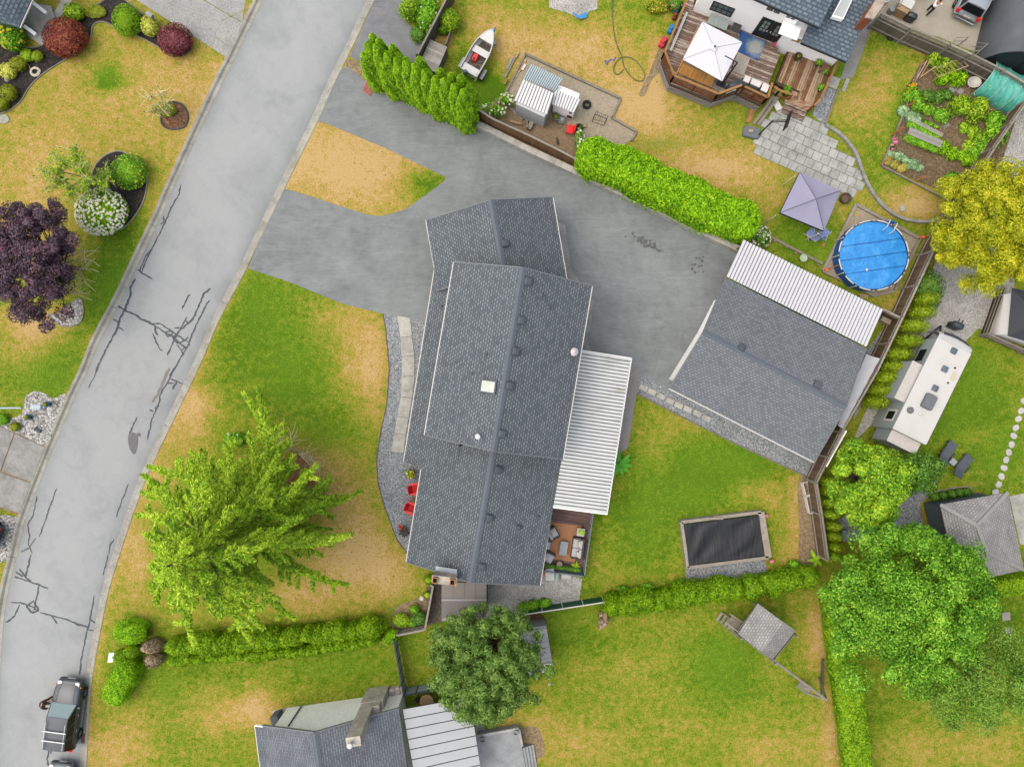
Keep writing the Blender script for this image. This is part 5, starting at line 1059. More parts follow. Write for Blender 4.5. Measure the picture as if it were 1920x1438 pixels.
for x, y, lb in ((1561, 155, 'square concrete slab beside the lower deck gravel'), (1585, 160, 'narrow concrete slab on the lawn edge beside lower deck'), ):
    MB().rbox(P(x, y) + up * .05, (.8, .75, .07) if x < 1570 else (.25, .9, .08), .03, R(-22)).solo('paving_slab', PAVER, lb, 'slab')
# round stepping stones on the trailer lawn
sm = None
for i, (x, y) in enumerate(((1919, 752), (1914, 770), (1909, 785), (1904, 802), (1900, 817), (1896, 833), (1891, 848), (1886, 862), (1882, 877), (1877, 893), (1872, 908), (1866, 922))):
    if sm is None:
        g = MB(); ring = [(.23 * rg.uniform(.9, 1.1) * math.cos(k * .524), .2 * rg.uniform(.9, 1.1) * math.sin(k * .524)) for k in range(12)]; g.prism([Vector((u, v, 0)) for u, v in ring], 0, .05); sm = mesh_of(g, 'stepping_stone', m_concrete('white_stone', (212, 212, 206), .1))
    o = inst('stepping_stone', sm, P(x, y), rg.uniform(0, 6)); tag(o, ORD[11 - i] + ' pale round stepping stone on the trailer lawn, counted from the garden house', 'stone', 'round stepping stones'); _root[o] = Matrix.Translation(P(x, y))
for x, y, lb in ((1886, 1155, 'square pale stepping slab beside leafy tree, the one nearer the shingled garden house'), (1891, 1183, 'square pale stepping slab beside leafy tree, the one farther from the garden house')):
    MB().rbox(P(x, y) + up * .02, (.54, .54, .06), .03, .1).solo('stepping_slab', CONC, lb, 'slab')
MB().prism([P(7 + 11 * math.cos(k * .6), 224 + 9 * math.sin(k * .6)) for k in range(10)], 0, .05).solo('stepping_stone', CONC, 'pale round stone on the grass below the mulch bed', 'stone')
# white planters by the fence
for q, lb in ((((1501, 904), (1510, 902), (1516, 925), (1507, 928)), 'shorter white planter box with soil against the brown fence'), (((1507, 930), (1516, 928), (1523, 958), (1514, 961)), 'longer white planter box with soil against the brown fence')):
    c = [P(*p) for p in q]; r = thing('planter_box', lb, 'planter', sum(c, Vector()) / 4)
    for a, b_ in zip(c, c[1:] + c[:1]): MB().beam(a + up * .2, b_ + up * .2, .05, .4).build('side_board', GUT, r)
    MB().sheet([p + up * .32 for p in c]).build('soil', SOIL, r)
# ================= plants =================
F_HEDGE = foliage('bright_hedge', [(56, 104, 4), (102, 154, 8), (132, 182, 14), (160, 200, 34)], clump=2.2)
F_CEDAR = foliage('cedar_green', [(54, 92, 8), (96, 142, 8), (128, 172, 14), (150, 188, 28)], clump=2)
F_CLIP = foliage('clipped_cedar', [(60, 102, 6), (94, 136, 8), (118, 158, 12), (140, 176, 28)], clump=2)
F_CLIPD = foliage('deep_clipped_cedar', [(62, 104, 8), (100, 140, 10), (124, 162, 14), (148, 180, 30)], clump=1.5)
F_DEO = foliage('deodar_green', [(64, 104, 22), (116, 156, 28), (158, 192, 40), (200, 220, 76)], clump=.5)
F_PINE = foliage('pine_green', [(50, 80, 34), (84, 118, 48), (110, 142, 60), (140, 164, 84)], clump=1.2)
F_MAPLE = foliage('maple_green', [(46, 92, 18), (82, 136, 28), (112, 164, 42), (150, 190, 60)], clump=.9)
F_FEATH = foliage('willow_green', [(54, 92, 26), (88, 130, 38), (118, 156, 52), (148, 178, 76)], clump=.8)
F_LIME = foliage('lime_leaf', [(66, 108, 16), (108, 150, 26), (144, 178, 36), (184, 200, 48)], clump=1.4)
F_YEL = foliage('yellow_cypress', [(88, 102, 10), (130, 142, 16), (168, 172, 24), (204, 196, 52)], clump=1.1)
F_YC = foliage('yellow_green_cedar', [(74, 104, 12), (110, 138, 18), (140, 162, 28), (164, 178, 44)], clump=2.5)
F_PURP = foliage('purple_leaf', [(44, 36, 46), (72, 58, 70), (94, 78, 90), (112, 70, 76)], clump=1.1, trans=.12)
F_RED = foliage('red_maple', [(84, 36, 32), (118, 54, 46), (146, 74, 58), (150, 106, 60)], clump=1.3); F_WINE = foliage('wine_maple', [(68, 28, 36), (98, 44, 52), (122, 62, 70), (136, 80, 84)], clump=1.3)
F_GREEN = foliage('garden_green', [(50, 104, 18), (86, 146, 26), (122, 174, 36), (156, 194, 56)], clump=2.5); F_DARK = foliage('dark_green', [(40, 78, 22), (66, 108, 32), (92, 136, 44), (120, 156, 62)], clump=2)
F_OLIVE = foliage('olive_green', [(74, 90, 14), (108, 122, 20), (134, 146, 30), (160, 164, 48)], clump=2.5); F_VAR = foliage('variegated', [(92, 116, 24), (150, 164, 50), (202, 204, 90), (226, 222, 130)], clump=3)
F_BLUEG = foliage('cabbage_green', [(80, 116, 76), (116, 150, 104), (140, 172, 128), (160, 186, 146)], clump=3); F_STRAWL = foliage('straw_leaf', [(120, 118, 40), (164, 160, 70), (196, 184, 100)], clump=3); F_DEAD = foliage('dead_brown', [(104, 88, 70), (150, 132, 108), (180, 164, 138)], clump=3, trans=.05)
F_WHITE = foliage('white_petals', [(224, 228, 190), (238, 240, 216), (246, 246, 236)], .1, boost=1.2); F_YELF = foliage('yellow_petals', [(214, 190, 40), (236, 214, 70), (240, 226, 110)], .1, boost=1.2); F_ORF = foliage('orange_petals', [(228, 120, 10), (244, 170, 10), (250, 200, 30)], .1, boost=1.2); F_PINK = foliage('pink_petals', [(206, 70, 130), (226, 110, 160), (236, 150, 186)], .1, boost=1.2); F_REDF = foliage('red_petals', [(200, 20, 14), (226, 36, 24), (236, 60, 40)], .1, boost=1.2)
WOODB = plain('bark_brown', (112, 96, 80), .9, 0, .25, 12, .4); TWIG = plain('bare_twig', (200, 188, 150), .9, 0, .2, 10, boost=1.4)
seed = [10]
def nf(): seed[0] += 1; return Fol(seed[0])
# --- tall cedars along the drive
for i in range(11):
    t = i / 10; b_ = P(lerp(722, 880, t), lerp(156, 233, t)); ht = 6.0 - .3 * t + rg.uniform(-.25, .25)
    r = thing('cedar_tree', ORD[i] + ' tall narrow cedar in the driveway row, counted from the dry verge', 'tree', b_, 0, 'tall cedars along the drive'); f = nf(); g = f.rng
    for (ox, oy, hh, rr) in ((0, -.12, ht, .7), (rg.uniform(-.4, .4), .45, ht * rg.uniform(.86, 1.0), .6), (rg.uniform(-.5, .5), -.3, ht * rg.uniform(.72, .92), .56)):
        n = 4200 if rr > .65 else 3000; z = g.random(n) ** .8; a = g.random(n) * 6.283; prof = np.minimum(1, 1.9 * (1 - z)) ** .55 * (.82 + .18 * z); lum = 1 + .1 * np.sin(a * 5 + z * 9) + .08 * np.sin(a * 3 - z * 21)
        rad = rr * prof * lum * (1 - .25 * g.random(n) ** 2); p = np.stack([b_.x + ox + rad * np.cos(a), b_.y + oy + rad * np.sin(a), .1 + z * (hh - .1)], 1)
        f.add(p, np.stack([np.cos(a), np.sin(a), .3 + .6 * z], 1), .16, .45, .35, along=np.tile([0, 0, 1.], (n, 1)), jit=.25)
        f.core.grid(lambda u, v: (b_.x + ox + rr * .78 * min(1, 1.9 * (1 - v)) ** .55 * math.cos(6.283 * u), b_.y + oy + rr * .78 * min(1, 1.9 * (1 - v)) ** .55 * math.sin(6.283 * u), .1 + v * (hh - .25)), 10, 8, closed=True)
    f.build('crown', F_CEDAR, r); MB().tube([b_, b_ + up * 1.2], .09, 6).build('trunk', WOODB, r)
# --- big clipped hedge
f = nf(); hp = [P(x, y, 2.0) for x, y in ((1083, 282), (1140, 300), (1250, 350), (1340, 392), (1424, 428))]
f.hedge(hp, lambda t: 2.55 + .35 * math.sin(t * 3) , 2.7, 200, .2, lump=.1, power=.42, freq=1.6, tilt=.75, depth=.3)
resolve(f.build('hedge', F_HEDGE), 'broad bright green clipped hedge along the block retaining wall', 'hedge')
# --- hedge south of the back lawn, two runs of lumps
def lump_hedge(pts, rx, ry, rz_, n, size, mat, label, seedlump=.16, step=1.0, zc=.5, group=None):
    f = nf(); dp = resample([P(x, y, rz_ * 1.0) for x, y in pts], step)
    for a in dp: k = rg.uniform(.82, 1.16); f.blob((a.x + rg.uniform(-.2, .2), a.y + rg.uniform(-.1, .1), rz_ * zc), (rx * k, ry * k, rz_ * (1 - zc) * rg.uniform(.95, 1.06)), n, size, seedlump, -.98, .22, tilt=.4)
    return resolve(f.build('hedge', mat), label, 'hedge', group)
lump_hedge([(1150, 1144), (1230, 1134), (1310, 1123), (1385, 1112)], .72, .82, 2.0, 2300, .15, F_CLIP, 'long lumpy cedar hedge between covered bed and south lawn', step=.6, zc=.42)
lump_hedge([(1412, 1108), (1470, 1098), (1525, 1088)], .66, .74, 1.8, 2000, .15, F_CLIP, 'shorter lumpy cedar hedge between gravel bed and playhouse', step=.6, zc=.42)
lump_hedge([(318, 1222), (400, 1216), (500, 1206), (600, 1196), (692, 1186)], .72, .68, 1.9, 1900, .15, F_CLIPD, 'long lumpy cedar hedge row below the large conifer, facing its lawn', step=.72, zc=.45, seedlump=.24)
lump_hedge([(318, 1243), (400, 1238), (500, 1230), (600, 1220), (692, 1208)], .5, .4, 1.5, 1200, .15, F_CLIPD, 'lower lumpy cedar hedge row behind the long one, facing the stucco house', step=.5, zc=.45)
# --- straight clipped hedge, bottom right
f = nf(); f.hedge([P(x, y, 1.5) for x, y in ((1568, 1110), (1580, 1210), (1596, 1320), (1612, 1440), (1620, 1560))], 1.9, 1.9, 170, .15, lump=.05, power=.3, freq=2.6, tilt=.4)
resolve(f.build('hedge', F_CLIPD), 'straight clipped hedge running beside the swing beam and large leafy tree', 'hedge')
f = nf(); f.hedge([P(x, y, 1.2) for x, y in ((1862, 1108), (1930, 1092), (2010, 1078))], 1.3, 1.5, 170, .15, lump=.05, power=.35); resolve(f.build('hedge', F_CLIPD), 'low clipped hedge behind the shingled garden house', 'hedge')
# --- clipped shrubs on the south-west corner
f = nf(); f.hedge([P(209, 1186, 1.3), P(268, 1191, 1.3)], 1.55, 1.5, 300, .14, lump=.06, power=.45); resolve(f.build('shrub', F_HEDGE), 'square clipped bright green shrub beside the small white sign', 'shrub')
f = nf(); f.hedge([P(240, 1245, 1.2), P(222, 1285, 1.2), P(202, 1322, 1.2)], 1.75, 1.5, 300, .14, lump=.1, power=.5); resolve(f.build('shrub', F_HEDGE), 'kidney shaped clipped bright green shrub opposite the parked car', 'shrub')
for x, y, lb in ((247, 1222, 'small round cedar between the two clipped shrubs, beside dead branches'), (243, 1245, 'small round cedar between the two clipped shrubs, against the kidney shaped one'), (228, 1232, 'small olive cedar beside the white sign')):
    f = nf(); c = P(x, y, .7); f.blob((c.x, c.y, .5), (.55, .5, .65), 1300, .13, .15, -.9); resolve(f.build('shrub', F_CLIP), lb, 'shrub')
for x, y, lb in ((286, 1212, 'dead brown cedar at the end of the long hedge row'), (289, 1238, 'dead brown cedar at the end of the lower hedge row')):
    f = nf(); c = P(x, y, .8); f.blob((c.x, c.y, .6), (.62, .42, .8), 1500, .16, .3, -.9, .5, core=.6); resolve(f.build('shrub', F_DEAD), lb, 'shrub')
f = nf()
for k in range(7): c = P(1129 + rg.uniform(-6, 8), 1148 + k * 4, .4); f.blob((c.x, c.y, .4), (.22, .25, .3), 260, .14, .3, -.9, .6, core=0)
resolve(f.build('shrub', F_DEAD), 'dead brown shrub at the corner of the green mesh fence', 'shrub')
# --- round shrubs
def shrub(px, py, rx, ry, h, mat, label, n=1800, size=.13, lump=.15, group=None, flowers=None, cat='shrub', tilt=.5, name='shrub', core=.8, depth=.3):
    c = P(px, py, h * .6); root = thing(name, label, cat, (c.x, c.y, 0), 0, group); f = nf(); f.blob((c.x, c.y, h * .48), (rx * S, ry * S, h * .52), n, size, lump, -.9, depth, tilt=tilt, core=core); f.build('crown', mat, root)
    MB().tube([(c.x, c.y, 0), (c.x, c.y, h * .4)], .04 + h * .015, 6).build('stem', WOODB, root)
    if flowers:
        fm, k, fs = flowers; g = nf(); d = g.rng.normal(size=(k * 3, 3)); d /= np.linalg.norm(d, axis=1)[:, None]; d = d[d[:, 2] > .05][:k]; p = np.array([c.x, c.y, h * .48]) + d * np.array([rx * S, ry * S, h * .52]) * 1.03
        for j in range(3): g.add(p + g.rng.normal(size=p.shape) * fs * .15, d + np.array([0, 0, .6]), fs, .9, .35)
        g.build('blossom', fm, root)
    return root
shrub(118, 68, 38, 36, 1.7, F_RED, 'broad domed red-brown maple beside the concrete porch', 3600, .15, .1, tilt=.3)
shrub(137, 22, 18, 16, .9, F_LIME, 'lime green shrub beside the red-brown maple', 900, .16); shrub(235, 36, 27, 29, 1.4, F_CLIP, 'large round clipped green shrub in the mulch bed', 2600, .12, .06)
shrub(280, 48, 17, 19, 1.0, F_VAR, 'round yellow-variegated shrub in mulch bed between green and wine shrubs', 1300, .12, .06); shrub(326, 74, 33, 29, 1.4, F_WINE, 'domed wine red maple beside the exposed aggregate driveway', 2600, .15, .12, tilt=.3)
shrub(18, 64, 24, 26, 1.4, F_GREEN, 'green shrub with yellow flower heads at the house corner', 1600, .17, flowers=(F_YELF, 26, .2)); shrub(50, 103, 12, 12, .6, F_LIME, 'small lime green shrub at the hose end in the mulch bed', 600, .12); shrub(33, 118, 17, 14, .7, F_OLIVE, 'olive green mounded shrub beside the coiled hose', 900, .12)
shrub(69, 105, 11, 11, .5, F_YC, 'small yellow-brown shrub beside the lime green one', 500, .12); shrub(14, 133, 16, 15, .7, F_VAR, 'cream variegated shrub beside a stone in the mulch bed', 800, .14); shrub(14, 172, 16, 15, .8, F_OLIVE, 'round olive shrub near the lawn end of the mulch bed', 900, .12); shrub(2, 194, 13, 13, .7, F_OLIVE, 'low olive shrub at the lawn end of the mulch bed', 700, .12)
shrub(178, 22, 24, 14, .35, F_OLIVE, 'low mossy ground cover patch beside the concrete walk', 900, .12, .3)
shrub(240, 320, 34, 34, 1.5, F_GREEN, 'dense round green shrub with yellow flecks in dark mulch', 3000, .12, .07, flowers=(F_YELF, 40, .08)); shrub(187, 397, 46, 42, 1.9, F_HEDGE, 'round hydrangea covered in white flower heads', 3000, .15, .12, flowers=(F_WHITE, 480, .14))
shrub(27, 800, 10, 9, .5, F_OLIVE, 'small round olive shrub at the corner of the stone bed', 600, .1, .05); shrub(2, 786, 12, 12, .6, F_GREEN, 'small green shrub beside the street lamp arm', 600, .12)
shrub(768, 16, 22, 20, 1.6, F_LIME, 'round yellow-green shrub at the top of the asphalt drive', 1700, .14, .12); shrub(800, 20, 24, 34, 1.1, F_GREEN, 'loose green rose shrub beside grey fence', 1500, .17, .3, flowers=(F_WHITE, 14, .12)); shrub(783, 62, 14, 16, .4, F_DARK, 'low green plants at the foot of the grey fence', 700, .13, .3)
shrub(844, 36, 20, 21, 1.5, F_LIME, 'round yellow-green shrub on the boat lawn beside the grey fence', 1700, .13, .08); shrub(832, 56, 12, 7, .8, F_GREEN, 'trailing green plant on the straw pen rail', 400, .14, .3)
shrub(440, 825, 22, 14, 1.0, F_GREEN, 'loose green shrub with white flowers behind the large conifer', 900, .15, .3, flowers=(F_WHITE, 5, .14))
for x, y, rx, h, fm, lb in ((753, 1163, 17, .7, F_LIME, 'spiky lime green clump in the bare shrub bed'), (787, 1160, 15, .8, F_DARK, 'dark green shrub against the pale low fence'), (777, 1142, 9, .7, F_GREEN, 'small bright green shrub against the pale low fence'), (804, 1088, 11, .9, F_LIME, 'yellow-green shrub at the foot of the brick chimney'), (802, 1115, 7, .5, F_LIME, 'tiny lime shrub beside the metal shed fence'), (775, 1168, 9, .5, F_GREEN, 'small round green shrub in the bare shrub bed'), (734, 1192, 16, .9, F_HEDGE, 'leafy yellow-green shrub at the end of the hedge row'), (724, 1200, 10, .7, F_LIME, 'small leafy shrub drooping at the hedge end')):
    shrub(x, y, rx, rx * .85, h, fm, lb, 700, .14, .25)
shrub(779, 1139, 6, 6, .4, F_VAR, 'small pale yellow flowering plant on the lawn edge', 160, .12, .3, flowers=(F_YELF, 10, .12)); shrub(791, 1122, 5, 5, .3, F_WHITE, 'small white flowering lily plant on the lawn edge', 90, .14, .3)
for x, y, h, lb in ((1000, 1135, .8, 'green shrub against the mesh fence nearer the pine tree'), (985, 1140, .8, 'green shrub tucked under the pine beside the mesh fence'), (1022, 1132, .5, 'low green plant at the foot of the mesh fence')): shrub(x, y, 13, 11, h, F_GREEN, lb, 600, .14, .3)
for x, y, lb in ((1215, 1100, 'small bright green plant behind the long hedge, middle one'), (1170, 1106, 'tall leafed green plant behind the long hedge beside mesh fence'), (1275, 1092, 'small bright green plant behind the long hedge beside gravel'), (1490, 1058, 'bushy green plant beside the banana-leaf plant and hedge')): shrub(x, y, 11, 8, .6, F_GREEN, lb, 450, .15, .3)
shrub(1428, 444, 17, 20, 1.0, F_DARK, 'white hydrangea at the end of the broad hedge', 900, .14, .25, flowers=(F_WHITE, 60, .13))
for x, y, rx, ry, lb in ((925, 207, 26, 13, 'rambling rose with white flowers over the corner of the hen pen'), (950, 188, 16, 12, 'rambling rose with white flowers beside the hen house door'), (1087, 268, 9, 26, 'narrow rambling rose with white flowers at the end of the broad hedge')): shrub(x, y, rx, ry, 1.2, F_GREEN, lb, 520, .15, .4, flowers=(F_WHITE, 18, .14), core=0, depth=.8)
shrub(1738, 545, 26, 34, 1.4, F_DARK, 'dark green loose shrub between the fence and yellow conifer', 1800, .17, .3)
shrub(1268, 8, 14, 12, .7, F_DARK, 'flowering rose shrub at the corner of the wooden deck', 600, .14, .3, flowers=(F_PINK, 8, .1)); shrub(1232, 14, 22, 12, .5, F_OLIVE, 'sparse flowering plants beside the deck corner', 500, .13, .4, flowers=(F_YELF, 24, .07), core=0)
# small clipped cedars by the fence
for i, (x, y, rx, ry) in enumerate(((1738, 561, 22, 14), (1730, 585, 24, 15), (1717, 612, 26, 16), (1706, 639, 26, 15), (1686, 664, 25, 15), (1680, 688, 25, 15), (1666, 708, 25, 15), (1656, 731, 24, 15), (1645, 753, 24, 15))):
    shrub(x, y, rx, ry, 2.2, F_YC, ORD[i] + ' small clipped cedar beside the trailer, counted from the loose dark shrub', 1500, .12, .1, 'small cedars beside the trailer')
for i, (x, y) in enumerate(((1553, 903), (1553, 920), (1556, 942), (1559, 964), (1562, 985), (1564, 1005), (1566, 1025), (1566, 1044))):
    shrub(x, y, 16, 11, 1.8, F_YC if i in (1, 4, 5, 6) else F_LIME, ORD[i] + ' small clipped cedar behind the planter boxes, counted from the workshop corner', 900, .12, .1, 'small cedars behind the planters')
for i, (x, y) in enumerate(((1753, 932), (1770, 929), (1786, 926), (1800, 924), (1814, 923))): shrub(x, y, 9, 9, .7, F_DARK, ORD[i] + ' small round dark shrub before the garden house, counted from the gravel path', 500, .1, .1, 'round shrubs before the garden house')
MB().tube([P(*p) + up * .05 for p in ((1730, 938), (1750, 922), (1790, 914), (1815, 912), (1824, 922))], .06, 5).solo('bed_edging', EDGE, 'curved pale edging around the row of small round shrubs', 'edging')
# --- trees with limbs and clumped crowns
def tree(name, label, base, c, rad, n, cr, per, size, mat, tr=.16, lumpz=.7, flat=.65, shell=.55, aspect=.55, core=.5, bark=None, low=-.2):
    """base = foot pixel, c = crown centre (pixel x, y, height), rad = crown radii in metres"""
    b_ = P(*base); C0 = P(c[0], c[1], c[2]); root = thing(name, label, 'tree', b_); f = nf(); g = f.rng; m = MB(); top = b_.lerp(C0, .8)
    path = [b_, b_.lerp(C0, .3) + Vector((.08, 0, 0)), b_.lerp(C0, .6), top]; m.tube(path, [tr, tr * .85, tr * .65, tr * .4], 8); ga = math.pi * (3 - math.sqrt(5))
    for i in range(n):
        z = 1 - (1 - low) * ((i + .5) / n); a = i * ga + g.normal() * .25; rr = math.sqrt(max(0, 1 - z * z)); k = shell + (1 - shell) * g.random() ** .5; k *= 1 + .12 * g.normal()
        q = np.array([C0.x + rad[0] * rr * math.cos(a) * k, C0.y + rad[1] * rr * math.sin(a) * k, C0.z + rad[2] * z * k * lumpz / .7]); s_ = cr * (.7 + .6 * g.random())
        f.blob(q, (s_, s_, s_ * flat), int(per * (.7 + .6 * g.random())), size, .3, -.35, .55, aspect, .6, core=core, nl=6)
        if i % 2 == 0: s0 = b_.lerp(C0, .35 + .4 * g.random()); qq = Vector(q); m.tube([s0, s0.lerp(qq, .5) + up * .15, qq], [tr * .35, tr * .22, .02], 5)
    f.build('crown', mat, root); m.build('trunk', bark or WOODB, root); return root
tree('maple_tree', 'large round bright green leafy tree overhanging the straight hedge', (1650, 1085), (1698, 1128, 4.6), (4.6, 4.4, 2.8), 130, .8, 430, .2, F_MAPLE, .25, core=.3)
tree('leafy_tree', 'wide feathery olive-green tree behind the large leafy tree', (1740, 1195), (1822, 1262, 3.6), (3.6, 2.6, 2.0), 60, .85, 360, .2, F_FEATH, .2, aspect=.3, core=0)
tree('leafy_tree', 'lime green leafy tree at the fence corner behind white trailer', (1585, 890), (1618, 908, 3.6), (2.05, 2.4, 1.9), 60, .62, 420, .2, foliage('mid_green_leaf', [(52, 98, 18), (92, 142, 26), (130, 170, 36), (176, 196, 50)], clump=.7), .14)
tree('leafy_tree', 'small dark green leafy tree beside the lounge chairs', (1690, 875), (1714, 888, 2.2), (1.1, 1.2, 1.1), 18, .5, 260, .18, F_DARK, .08)
tree('pine_tree', 'round dense pine tree beside pale metal patio roof', (912, 1180), (908, 1238, 4.6), (3.4, 3.2, 2.6), 230, .44, 220, .2, F_PINE, .22, aspect=.36, flat=.95, shell=.5, core=.6)
tree('purple_plum_tree', 'dark purple leafed tree on the lawn beside the road', (150, 505), (68, 492, 3.8), (2.6, 3.6, 2.1), 130, .5, 210, .19, F_PURP, .16, core=0, shell=.4)
tree('yellow_conifer', 'feathery yellow-green conifer overhanging the garden fence', (1800, 460), (1856, 425, 4.0), (3.1, 3.3, 2.4), 170, .55, 300, .26, F_YEL, .2, aspect=.22, flat=.5, core=.4)
# bare twigs of the purple tree, wispy trees on the west lawn
def twigs(label, base, tips, n, mat, root=None, name='bare_branch', leaf=None, ln=0, z=2.5):
    m = MB(); b_ = P(*base); f = nf(); g = f.rng; root = root or thing('small_tree', label, 'tree', b_)
    for x, y, h in tips:
        q = P(x, y, h); mid = b_.lerp(q, .55) + up * h * .25; m.tube([b_, mid, q], [.06, .035, .012], 5)
        for k in range(n):
            s0 = mid.lerp(q, g.random()); e = s0 + Vector((g.normal() * .45, g.normal() * .45, g.normal() * .2)) + (q - mid) * .25; m.tube([s0, s0.lerp(e, .5) + Vector((g.normal() * .06, g.normal() * .06, 0)), e], [.024, .018, .01], 4)
            if leaf: pp = np.array([tuple(s0.lerp(e, u)) for u in g.random(ln)]) + g.normal(size=(ln, 3)) * .09; f.add(pp, np.tile([0, 0, 1.], (ln, 1)), .15, .4, .6)
    m.build('branch', mat, root)
    if leaf: f.build('foliage', leaf, root)
    return root
twigs('bare grey twiggy branch stretching from the purple tree over the lawn', (115, 505), ((160, 470, 3), (165, 485, 2.8), (163, 505, 2.6), (160, 525, 2.5), (150, 555, 2.4), (120, 545, 3), (100, 440, 4), (105, 455, 4.2)), 16, TWIG)
twigs('wispy pale green weeping tree above the dark mulch bed', (178, 338), ((85, 320, 3.0), (100, 345, 2.6), (140, 282, 3.2), (130, 360, 2.6), (160, 350, 2.5), (110, 300, 3), (195, 345, 2.2), (150, 320, 3.2), (205, 330, 2)), 22, TWIG, leaf=F_LIME, ln=26)
twigs('nearly bare small tree in the round bark bed', (322, 216), ((280, 180, 2.2), (300, 172, 2.4), (285, 210, 1.8), (312, 190, 2.3), (296, 196, 2)), 12, TWIG, leaf=F_OLIVE, ln=5)
shrub(316, 208, 16, 12, .4, F_OLIVE, 'low olive plant in the round bark bed', 500, .13, .3)
twigs('twiggy leafless shrub behind the large conifer', (560, 850), ((520, 820, 1.4), (545, 815, 1.4), (575, 850, 1.2), (590, 865, 1), (530, 835, 1.3), (600, 885, .8)), 14, TWIG)
# --- the large conifer with sweeping branches
b_ = P(535, 945); root = thing('large_conifer', 'large conifer with long feathery sweeping branches on the front lawn', 'tree', b_); f = nf(); g = f.rng; ht = 16.2; m = MB(); m.tube([b_, b_ + up * 7, b_ + up * ht], [.38, .24, .03], 8)
nb = 94
for i in range(nb):
    t = (i + .5) / nb; z0 = .6 + (ht - .9) * t; a = i * 2.39996 + g.normal() * .2; L = (5.5 * (1 - t ** 2.4) ** .8 * (.8 + .35 * min(1, t * 3)) + .7) * (.5 + .66 * g.random() ** 1.2)
    d = Vector((math.cos(a), math.sin(a), 0)); sd = Vector((-d.y, d.x, 0)); bend = g.normal() * .12; path = []
    for k in range(8):
        u = k / 7; path.append(b_ + up * (z0 + L * (.36 * u - .56 * u * u) ) + d * L * u + sd * (L * (bend * u * u + .22 * u ** 3)))
    m.tube(path, [.05 * (1 - .8 * k / 7) for k in range(8)], 4)
    f.sprays(path, int(140 + 240 * L), .27, .15 + .036 * L, .2, .5)
    for k in range(int(2 + L * 1.2)):                       # side branchlets
        u = .2 + .7 * g.random(); j = min(6, int(u * 7)); p0 = path[j].lerp(path[j + 1], u * 7 - j); sgn = 1 if g.random() > .5 else -1; l2 = L * .3 * (1.1 - u) + .22
        dd = (d * .9 + sd * sgn * .75).normalized(); pth = [p0 + dd * l2 * q - up * (.25 * l2 * q * q) for q in (0, .33, .66, 1)]; f.sprays(pth, int(50 + 130 * l2), .26, .12 + .07 * l2, .2, .35)
f.build('crown', F_DEO, root); m.build('trunk', WOODB, root)
ground('needle_litter', [(530, 870), (560, 850), (585, 870), (590, 920), (575, 960), (540, 980), (510, 975), (495, 940), (505, 900)], .016, m_soil('needle_litter_soil', [(128, 92, 62), (166, 128, 92), (186, 154, 112)]), 4)
# --- large leaved plants
def leafy(name, label, px, py, h, n, L, W_, mat, cat='plant', group=None, base_r=0, droop=.5, z0=0.0, parts='leaf'):
    c = P(px, py, z0).xy.to_3d() + up * z0; r = thing(name, label, cat, c, 0, group)
    for k in range(n):
        a = k * 2.4 + rg.uniform(-.3, .3); d = Vector((math.cos(a), math.sin(a), 0)); sd = Vector((-d.y, d.x, 0)); l = L * rg.uniform(.75, 1.15); s0 = c + d * base_r + up * h * rg.uniform(.5, 1); mb = MB(); vs = []
        for j in range(6):
            u = j / 5; w_ = W_ * math.sin(math.pi * (.12 + .86 * u)) * .5; q = s0 + d * l * u + up * (l * (.35 * u - droop * u * u)); vs += [q + sd * w_, q - up * .03 * (1 if 0 < j < 5 else 0), q - sd * w_]
        mb.raw(vs, [(3 * j + i, 3 * j + i + 1, 3 * j + i + 4, 3 * j + i + 3) for j in range(5) for i in range(2)]); mb.build(parts, mat, r, smooth=True)
    MB().tube([c, c + up * h], .04, 6).build('stem', mat, r); return r
leafy('banana_plant', 'broad-leaved green banana plant beside the white ribbed patio roof', 1158, 868, .9, 9, .95, .28, foliage('banana_leaf', [(40, 120, 40), (80, 160, 40), (120, 190, 60)], boost=1.3))
leafy('banana_plant', 'broad-leaved yellow-green plant at the corner of hedge and fence', 1524, 1046, .6, 8, .6, .22, F_LIME)
# ================= vehicles =================
TYRE = plain('tyre_rubber', (44, 46, 48), .85); RIM = plain('alloy_rim', (150, 154, 158), .35, .5); CHROME = plain('chrome', (214, 218, 222), .25, .6); REDL = plain('red_lamp', (220, 36, 34), .3, boost=1.2); AMB = plain('amber_lamp', (230, 140, 50), .3); CARGL = plain('car_glass', (26, 30, 33), .25, 0, .1, spec=.3); WSH = plain('windscreen', (132, 160, 162), .08, 0, .08, spec=.8)
def wheel(root, x, y, r=.35, w_=.22):
    rot = Matrix.Rotation(R(90), 4, 'X'); s = 1 if y > 0 else -1; m = MB(); prof = [(r * .62, -w_ / 2), (r * .95, -w_ / 2), (r, -w_ * .35), (r, w_ * .35), (r * .95, w_ / 2), (r * .62, w_ / 2)]; n = 18; vs = []
    for q, z in prof: vs += [(x + q * math.cos(6.283 * i / n), y + z, r + q * math.sin(6.283 * i / n)) for i in range(n)]
    k = len(prof); m.raw(vs, [(a * n + i, a * n + (i + 1) % n, ((a + 1) % k) * n + (i + 1) % n, ((a + 1) % k) * n + i) for a in range(k) for i in range(n)])
    wh = m.build('wheel', TYRE, root, True, True); g = MB(); g.cyl((x, y + s * .06, r), r * .2, .05, 10, rot=Matrix.Rotation(R(-90 * s), 4, 'X'))
    for i in range(6): a = i * 1.047; g.beam((x, y + s * .085, r), (x + r * .6 * math.cos(a), y + s * .085, r + r * .6 * math.sin(a)), .07, .04, up=(0, 1, 0))
    g.cyl((x, y + s * .03, r), r * .62, .02, 18, rot=Matrix.Rotation(R(-90 * s), 4, 'X'), cap=True); g.build('rim', RIM, wh, True)
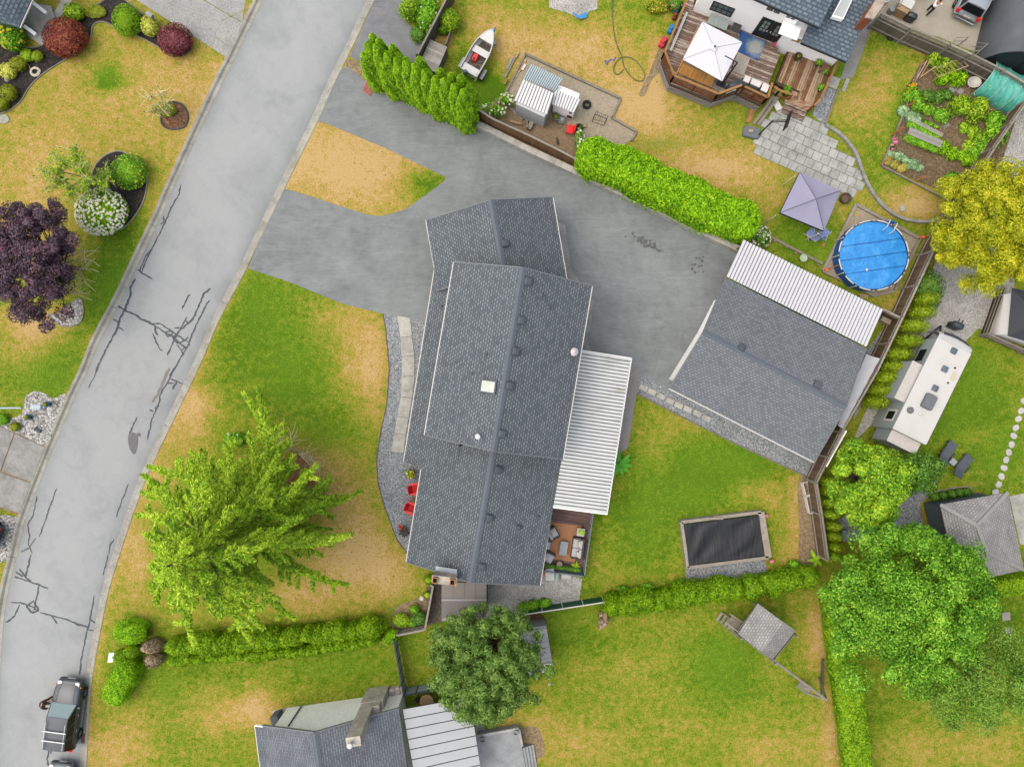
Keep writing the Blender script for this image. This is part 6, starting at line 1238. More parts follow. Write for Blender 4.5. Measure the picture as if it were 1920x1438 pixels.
def car(label, loc, rz, L=4.6, W=1.84, Hh=1.68, paint=None, roofp=None, rails=True, wagon=True, wash=WSH, group=None):
    root = thing('parked_car', label, 'car', loc, rz, group); hw = W / 2; N = 22; m = MB(); vs = []
    for i in range(N + 1):
        s = -1 + 2 * i / N; x = s * L / 2; e = abs(s) ** 5; w_ = hw * (1 - (.22 if s > 0 else .12) * e); zb = .3 + .1 * e
        belt = (1.02 - .20 * max(0, (s - .38) / .62) ** 1.4) if s > -.8 else 1.0 - .25 * ((-.8 - s) / .2); belt -= .12 * e * (1 if s > 0 else .8)
        hf = [(0, zb), (w_ * .88, zb), (w_ * .98, zb + .1), (w_, .62), (w_ * .985, belt - .14), (w_ * .93, belt - .03), (w_ * .8, belt + .02), (w_ * .4, belt + .055), (0, belt + .065)]
        vs += [(x, y, z) for y, z in hf] + [(x, -y, z) for y, z in reversed(hf[1:-1])]
    k = 16; m.raw(vs, [(i * k + j, i * k + (j + 1) % k, (i + 1) * k + (j + 1) % k, (i + 1) * k + j) for i in range(N) for j in range(k)] + [tuple(range(k)), tuple(reversed(range(N * k, N * k + k)))])
    body = m.build('body', paint, root, True, True)
    x0, x1, x2, x3 = L * .19, L * .03, -L * (.43 if wagon else .3), -L * (.475 if wagon else .42); bz, rw, bw = 1.03, hw * .76, hw * .95
    base = lambda x: (x, bw, bz); cv = {}
    def side(sg):
        return [(x0, sg * bw * .96, bz), (x1, sg * rw, Hh - .06), (x2, sg * rw * .97, Hh - .08), (x3, sg * bw * .93, bz)]
    Ls, Rs = side(1), side(-1); c = MB(); c.raw(Ls + Rs, [(0, 1, 2, 3), (7, 6, 5, 4), (4, 5, 1, 0), (3, 2, 6, 7)]); c.build('cabin', paint, root, True)
    def pane(name, q, mat, inset=.07, o=.012, nrm=None):
        q = [Vector(p) for p in q]; cen = sum(q, Vector()) / 4; n = (q[1] - q[0]).cross(q[3] - q[0]).normalized(); n = n if n.dot(cen - Vector((0, 0, 1.0))) > 0 else -n
        MB().poly([cen + (p - cen) * (1 - inset * 1.6) + n * o for p in q]).build(name, mat, root, True)
    pane('windscreen', [Ls[0], Ls[1], Rs[1], Rs[0]], wash, .04); pane('rear_window', [Ls[3], Ls[2], Rs[2], Rs[3]], CARGL, .08)
    for S_ in (Ls, Rs):
        q = [Vector(p) for p in S_]; B, T = (lambda t: q[0].lerp(q[3], t)), (lambda t: q[1].lerp(q[2], t))
        for a, b2 in ((.0, .36), (.38, .68), (.70, 1.0)): pane('side_window', [B(a), T(max(0, a * 1.02 - .02)), T(b2), B(b2)], CARGL, .06)
    def roof(u, v): return Vector((lerp(x1 + .04, x2 - .02, u), lerp(-rw, rw, v) * (1 - .04 * abs(2 * u - 1)), Hh - .07 + .075 * math.sin(math.pi * (.06 + .88 * v)) * (1 - .2 * abs(2 * u - 1.0) ** 3)))
    MB().grid(roof, 10, 8).build('roof', roofp or paint, root, True, True)
    if rails:
        for s in (1, -1): MB().tube([(x1 - .25, s * rw * .9, Hh + .0), (x1 - .3, s * rw * .9, Hh + .07), (x2 + .1, s * rw * .9, Hh + .07), (x2 + .05, s * rw * .9, Hh)], .022, 6).build('roof_rail', CHROME, root, True)
        for x in (x1 - .85, x1 - 1.45): MB().beam((x, -rw * 1.06, Hh + .1), (x, rw * 1.06, Hh + .1), .06, .035).build('crossbar', CHROME, root, True)
    for sx in (1, -1):
        for s in (1, -1): wheel(root, sx * L * .3, s * (hw - .1))
        MB().rbox((L * .155, sx * (hw + .09), 1.06), (.12, .2, .15), .04).build('mirror', paint, root, True)
        MB().rbox((L / 2 - .26, sx * hw * .62, .78), (.36, .3, .12), .08).build('headlight', CHROME, root, True); MB().rbox((L / 2 - .42, sx * hw * .86, .78), (.12, .1, .1), .03).build('indicator', AMB, root, True); MB().rbox((-L / 2 + .1, sx * hw * .8, .95), (.16, .24, .3), .05).build('tail_light', REDL, root, True)
        for xx in (.02, -.2): MB().rbox((L * xx, sx * (hw * .985), .86), (.18, .05, .04), .02).build('door_handle', CHROME, root, True)
        MB().beam((L * .2, sx * hw * 1.0, .36), (-L * .2, sx * hw * 1.0, .36), .06, .05).build('side_trim', CHROME, root, True)
    g = MB(); g.rbox((L / 2 - .08, 0, .66), (.12, W * .44, .1), .04); g.build('grille', CHROME, root, True); MB().rbox((L / 2 - .0, 0, .5), (.03, .5, .12), .01).build('number_plate', GUT, root, True); MB().rbox((-L / 2 - .0, 0, .8), (.03, .5, .12), .01).build('number_plate', GUT, root, True)
    g = MB()
    for s in (1, -1): g.beam((L * .2, s * hw * .62, 1.085), (L * .46, s * hw * .5, .93), .015, .012)
    g.build('bonnet_crease', paint, root, True); return root
PDK = plain('dark_slate_paint', (74, 84, 94), .32, .2, .06, 2, spec=.5); PSL = plain('silver_paint', (176, 186, 192), .3, .3, .06, 2); PGR = plain('grey_paint', (104, 116, 122), .32, .2, .06, 2)
hd = math.atan2(69, 9)
car('dark slate SUV with silver roof rails parked at the kerb beside clipped shrubs', P(134, 1330) + up * -.1, hd, 4.55, 1.85, 1.66, PDK)
car('grey car parked at the kerb behind the dark SUV, only its bonnet showing', P(119, 1484) + up * -.1, hd + .02, 4.5, 1.8, 1.5, PGR, rails=False, wagon=False)
car('dark car on the concrete panel drive, only its tail corner showing', P(-46, 985) + up * .05, R(158), 4.4, 1.8, 1.5, PDK, rails=False)
car('silver station wagon parked against the black arched shelter', P(1826, -14) + up * .02, math.atan2(37, 18), 4.6, 1.85, 1.7, PSL, wash=CARGL)
car('silver car on the old concrete yard, only its bumper showing', P(1722, -66) + up * .02, R(80), 4.5, 1.8, 1.5, PSL, rails=False, wagon=False)
# boat on its trailer
br = thing('boat', 'open white aluminium boat with two seats and grey floor on a trailer', 'boat', P(880, 148) + up * .45, math.atan2(66, 36) - .02); Lb = 3.15; WB = plain('boat_white', (222, 224, 222), .4, .1, .08, 3); FLB = m_soil('boat_floor', [(70, 74, 80), (100, 94, 88), (170, 140, 108)])
hwf = lambda t: .66 * (1 - .06 * (1 - t)) * (1 - max(0, (t - .38) / .62) ** 2.2) ** .8 if t < 1 else 0.0
def hull(u, v):
    t = u; w_ = hwf(t) + .012; y = (v * 2 - 1); a = abs(y); zt = .52 + .18 * t * t; return Vector((t * Lb, math.copysign(w_ * min(1, a * 1.25) ** .7, y), zt * (a ** 2.2)))
MB().grid(hull, 18, 16).build('hull', WB, br, True, True)
def gun(s): return [(t * Lb, s * hwf(t), .52 + .18 * t * t) for t in [i / 16 for i in range(17)]]
for s in (1, -1): MB().tube(gun(s), .035, 6).build('gunwale', WB, br, True, True)
def plate(name, t0, t1, z, mat, k=.93): MB().prism([Vector((t0 * Lb, hwf(t0) * k, 0)), Vector((t1 * Lb, hwf(t1) * k, 0)), Vector((t1 * Lb, -hwf(t1) * k, 0)), Vector((t0 * Lb, -hwf(t0) * k, 0))], z - .03, z).build(name, mat, br, True)
m = MB(); m.poly([(t * Lb, hwf(t) * .8, .12) for t in (.03, .3, .5, .75)] + [(t * Lb, -hwf(t) * .8, .12) for t in (.75, .5, .3, .03)]); m.build('floor', FLB, br, True)
m = MB(); ts = [.72, .8, .88, .95, .995]; m.poly([(t * Lb, hwf(t) * .97, .53 + .18 * t * t) for t in ts] + [(t * Lb, -hwf(t) * .97, .53 + .18 * t * t) for t in reversed(ts)]); m.build('bow_deck', WB, br, True)
plate('seat', .44, .58, .42, WB); plate('stern_seat', .02, .16, .42, WB); MB().box((.02, 0, .3), (.05, 1.2, .44)).build('transom', WB, br, True)
m = MB(); m.rbox((-.1, .15, .62), (.22, .2, .3), .06); m.box((-.1, .15, .25), (.08, .08, .6)); m.build('outboard_motor', plain('motor_grey', (88, 100, 108), .5), br, True)
MB().cyl((.28, -.45, .43), .13, .04, 16).build('hatch', GUT, br, True)
bt = thing('fuel_tank', 'red plastic fuel tank on the floor of the open boat', 'fuel tank', _root[br] @ Vector((1.12, .16, .13)), math.atan2(66, 36)); MB().rbox((0, 0, .14), (.5, .34, .28), .08).build('tank', plain('red_plastic', (226, 62, 60), .4, boost=1.1), bt, True); MB().cyl((-.12, 0, .28), .06, .06, 10).build('cap', DKFR, bt, True)
t_ = thing('boat_trailer', 'galvanised boat trailer under the white open boat', 'trailer', P(880, 148), math.atan2(66, 36) - .02); GALV = plain('galvanised', (160, 166, 168), .4, .4)
m = MB()
for s in (1, -1): m.beam((-.1, s * .5, .38), (2.2, s * .4, .38), .08, .08); m.beam((2.2, s * .4, .38), (3.4, 0, .42), .08, .08)
m.beam((.5, -.75, .34), (.5, .75, .34), .08, .08); m.build('frame', GALV, t_, True); m = MB(); m.beam((3.3, 0, .4), (3.5, -.02, .75), .06, .06); m.build('winch_post', plain('winch_blue', (40, 130, 210), .5), t_, True)
for s in (1, -1): wheel(t_, .5, s * .8, .26, .16); MB().beam((.15, s * .8, .56), (.85, s * .8, .56), .22, .03).build('mudguard', GALV, t_, True)
MB().box((0, 0, .12), (.35, .3, .24), .2).solo('concrete_block', BLOCKW, 'grey block and jack at the bow of the boat', 'block').location = P(925, 83)
# travel trailer
c1, c2, c3, c4 = P(1760, 632, 3.1), P(1819, 664, 3.1), P(1736, 835, 3.1), P(1674, 802, 3.1); cen = (c1 + c2 + c3 + c4) / 4; ax = ((c1 + c2) / 2 - (c3 + c4) / 2); Lr = ax.length; rzr = math.atan2(ax.y, ax.x); Wr = ((c1 - c2).length + (c3 - c4).length) / 2
rv = thing('travel_trailer', 'long white travel trailer with slide-out and roof vents behind the small cedars', 'trailer', (cen.x, cen.y, 0), rzr); RVW = plain('trailer_roof_white', (216, 216, 213), .5, 0, .06, 1.2); RVS = plain('trailer_side', (168, 180, 182), .4, .1, .06)
hl, hw = Lr / 2, Wr / 2
m = MB(); m.rbox((0, 0, 1.78), (Lr, Wr, 2.55), .06); m.build('body', RVS, rv, True); MB().rbox((0, 0, 3.09), (Lr + .02, Wr + .04, .06), .05).build('roof', RVW, rv, True)
def nose(u, v): a = math.pi / 2 * v; return Vector((hl - .02 + .85 * math.sin(math.pi * (.1 + .8 * u)) ** .4 * max(0, math.cos(a)) ** .5, lerp(-hw, hw, u), .9 + 2.19 * math.sin(a) ** .45))
MB().grid(nose, 12, 10).build('front_cap', plain('front_cap_white', (214, 216, 218), .35), rv, True, True)
def nwin(u, v): p = nose(.12 + .76 * u, .22 + .6 * v); return p + Vector((.02, 0, .02))
MB().grid(nwin, 10, 5).build('front_window', plain('tinted_window', (70, 78, 86), .12, spec=.7), rv, True, True)
MB().box((-hl * .02, hw + .32, 1.9), (2.55, .66, 1.9)).build('slide_out', RVS, rv, True); MB().box((-hl * .02, hw + .32, 2.88), (2.6, .7, .05)).build('slide_out_roof', plain('slide_roof', (212, 208, 202), .6), rv, True)
MB().box((-hl - .38, -.05, 1.7), (.76, Wr * .84, 1.9)).build('rear_bay', RVS, rv, True); MB().box((-hl - .38, -.05, 2.68), (.8, Wr * .88, .05)).build('rear_bay_roof', plain('slide_roof', (212, 208, 202), .6), rv, True)
for x in (hl * .62,): MB().box((x, hw + .012, 2.2), (.8, .02, .75)).build('window', CARGL, rv, True)
MB().box((-hl * .72, hw + .012, 2.1), (.55, .02, .8)).build('window', CARGL, rv, True); MB().box((-hl * .72, hw + .006, 2.1), (.8, .012, 1.1)).build('window_frame', GUT, rv, True)
for z in (1.5, 1.62): MB().box((hl * .5, hw + .01, z), (Lr * .5, .01, .05)).build('stripe', plain('stripe_grey', (70, 78, 84), .5), rv, True)
MB().beam((-hl * .95, -hw - .06, 2.95), (hl * .9, -hw - .06, 2.95), .1, .1).build('awning_tube', plain('awning_dark', (86, 80, 92), .5), rv, True)
toL = lambda x, y: _root[rv].inverted() @ P(x, y, 3.12)
VNT = plain('smoked_vent', (96, 112, 126), .3, spec=.5)
for x, y in ((1788, 658), (1771, 692), (1753, 728)): q = toL(x, y); MB().rbox((q.x, q.y, 3.16), (.38, .38, .1), .05, crown=.03).build('roof_vent', VNT, rv, True)
q = toL(1740, 753); MB().rbox((q.x, q.y, 3.25), (.95, .72, .26), .12, crown=.02).build('air_conditioner', plain('ac_grey', (112, 118, 122), .5), rv, True)
q = toL(1706, 769); MB().lathe((q.x, q.y, 3.1), [(.2, 0), (.2, .12), (.14, .18), (.02, .2)], 16).build('roof_dome', plain('ac_grey', (112, 118, 122), .5), rv, True); q = toL(1725, 776); MB().lathe((q.x, q.y, 3.1), [(.1, 0), (.09, .1), (.03, .14)], 12).build('roof_dome', GUT, rv, True)
q = toL(1788, 706); MB().rbox((q.x, q.y, 3.14), (.5, .28, .06), .03).build('roof_hatch', plain('beige_hatch', (206, 200, 170), .5), rv, True)
for x, y in ((1790, 690), (1777, 718)): q = toL(x, y); MB().cyl((q.x, q.y, 3.1), .055, .09, 10).build('vent_pipe', DKFR, rv, True)
for s in (1, -1):
    for x in (-.45, .4): wheel(rv, x - .6, s * (hw - .12), .36, .2)
m = MB(); m.beam((hl + .4, .5, .5), (hl + 1.6, 0, .5), .1, .1); m.beam((hl + .4, -.5, .5), (hl + 1.6, 0, .5), .1, .1); m.build('drawbar', DKFR, rv, True)
g = thing('gas_grill', 'dark covered grill standing on gravel at the nose of the trailer', 'grill', P(1782, 612), R(-25)); MB().rbox((0, 0, .8), (.75, .42, .35), .15, crown=.08).build('lid', plain('grill_dark', (74, 82, 90), .5), g, True); MB().box((0, 0, .35), (.6, .36, .6)).build('cabinet', DKFR, g, True)
for s in (-.12, .12): MB().beam((s, .2, .9), (s, .42, .9), .07, .05).build('handle', plain('grill_dark', (74, 82, 90), .5), g, True)

# ================= people =================
SKIN = plain('skin', (206, 152, 120), .6, 0, .05); HAIR = plain('brown_hair', (92, 66, 46), .7)
def skinmesh(name, V, E, rad, mat, parent, sub=2):
    me = bpy.data.meshes.new(name); inv = _root[parent].inverted(); me.from_pydata([tuple(inv @ Vector(v)) for v in V], E, []); me.materials.append(mat)
    o = bpy.data.objects.new(name, me); COL.objects.link(o); o.parent = parent; _root[o] = _root[parent]
    md = o.modifiers.new('skin', 'SKIN'); md.use_smooth_shade = True
    for i, sv in enumerate(me.skin_vertices[0].data): r_ = rad[i]; sv.radius = (r_, r_) if not isinstance(r_, tuple) else r_; sv.use_root = (i == 0)
    o.modifiers.new('subd', 'SUBSURF').levels = sub; o.modifiers['subd'].render_levels = sub; return o
def person(label, J, shirt, trousers, hair=HAIR, shoes=None, sleeve=.4, shorts=False):
    """J: joint name -> world point; the body is one surface, clothes are separate"""
    foot = (J['af_l'] + J['af_r']) / 2; root = thing('person', label, 'person', (foot.x, foot.y, min(J['af_l'].z, J['af_r'].z)))
    names = ['pelvis', 'waist', 'chest', 'neck', 'head', 'crown', 'sh_l', 'el_l', 'wr_l', 'sh_r', 'el_r', 'wr_r', 'hip_l', 'kn_l', 'an_l', 'af_l', 'hip_r', 'kn_r', 'an_r', 'af_r', 'nose']
    J = dict(J); look = J['look'].normalized(); J['nose'] = J['head'] + look * .115 - (J['crown'] - J['head']).normalized() * .01
    rad = [.13, .115, .13, .055, .088, .07, .065, .042, .03, .065, .042, .03, .085, .06, .042, .035, .085, .06, .042, .035, .016]
    V = [J[n] for n in names]; ix = {n: i for i, n in enumerate(names)}
    E = [(a, b) for a, b in (('pelvis', 'waist'), ('waist', 'chest'), ('chest', 'neck'), ('neck', 'head'), ('head', 'crown'), ('head', 'nose'), ('chest', 'sh_l'), ('sh_l', 'el_l'), ('el_l', 'wr_l'), ('chest', 'sh_r'), ('sh_r', 'el_r'), ('el_r', 'wr_r'), ('pelvis', 'hip_l'), ('hip_l', 'kn_l'), ('kn_l', 'an_l'), ('an_l', 'af_l'), ('pelvis', 'hip_r'), ('hip_r', 'kn_r'), ('kn_r', 'an_r'), ('an_r', 'af_r'))]
    E = [(ix[a], ix[b]) for a, b in E]
    for s in 'lr':                                        # palm, four fingers and a thumb
        w_ = J['wr_' + s]; d = (w_ - J['el_' + s]).normalized(); n = d.cross(Vector((0, 0, 1))); n = n.normalized() if n.length > .1 else Vector((1, 0, 0)); V.append(w_ + d * .07); pi = len(V) - 1; rad.append(.026); E.append((ix['wr_' + s], pi))
        for k, (o_, l) in enumerate(((-.03, .075), (-.01, .09), (.01, .085), (.03, .065))): V.append(w_ + d * (.07 + l * .5) + n * o_); V.append(w_ + d * (.07 + l) + n * o_ - up * .015); rad += [.009, .008]; E += [(pi, len(V) - 2), (len(V) - 2, len(V) - 1)]
        V.append(w_ + d * .05 - n * .055); V.append(w_ + d * .09 - n * .07); rad += [.01, .008]; E += [(ix['wr_' + s], len(V) - 2), (len(V) - 2, len(V) - 1)]
    skinmesh('body', V, E, rad, SKIN, root)
    sv = [J['waist'] - (J['chest'] - J['waist']) * .6, J['waist'], J['chest'], J['chest'].lerp(J['neck'], .55), J['sh_l'], J['sh_l'].lerp(J['el_l'], sleeve * 2), J['sh_r'], J['sh_r'].lerp(J['el_r'], sleeve * 2)]
    skinmesh('shirt', sv, [(0, 1), (1, 2), (2, 3), (2, 4), (4, 5), (2, 6), (6, 7)], [.155, .145, .155, .085, .085, .072, .085, .072], shirt, root)
    e = .95 if not shorts else .0
    tv = [J['pelvis'], J['pelvis'].lerp(J['waist'], .5), J['hip_l'], J['kn_l'], J['kn_l'].lerp(J['an_l'], e), J['hip_r'], J['kn_r'], J['kn_r'].lerp(J['an_r'], e)]
    skinmesh('trousers', tv, [(0, 1), (0, 2), (2, 3), (3, 4), (0, 5), (5, 6), (6, 7)] if not shorts else [(0, 1), (0, 2), (2, 3), (0, 5), (5, 6)], [.15, .145, .105, .078, .062, .105, .078, .062], trousers, root)
    hv = [J['head'].lerp(J['crown'], .25) - look * .03, J['crown'] - look * .01, J['head'] - look * .075, J['neck'].lerp(J['head'], .3) - look * .085]; skinmesh('hair', hv, [(0, 1), (0, 2), (2, 3)], [.096, .078, .07, .045], hair, root)
    for s in 'lr': skinmesh('shoe', [J['an_' + s] - up * .03, J['an_' + s].lerp(J['af_' + s], .5) - up * .03, J['af_' + s]], [(0, 1), (1, 2)], [.05, .05, .042], shoes or DKFR, root)
    return root
def stand(c, face, lean=0.0, arms=None, step=.12, h=1.72):
    """joints of a standing figure at ground point c facing angle `face`, torso bent forward by `lean` (radians)"""
    F = Vector((math.cos(face), math.sin(face), 0)); Lf = Vector((-F.y, F.x, 0)); k = h / 1.72; J = {}
    pel = c + up * .95 * k - F * .18 * math.sin(lean); tor = (up * math.cos(lean) + F * math.sin(lean)); J['pelvis'] = pel; J['waist'] = pel + tor * .16 * k; J['chest'] = pel + tor * .42 * k; J['neck'] = pel + tor * .58 * k; hdv = (up * math.cos(lean * .8) + F * math.sin(lean * .8)); J['head'] = J['neck'] + hdv * .13 * k; J['crown'] = J['head'] + hdv * .1 * k
    J['look'] = (F * math.cos(lean * .8) - up * math.sin(lean * .8))
    for s, sg in (('l', 1), ('r', -1)):
        J['sh_' + s] = J['chest'] + tor * .08 + Lf * sg * .19 * k; J['hip_' + s] = pel + Lf * sg * .1 - up * .05; J['kn_' + s] = c + Lf * sg * .12 + F * (sg * step * .5 + .05) + up * .5 * k; J['an_' + s] = c + Lf * sg * .13 + F * sg * step + up * .09; J['af_' + s] = J['an_' + s] + F * .17 - up * .05
        w_ = (arms or {}).get(s); J['wr_' + s] = c + F * w_[0] + Lf * w_[1] + up * w_[2] if w_ else J['sh_' + s] - up * .52 * k + F * .12; J['el_' + s] = (J['sh_' + s] + J['wr_' + s]) / 2 - F * .05 - up * .04 + Lf * sg * .05
    return J
person('person in dark top bending with both arms reaching into the dark parked car', stand(P(96, 1309) + up * -.1, R(10), .85, {'l': (.78, .1, .95), 'r': (.76, -.28, 1.0)}), plain('navy_top', (58, 66, 78), .9), plain('maroon_trousers', (112, 56, 44), .9))
person('person in white shirt and black trousers standing on the old concrete yard', stand(P(1736, 26), R(35), .12, {'l': (.25, .22, 1.05), 'r': (.3, -.12, 1.1)}), WHITEP, plain('black_trousers', (40, 42, 48), .9), shoes=plain('tan_shoes', (184, 140, 100)))
# ================= garden furniture and equipment =================
GREYC = plain('grey_cushion', (198, 198, 200), .9, 0, .06, 8); WICK = plain('dark_wicker', (84, 78, 76), .8, 0, .2, 20); REDC = plain('red_plastic_chair', (228, 34, 34), .4, 0, .06, boost=1.25); TBL = plain('grey_table', (150, 160, 168), .5); TERRA = plain('terracotta', (186, 112, 74), .8)
# east deck of the middle house
ed = thing('deck', 'brown composite deck beside the white ribbed patio roof of the charcoal house', 'deck', P(1060, 1010)); EP = [P(x, y, .35).xy.to_3d() for x, y in ((1030, 940), (1110, 955), (1093, 1074), (1012, 1064))]
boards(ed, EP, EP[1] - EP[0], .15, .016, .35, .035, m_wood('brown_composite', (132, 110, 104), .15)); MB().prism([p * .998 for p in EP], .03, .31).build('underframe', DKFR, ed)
BLG = plain('blue_grey_rail', (112, 126, 136), .5)
def lowrail(a, b_, z0, z1, root, k):
    for z in (z0 + .1, z1): MB().beam(a + up * z, b_ + up * z, .07, .05).build('rail', BLG, root)
    for i in range(k + 1): p = a.lerp(b_, i / k); MB().beam(p + up * .05, p + up * (z1 + .03), .08, .08).build('post', BLG, root)
    MB().beam(a + up * ((z0 + z1) / 2), b_ + up * ((z0 + z1) / 2), .015, z1 - z0 - .1).build('glass_panel', plain('rail_glass', (150, 170, 176), .15), root)
lowrail(EP[1], EP[2], .35, 1.2, ed, 4); lowrail(EP[2], EP[3].lerp(EP[2], .05), .35, 1.2, ed, 3)
f = nf(); f.hedge([EP[2].lerp(EP[3], .04) + Vector((-.05, .25, 0)), EP[3] + Vector((.1, .25, 0))], .26, .45, 700, .09, z0=.38, power=.4); resolve(f.build('planter_hedge', F_DARK), 'narrow green planter hedge along the rail of the brown deck', 'hedge')
rw = R(-8)
def at(x, y, z): return P(x, y, z)
m = MB(); q = [P(x, y, .36) for x, y in ((1033, 978), (1090, 986), (1078, 1054), (1024, 1046))]; m.prism(q, .362, .372); m.solo('rug', plain('tan_rug', (182, 134, 98), .95, 0, .08, 20), 'tan outdoor rug on the brown composite deck', 'rug')
m = MB(); q = [P(x, y, .36) for x, y in ((1030, 972), (1094, 982), (1082, 1060), (1020, 1052))]
for a, b_ in zip(q, q[1:] + q[:1]): m.beam(a + up * -.003, b_ + up * -.003, .05, .02)
m.solo('rug_border', DKFR, 'dark border frame around the tan rug on the deck', 'rug border')
def sofa(label, px, py, rz, w_, seats, pil=None, cat='armchair', name='armchair'):
    c = P(px, py, .8).xy.to_3d() + up * .37; r = thing(name, label, cat, c, rz); d = .72
    MB().rbox((0, 0, .14), (w_, d, .24), .06).build('frame', WICK, r, True); MB().rbox((0, -d / 2 + .07, .42), (w_, .14, .5), .05).build('backrest', WICK, r, True)
    for s in (1, -1): MB().rbox((s * (w_ / 2 - .05), 0, .34), (.1, d, .3), .04).build('arm', WICK, r, True)
    for k in range(seats): cw = (w_ - .2) / seats; x = -w_ / 2 + .1 + cw * (k + .5); MB().rbox((x, .06, .33), (cw - .02, d - .18, .15), .05, crown=.02).build('cushion', GREYC, r, True, True); MB().rbox((x, -d / 2 + .18, .52), (cw - .03, .16, .34), .06).build('back_cushion', GREYC, r, True, True)
    for k in range(pil or 0): MB().rbox((-w_ / 4 + k * w_ / 2, -d / 2 + .3, .55), (.36, .14, .3), .06, .2).build('pillow', plain('pale_green_pillow', (206, 214, 190), .9), r, True, True)
    return r
sofa('two seat grey cushioned sofa with pale green pillows along the deck rail', 1083, 1028, R(82), 1.4, 2, 2, 'sofa', 'sofa'); sofa('grey cushioned armchair turned towards the coffee table, beside the patio roof', 1036, 1001, R(-60), .8, 1); sofa('grey cushioned armchair turned towards the coffee table, beside the planter hedge', 1028, 1046, R(-120), .8, 1)
def table(name, label, px, py, w_, d, h, rz, top, z0=.37, leg=WICK, cat='table'):
    c = P(px, py, z0 + h).xy.to_3d() + up * z0; r = thing(name, label, cat, c, rz); MB().rbox((0, 0, h - .025), (w_, d, .05), .03).build('table_top', top, r, True)
    for sx in (1, -1):
        for sy in (1, -1): MB().box((sx * (w_ / 2 - .06), sy * (d / 2 - .06), (h - .05) / 2), (.06, .06, h - .05)).build('leg', leg, r, True)
    return r
table('coffee_table', 'oblong grey coffee table on the tan rug', 1057, 1028, .5, .9, .42, R(-8), TBL); table('side_table', 'square white side table carrying a plant on the deck', 1089, 998, .5, .52, .5, R(-8), GREYC); table('side_table', 'small pale blue table between the two armchairs', 1027, 1023, .3, .5, .45, R(-8), plain('pale_blue_top', (176, 200, 214), .5))
leafy('potted_plant', 'striped green plant on the square white side table', 1090, 997, .2, 8, .26, .1, F_LIME, z0=.88); leafy('potted_plant', 'spiky plant with pink centre at the corner of the deck', 1078, 1060, .3, 9, .38, .09, F_LIME, z0=.37)
c = P(1049, 1058, .8).xy.to_3d() + up * .37; r = thing('stool', 'small octagonal wooden stool at the edge of the deck', 'stool', c); MB().cyl((0, 0, .36), .2, .05, 8).build('seat', plain('brown_seat', (150, 130, 114), .8), r, True)
for k in range(4): MB().beam((.12 * math.cos(k * 1.57), .12 * math.sin(k * 1.57), 0), (.1 * math.cos(k * 1.57), .1 * math.sin(k * 1.57), .36), .04, .04).build('leg', WICK, r, True)
CVR = plain('pale_cover', (206, 208, 204), .7, 0, .08, 5)
for x, y, w_, d, h, mt, lb, rz in ((1031, 1078, .62, .8, 1.0, CVR, 'white covered barbecue in the gravel yard against the deck rail', .05), (1041, 1082, .5, .55, .7, plain('pale_green_cover', (186, 200, 186), .7), 'pale green covered box between the white barbecue and lounger', -.15), (1062, 1080, .7, .42, .45, CVR, 'low rounded white covered lounger in the gravel yard', -.05)):
    c = P(x, y, h); m = MB(); m.rbox((c.x, c.y, h / 2), (w_, d, h), .12, rz, crown=.05); m.solo('covered_item', mt, lb, 'cover', smooth=False)
MB().rbox(P(1017, 1070, .5), (.25, .35, 1.0), .05).solo('red_bin', plain('red_bin', (206, 60, 66), .5), 'small red bin under the roof edge beside the covered barbecue', 'bin')
# front of the house: red chairs, tables, pots
def adirondack(label, px, py, rz):
    r = thing('garden_chair', label, 'chair', P(px, py, .4).xy.to_3d() + up * .03, rz)
    MB().box((0, .02, .34), (.5, .5, .04), rx=R(-10)).build('seat', plain('deep_red_seat', (206, 10, 14), .45, boost=1.2), r, True); MB().box((0, -.28, .6), (.52, .05, .62), rx=R(22)).build('backrest', REDC, r, True)
    for s in (1, -1):
        MB().box((s * .32, .02, .56), (.14, .66, .035)).build('armrest', REDC, r, True); MB().box((s * .3, .28, .28), (.05, .08, .55)).build('leg', REDC, r, True); MB().box((s * .3, -.25, .22), (.05, .08, .44)).build('leg', REDC, r, True)
adirondack('red garden chair under the eave, the one beside the yellow flowering pot', 778, 916, R(-80)); adirondack('red garden chair under the eave, the one beside the dark leaved pot', 771, 952, R(-112))
r = thing('plant_stand', 'pink metal plant stand with green plant between the two red chairs', 'plant stand', P(777, 934).xy.to_3d() + up * .03); m = MB(); 
for k in range(8): a = k * .785; m.tube([(.18 * math.cos(a), .18 * math.sin(a), .5), (.04 * math.cos(a), .04 * math.sin(a), .5)], .012, 4)
m.tube([(.18 * math.cos(k * .52), .18 * math.sin(k * .52), .5) for k in range(12)], .015, 5, closed=True); m.build('top', plain('pink_metal', (196, 90, 112), .5), r, True)
for k in range(3): MB().tube([(.15 * math.cos(k * 2.1), .15 * math.sin(k * 2.1), .5), (.18 * math.cos(k * 2.1), .18 * math.sin(k * 2.1), 0)], .012, 5).build('leg', plain('pink_metal', (196, 90, 112), .5), r, True)
f = nf(); c = P(779, 934); f.blob((c.x + .05, c.y, .68), (.13, .16, .16), 160, .1, .3, -.5, .6, core=0); f.build('plant', F_DARK, r)
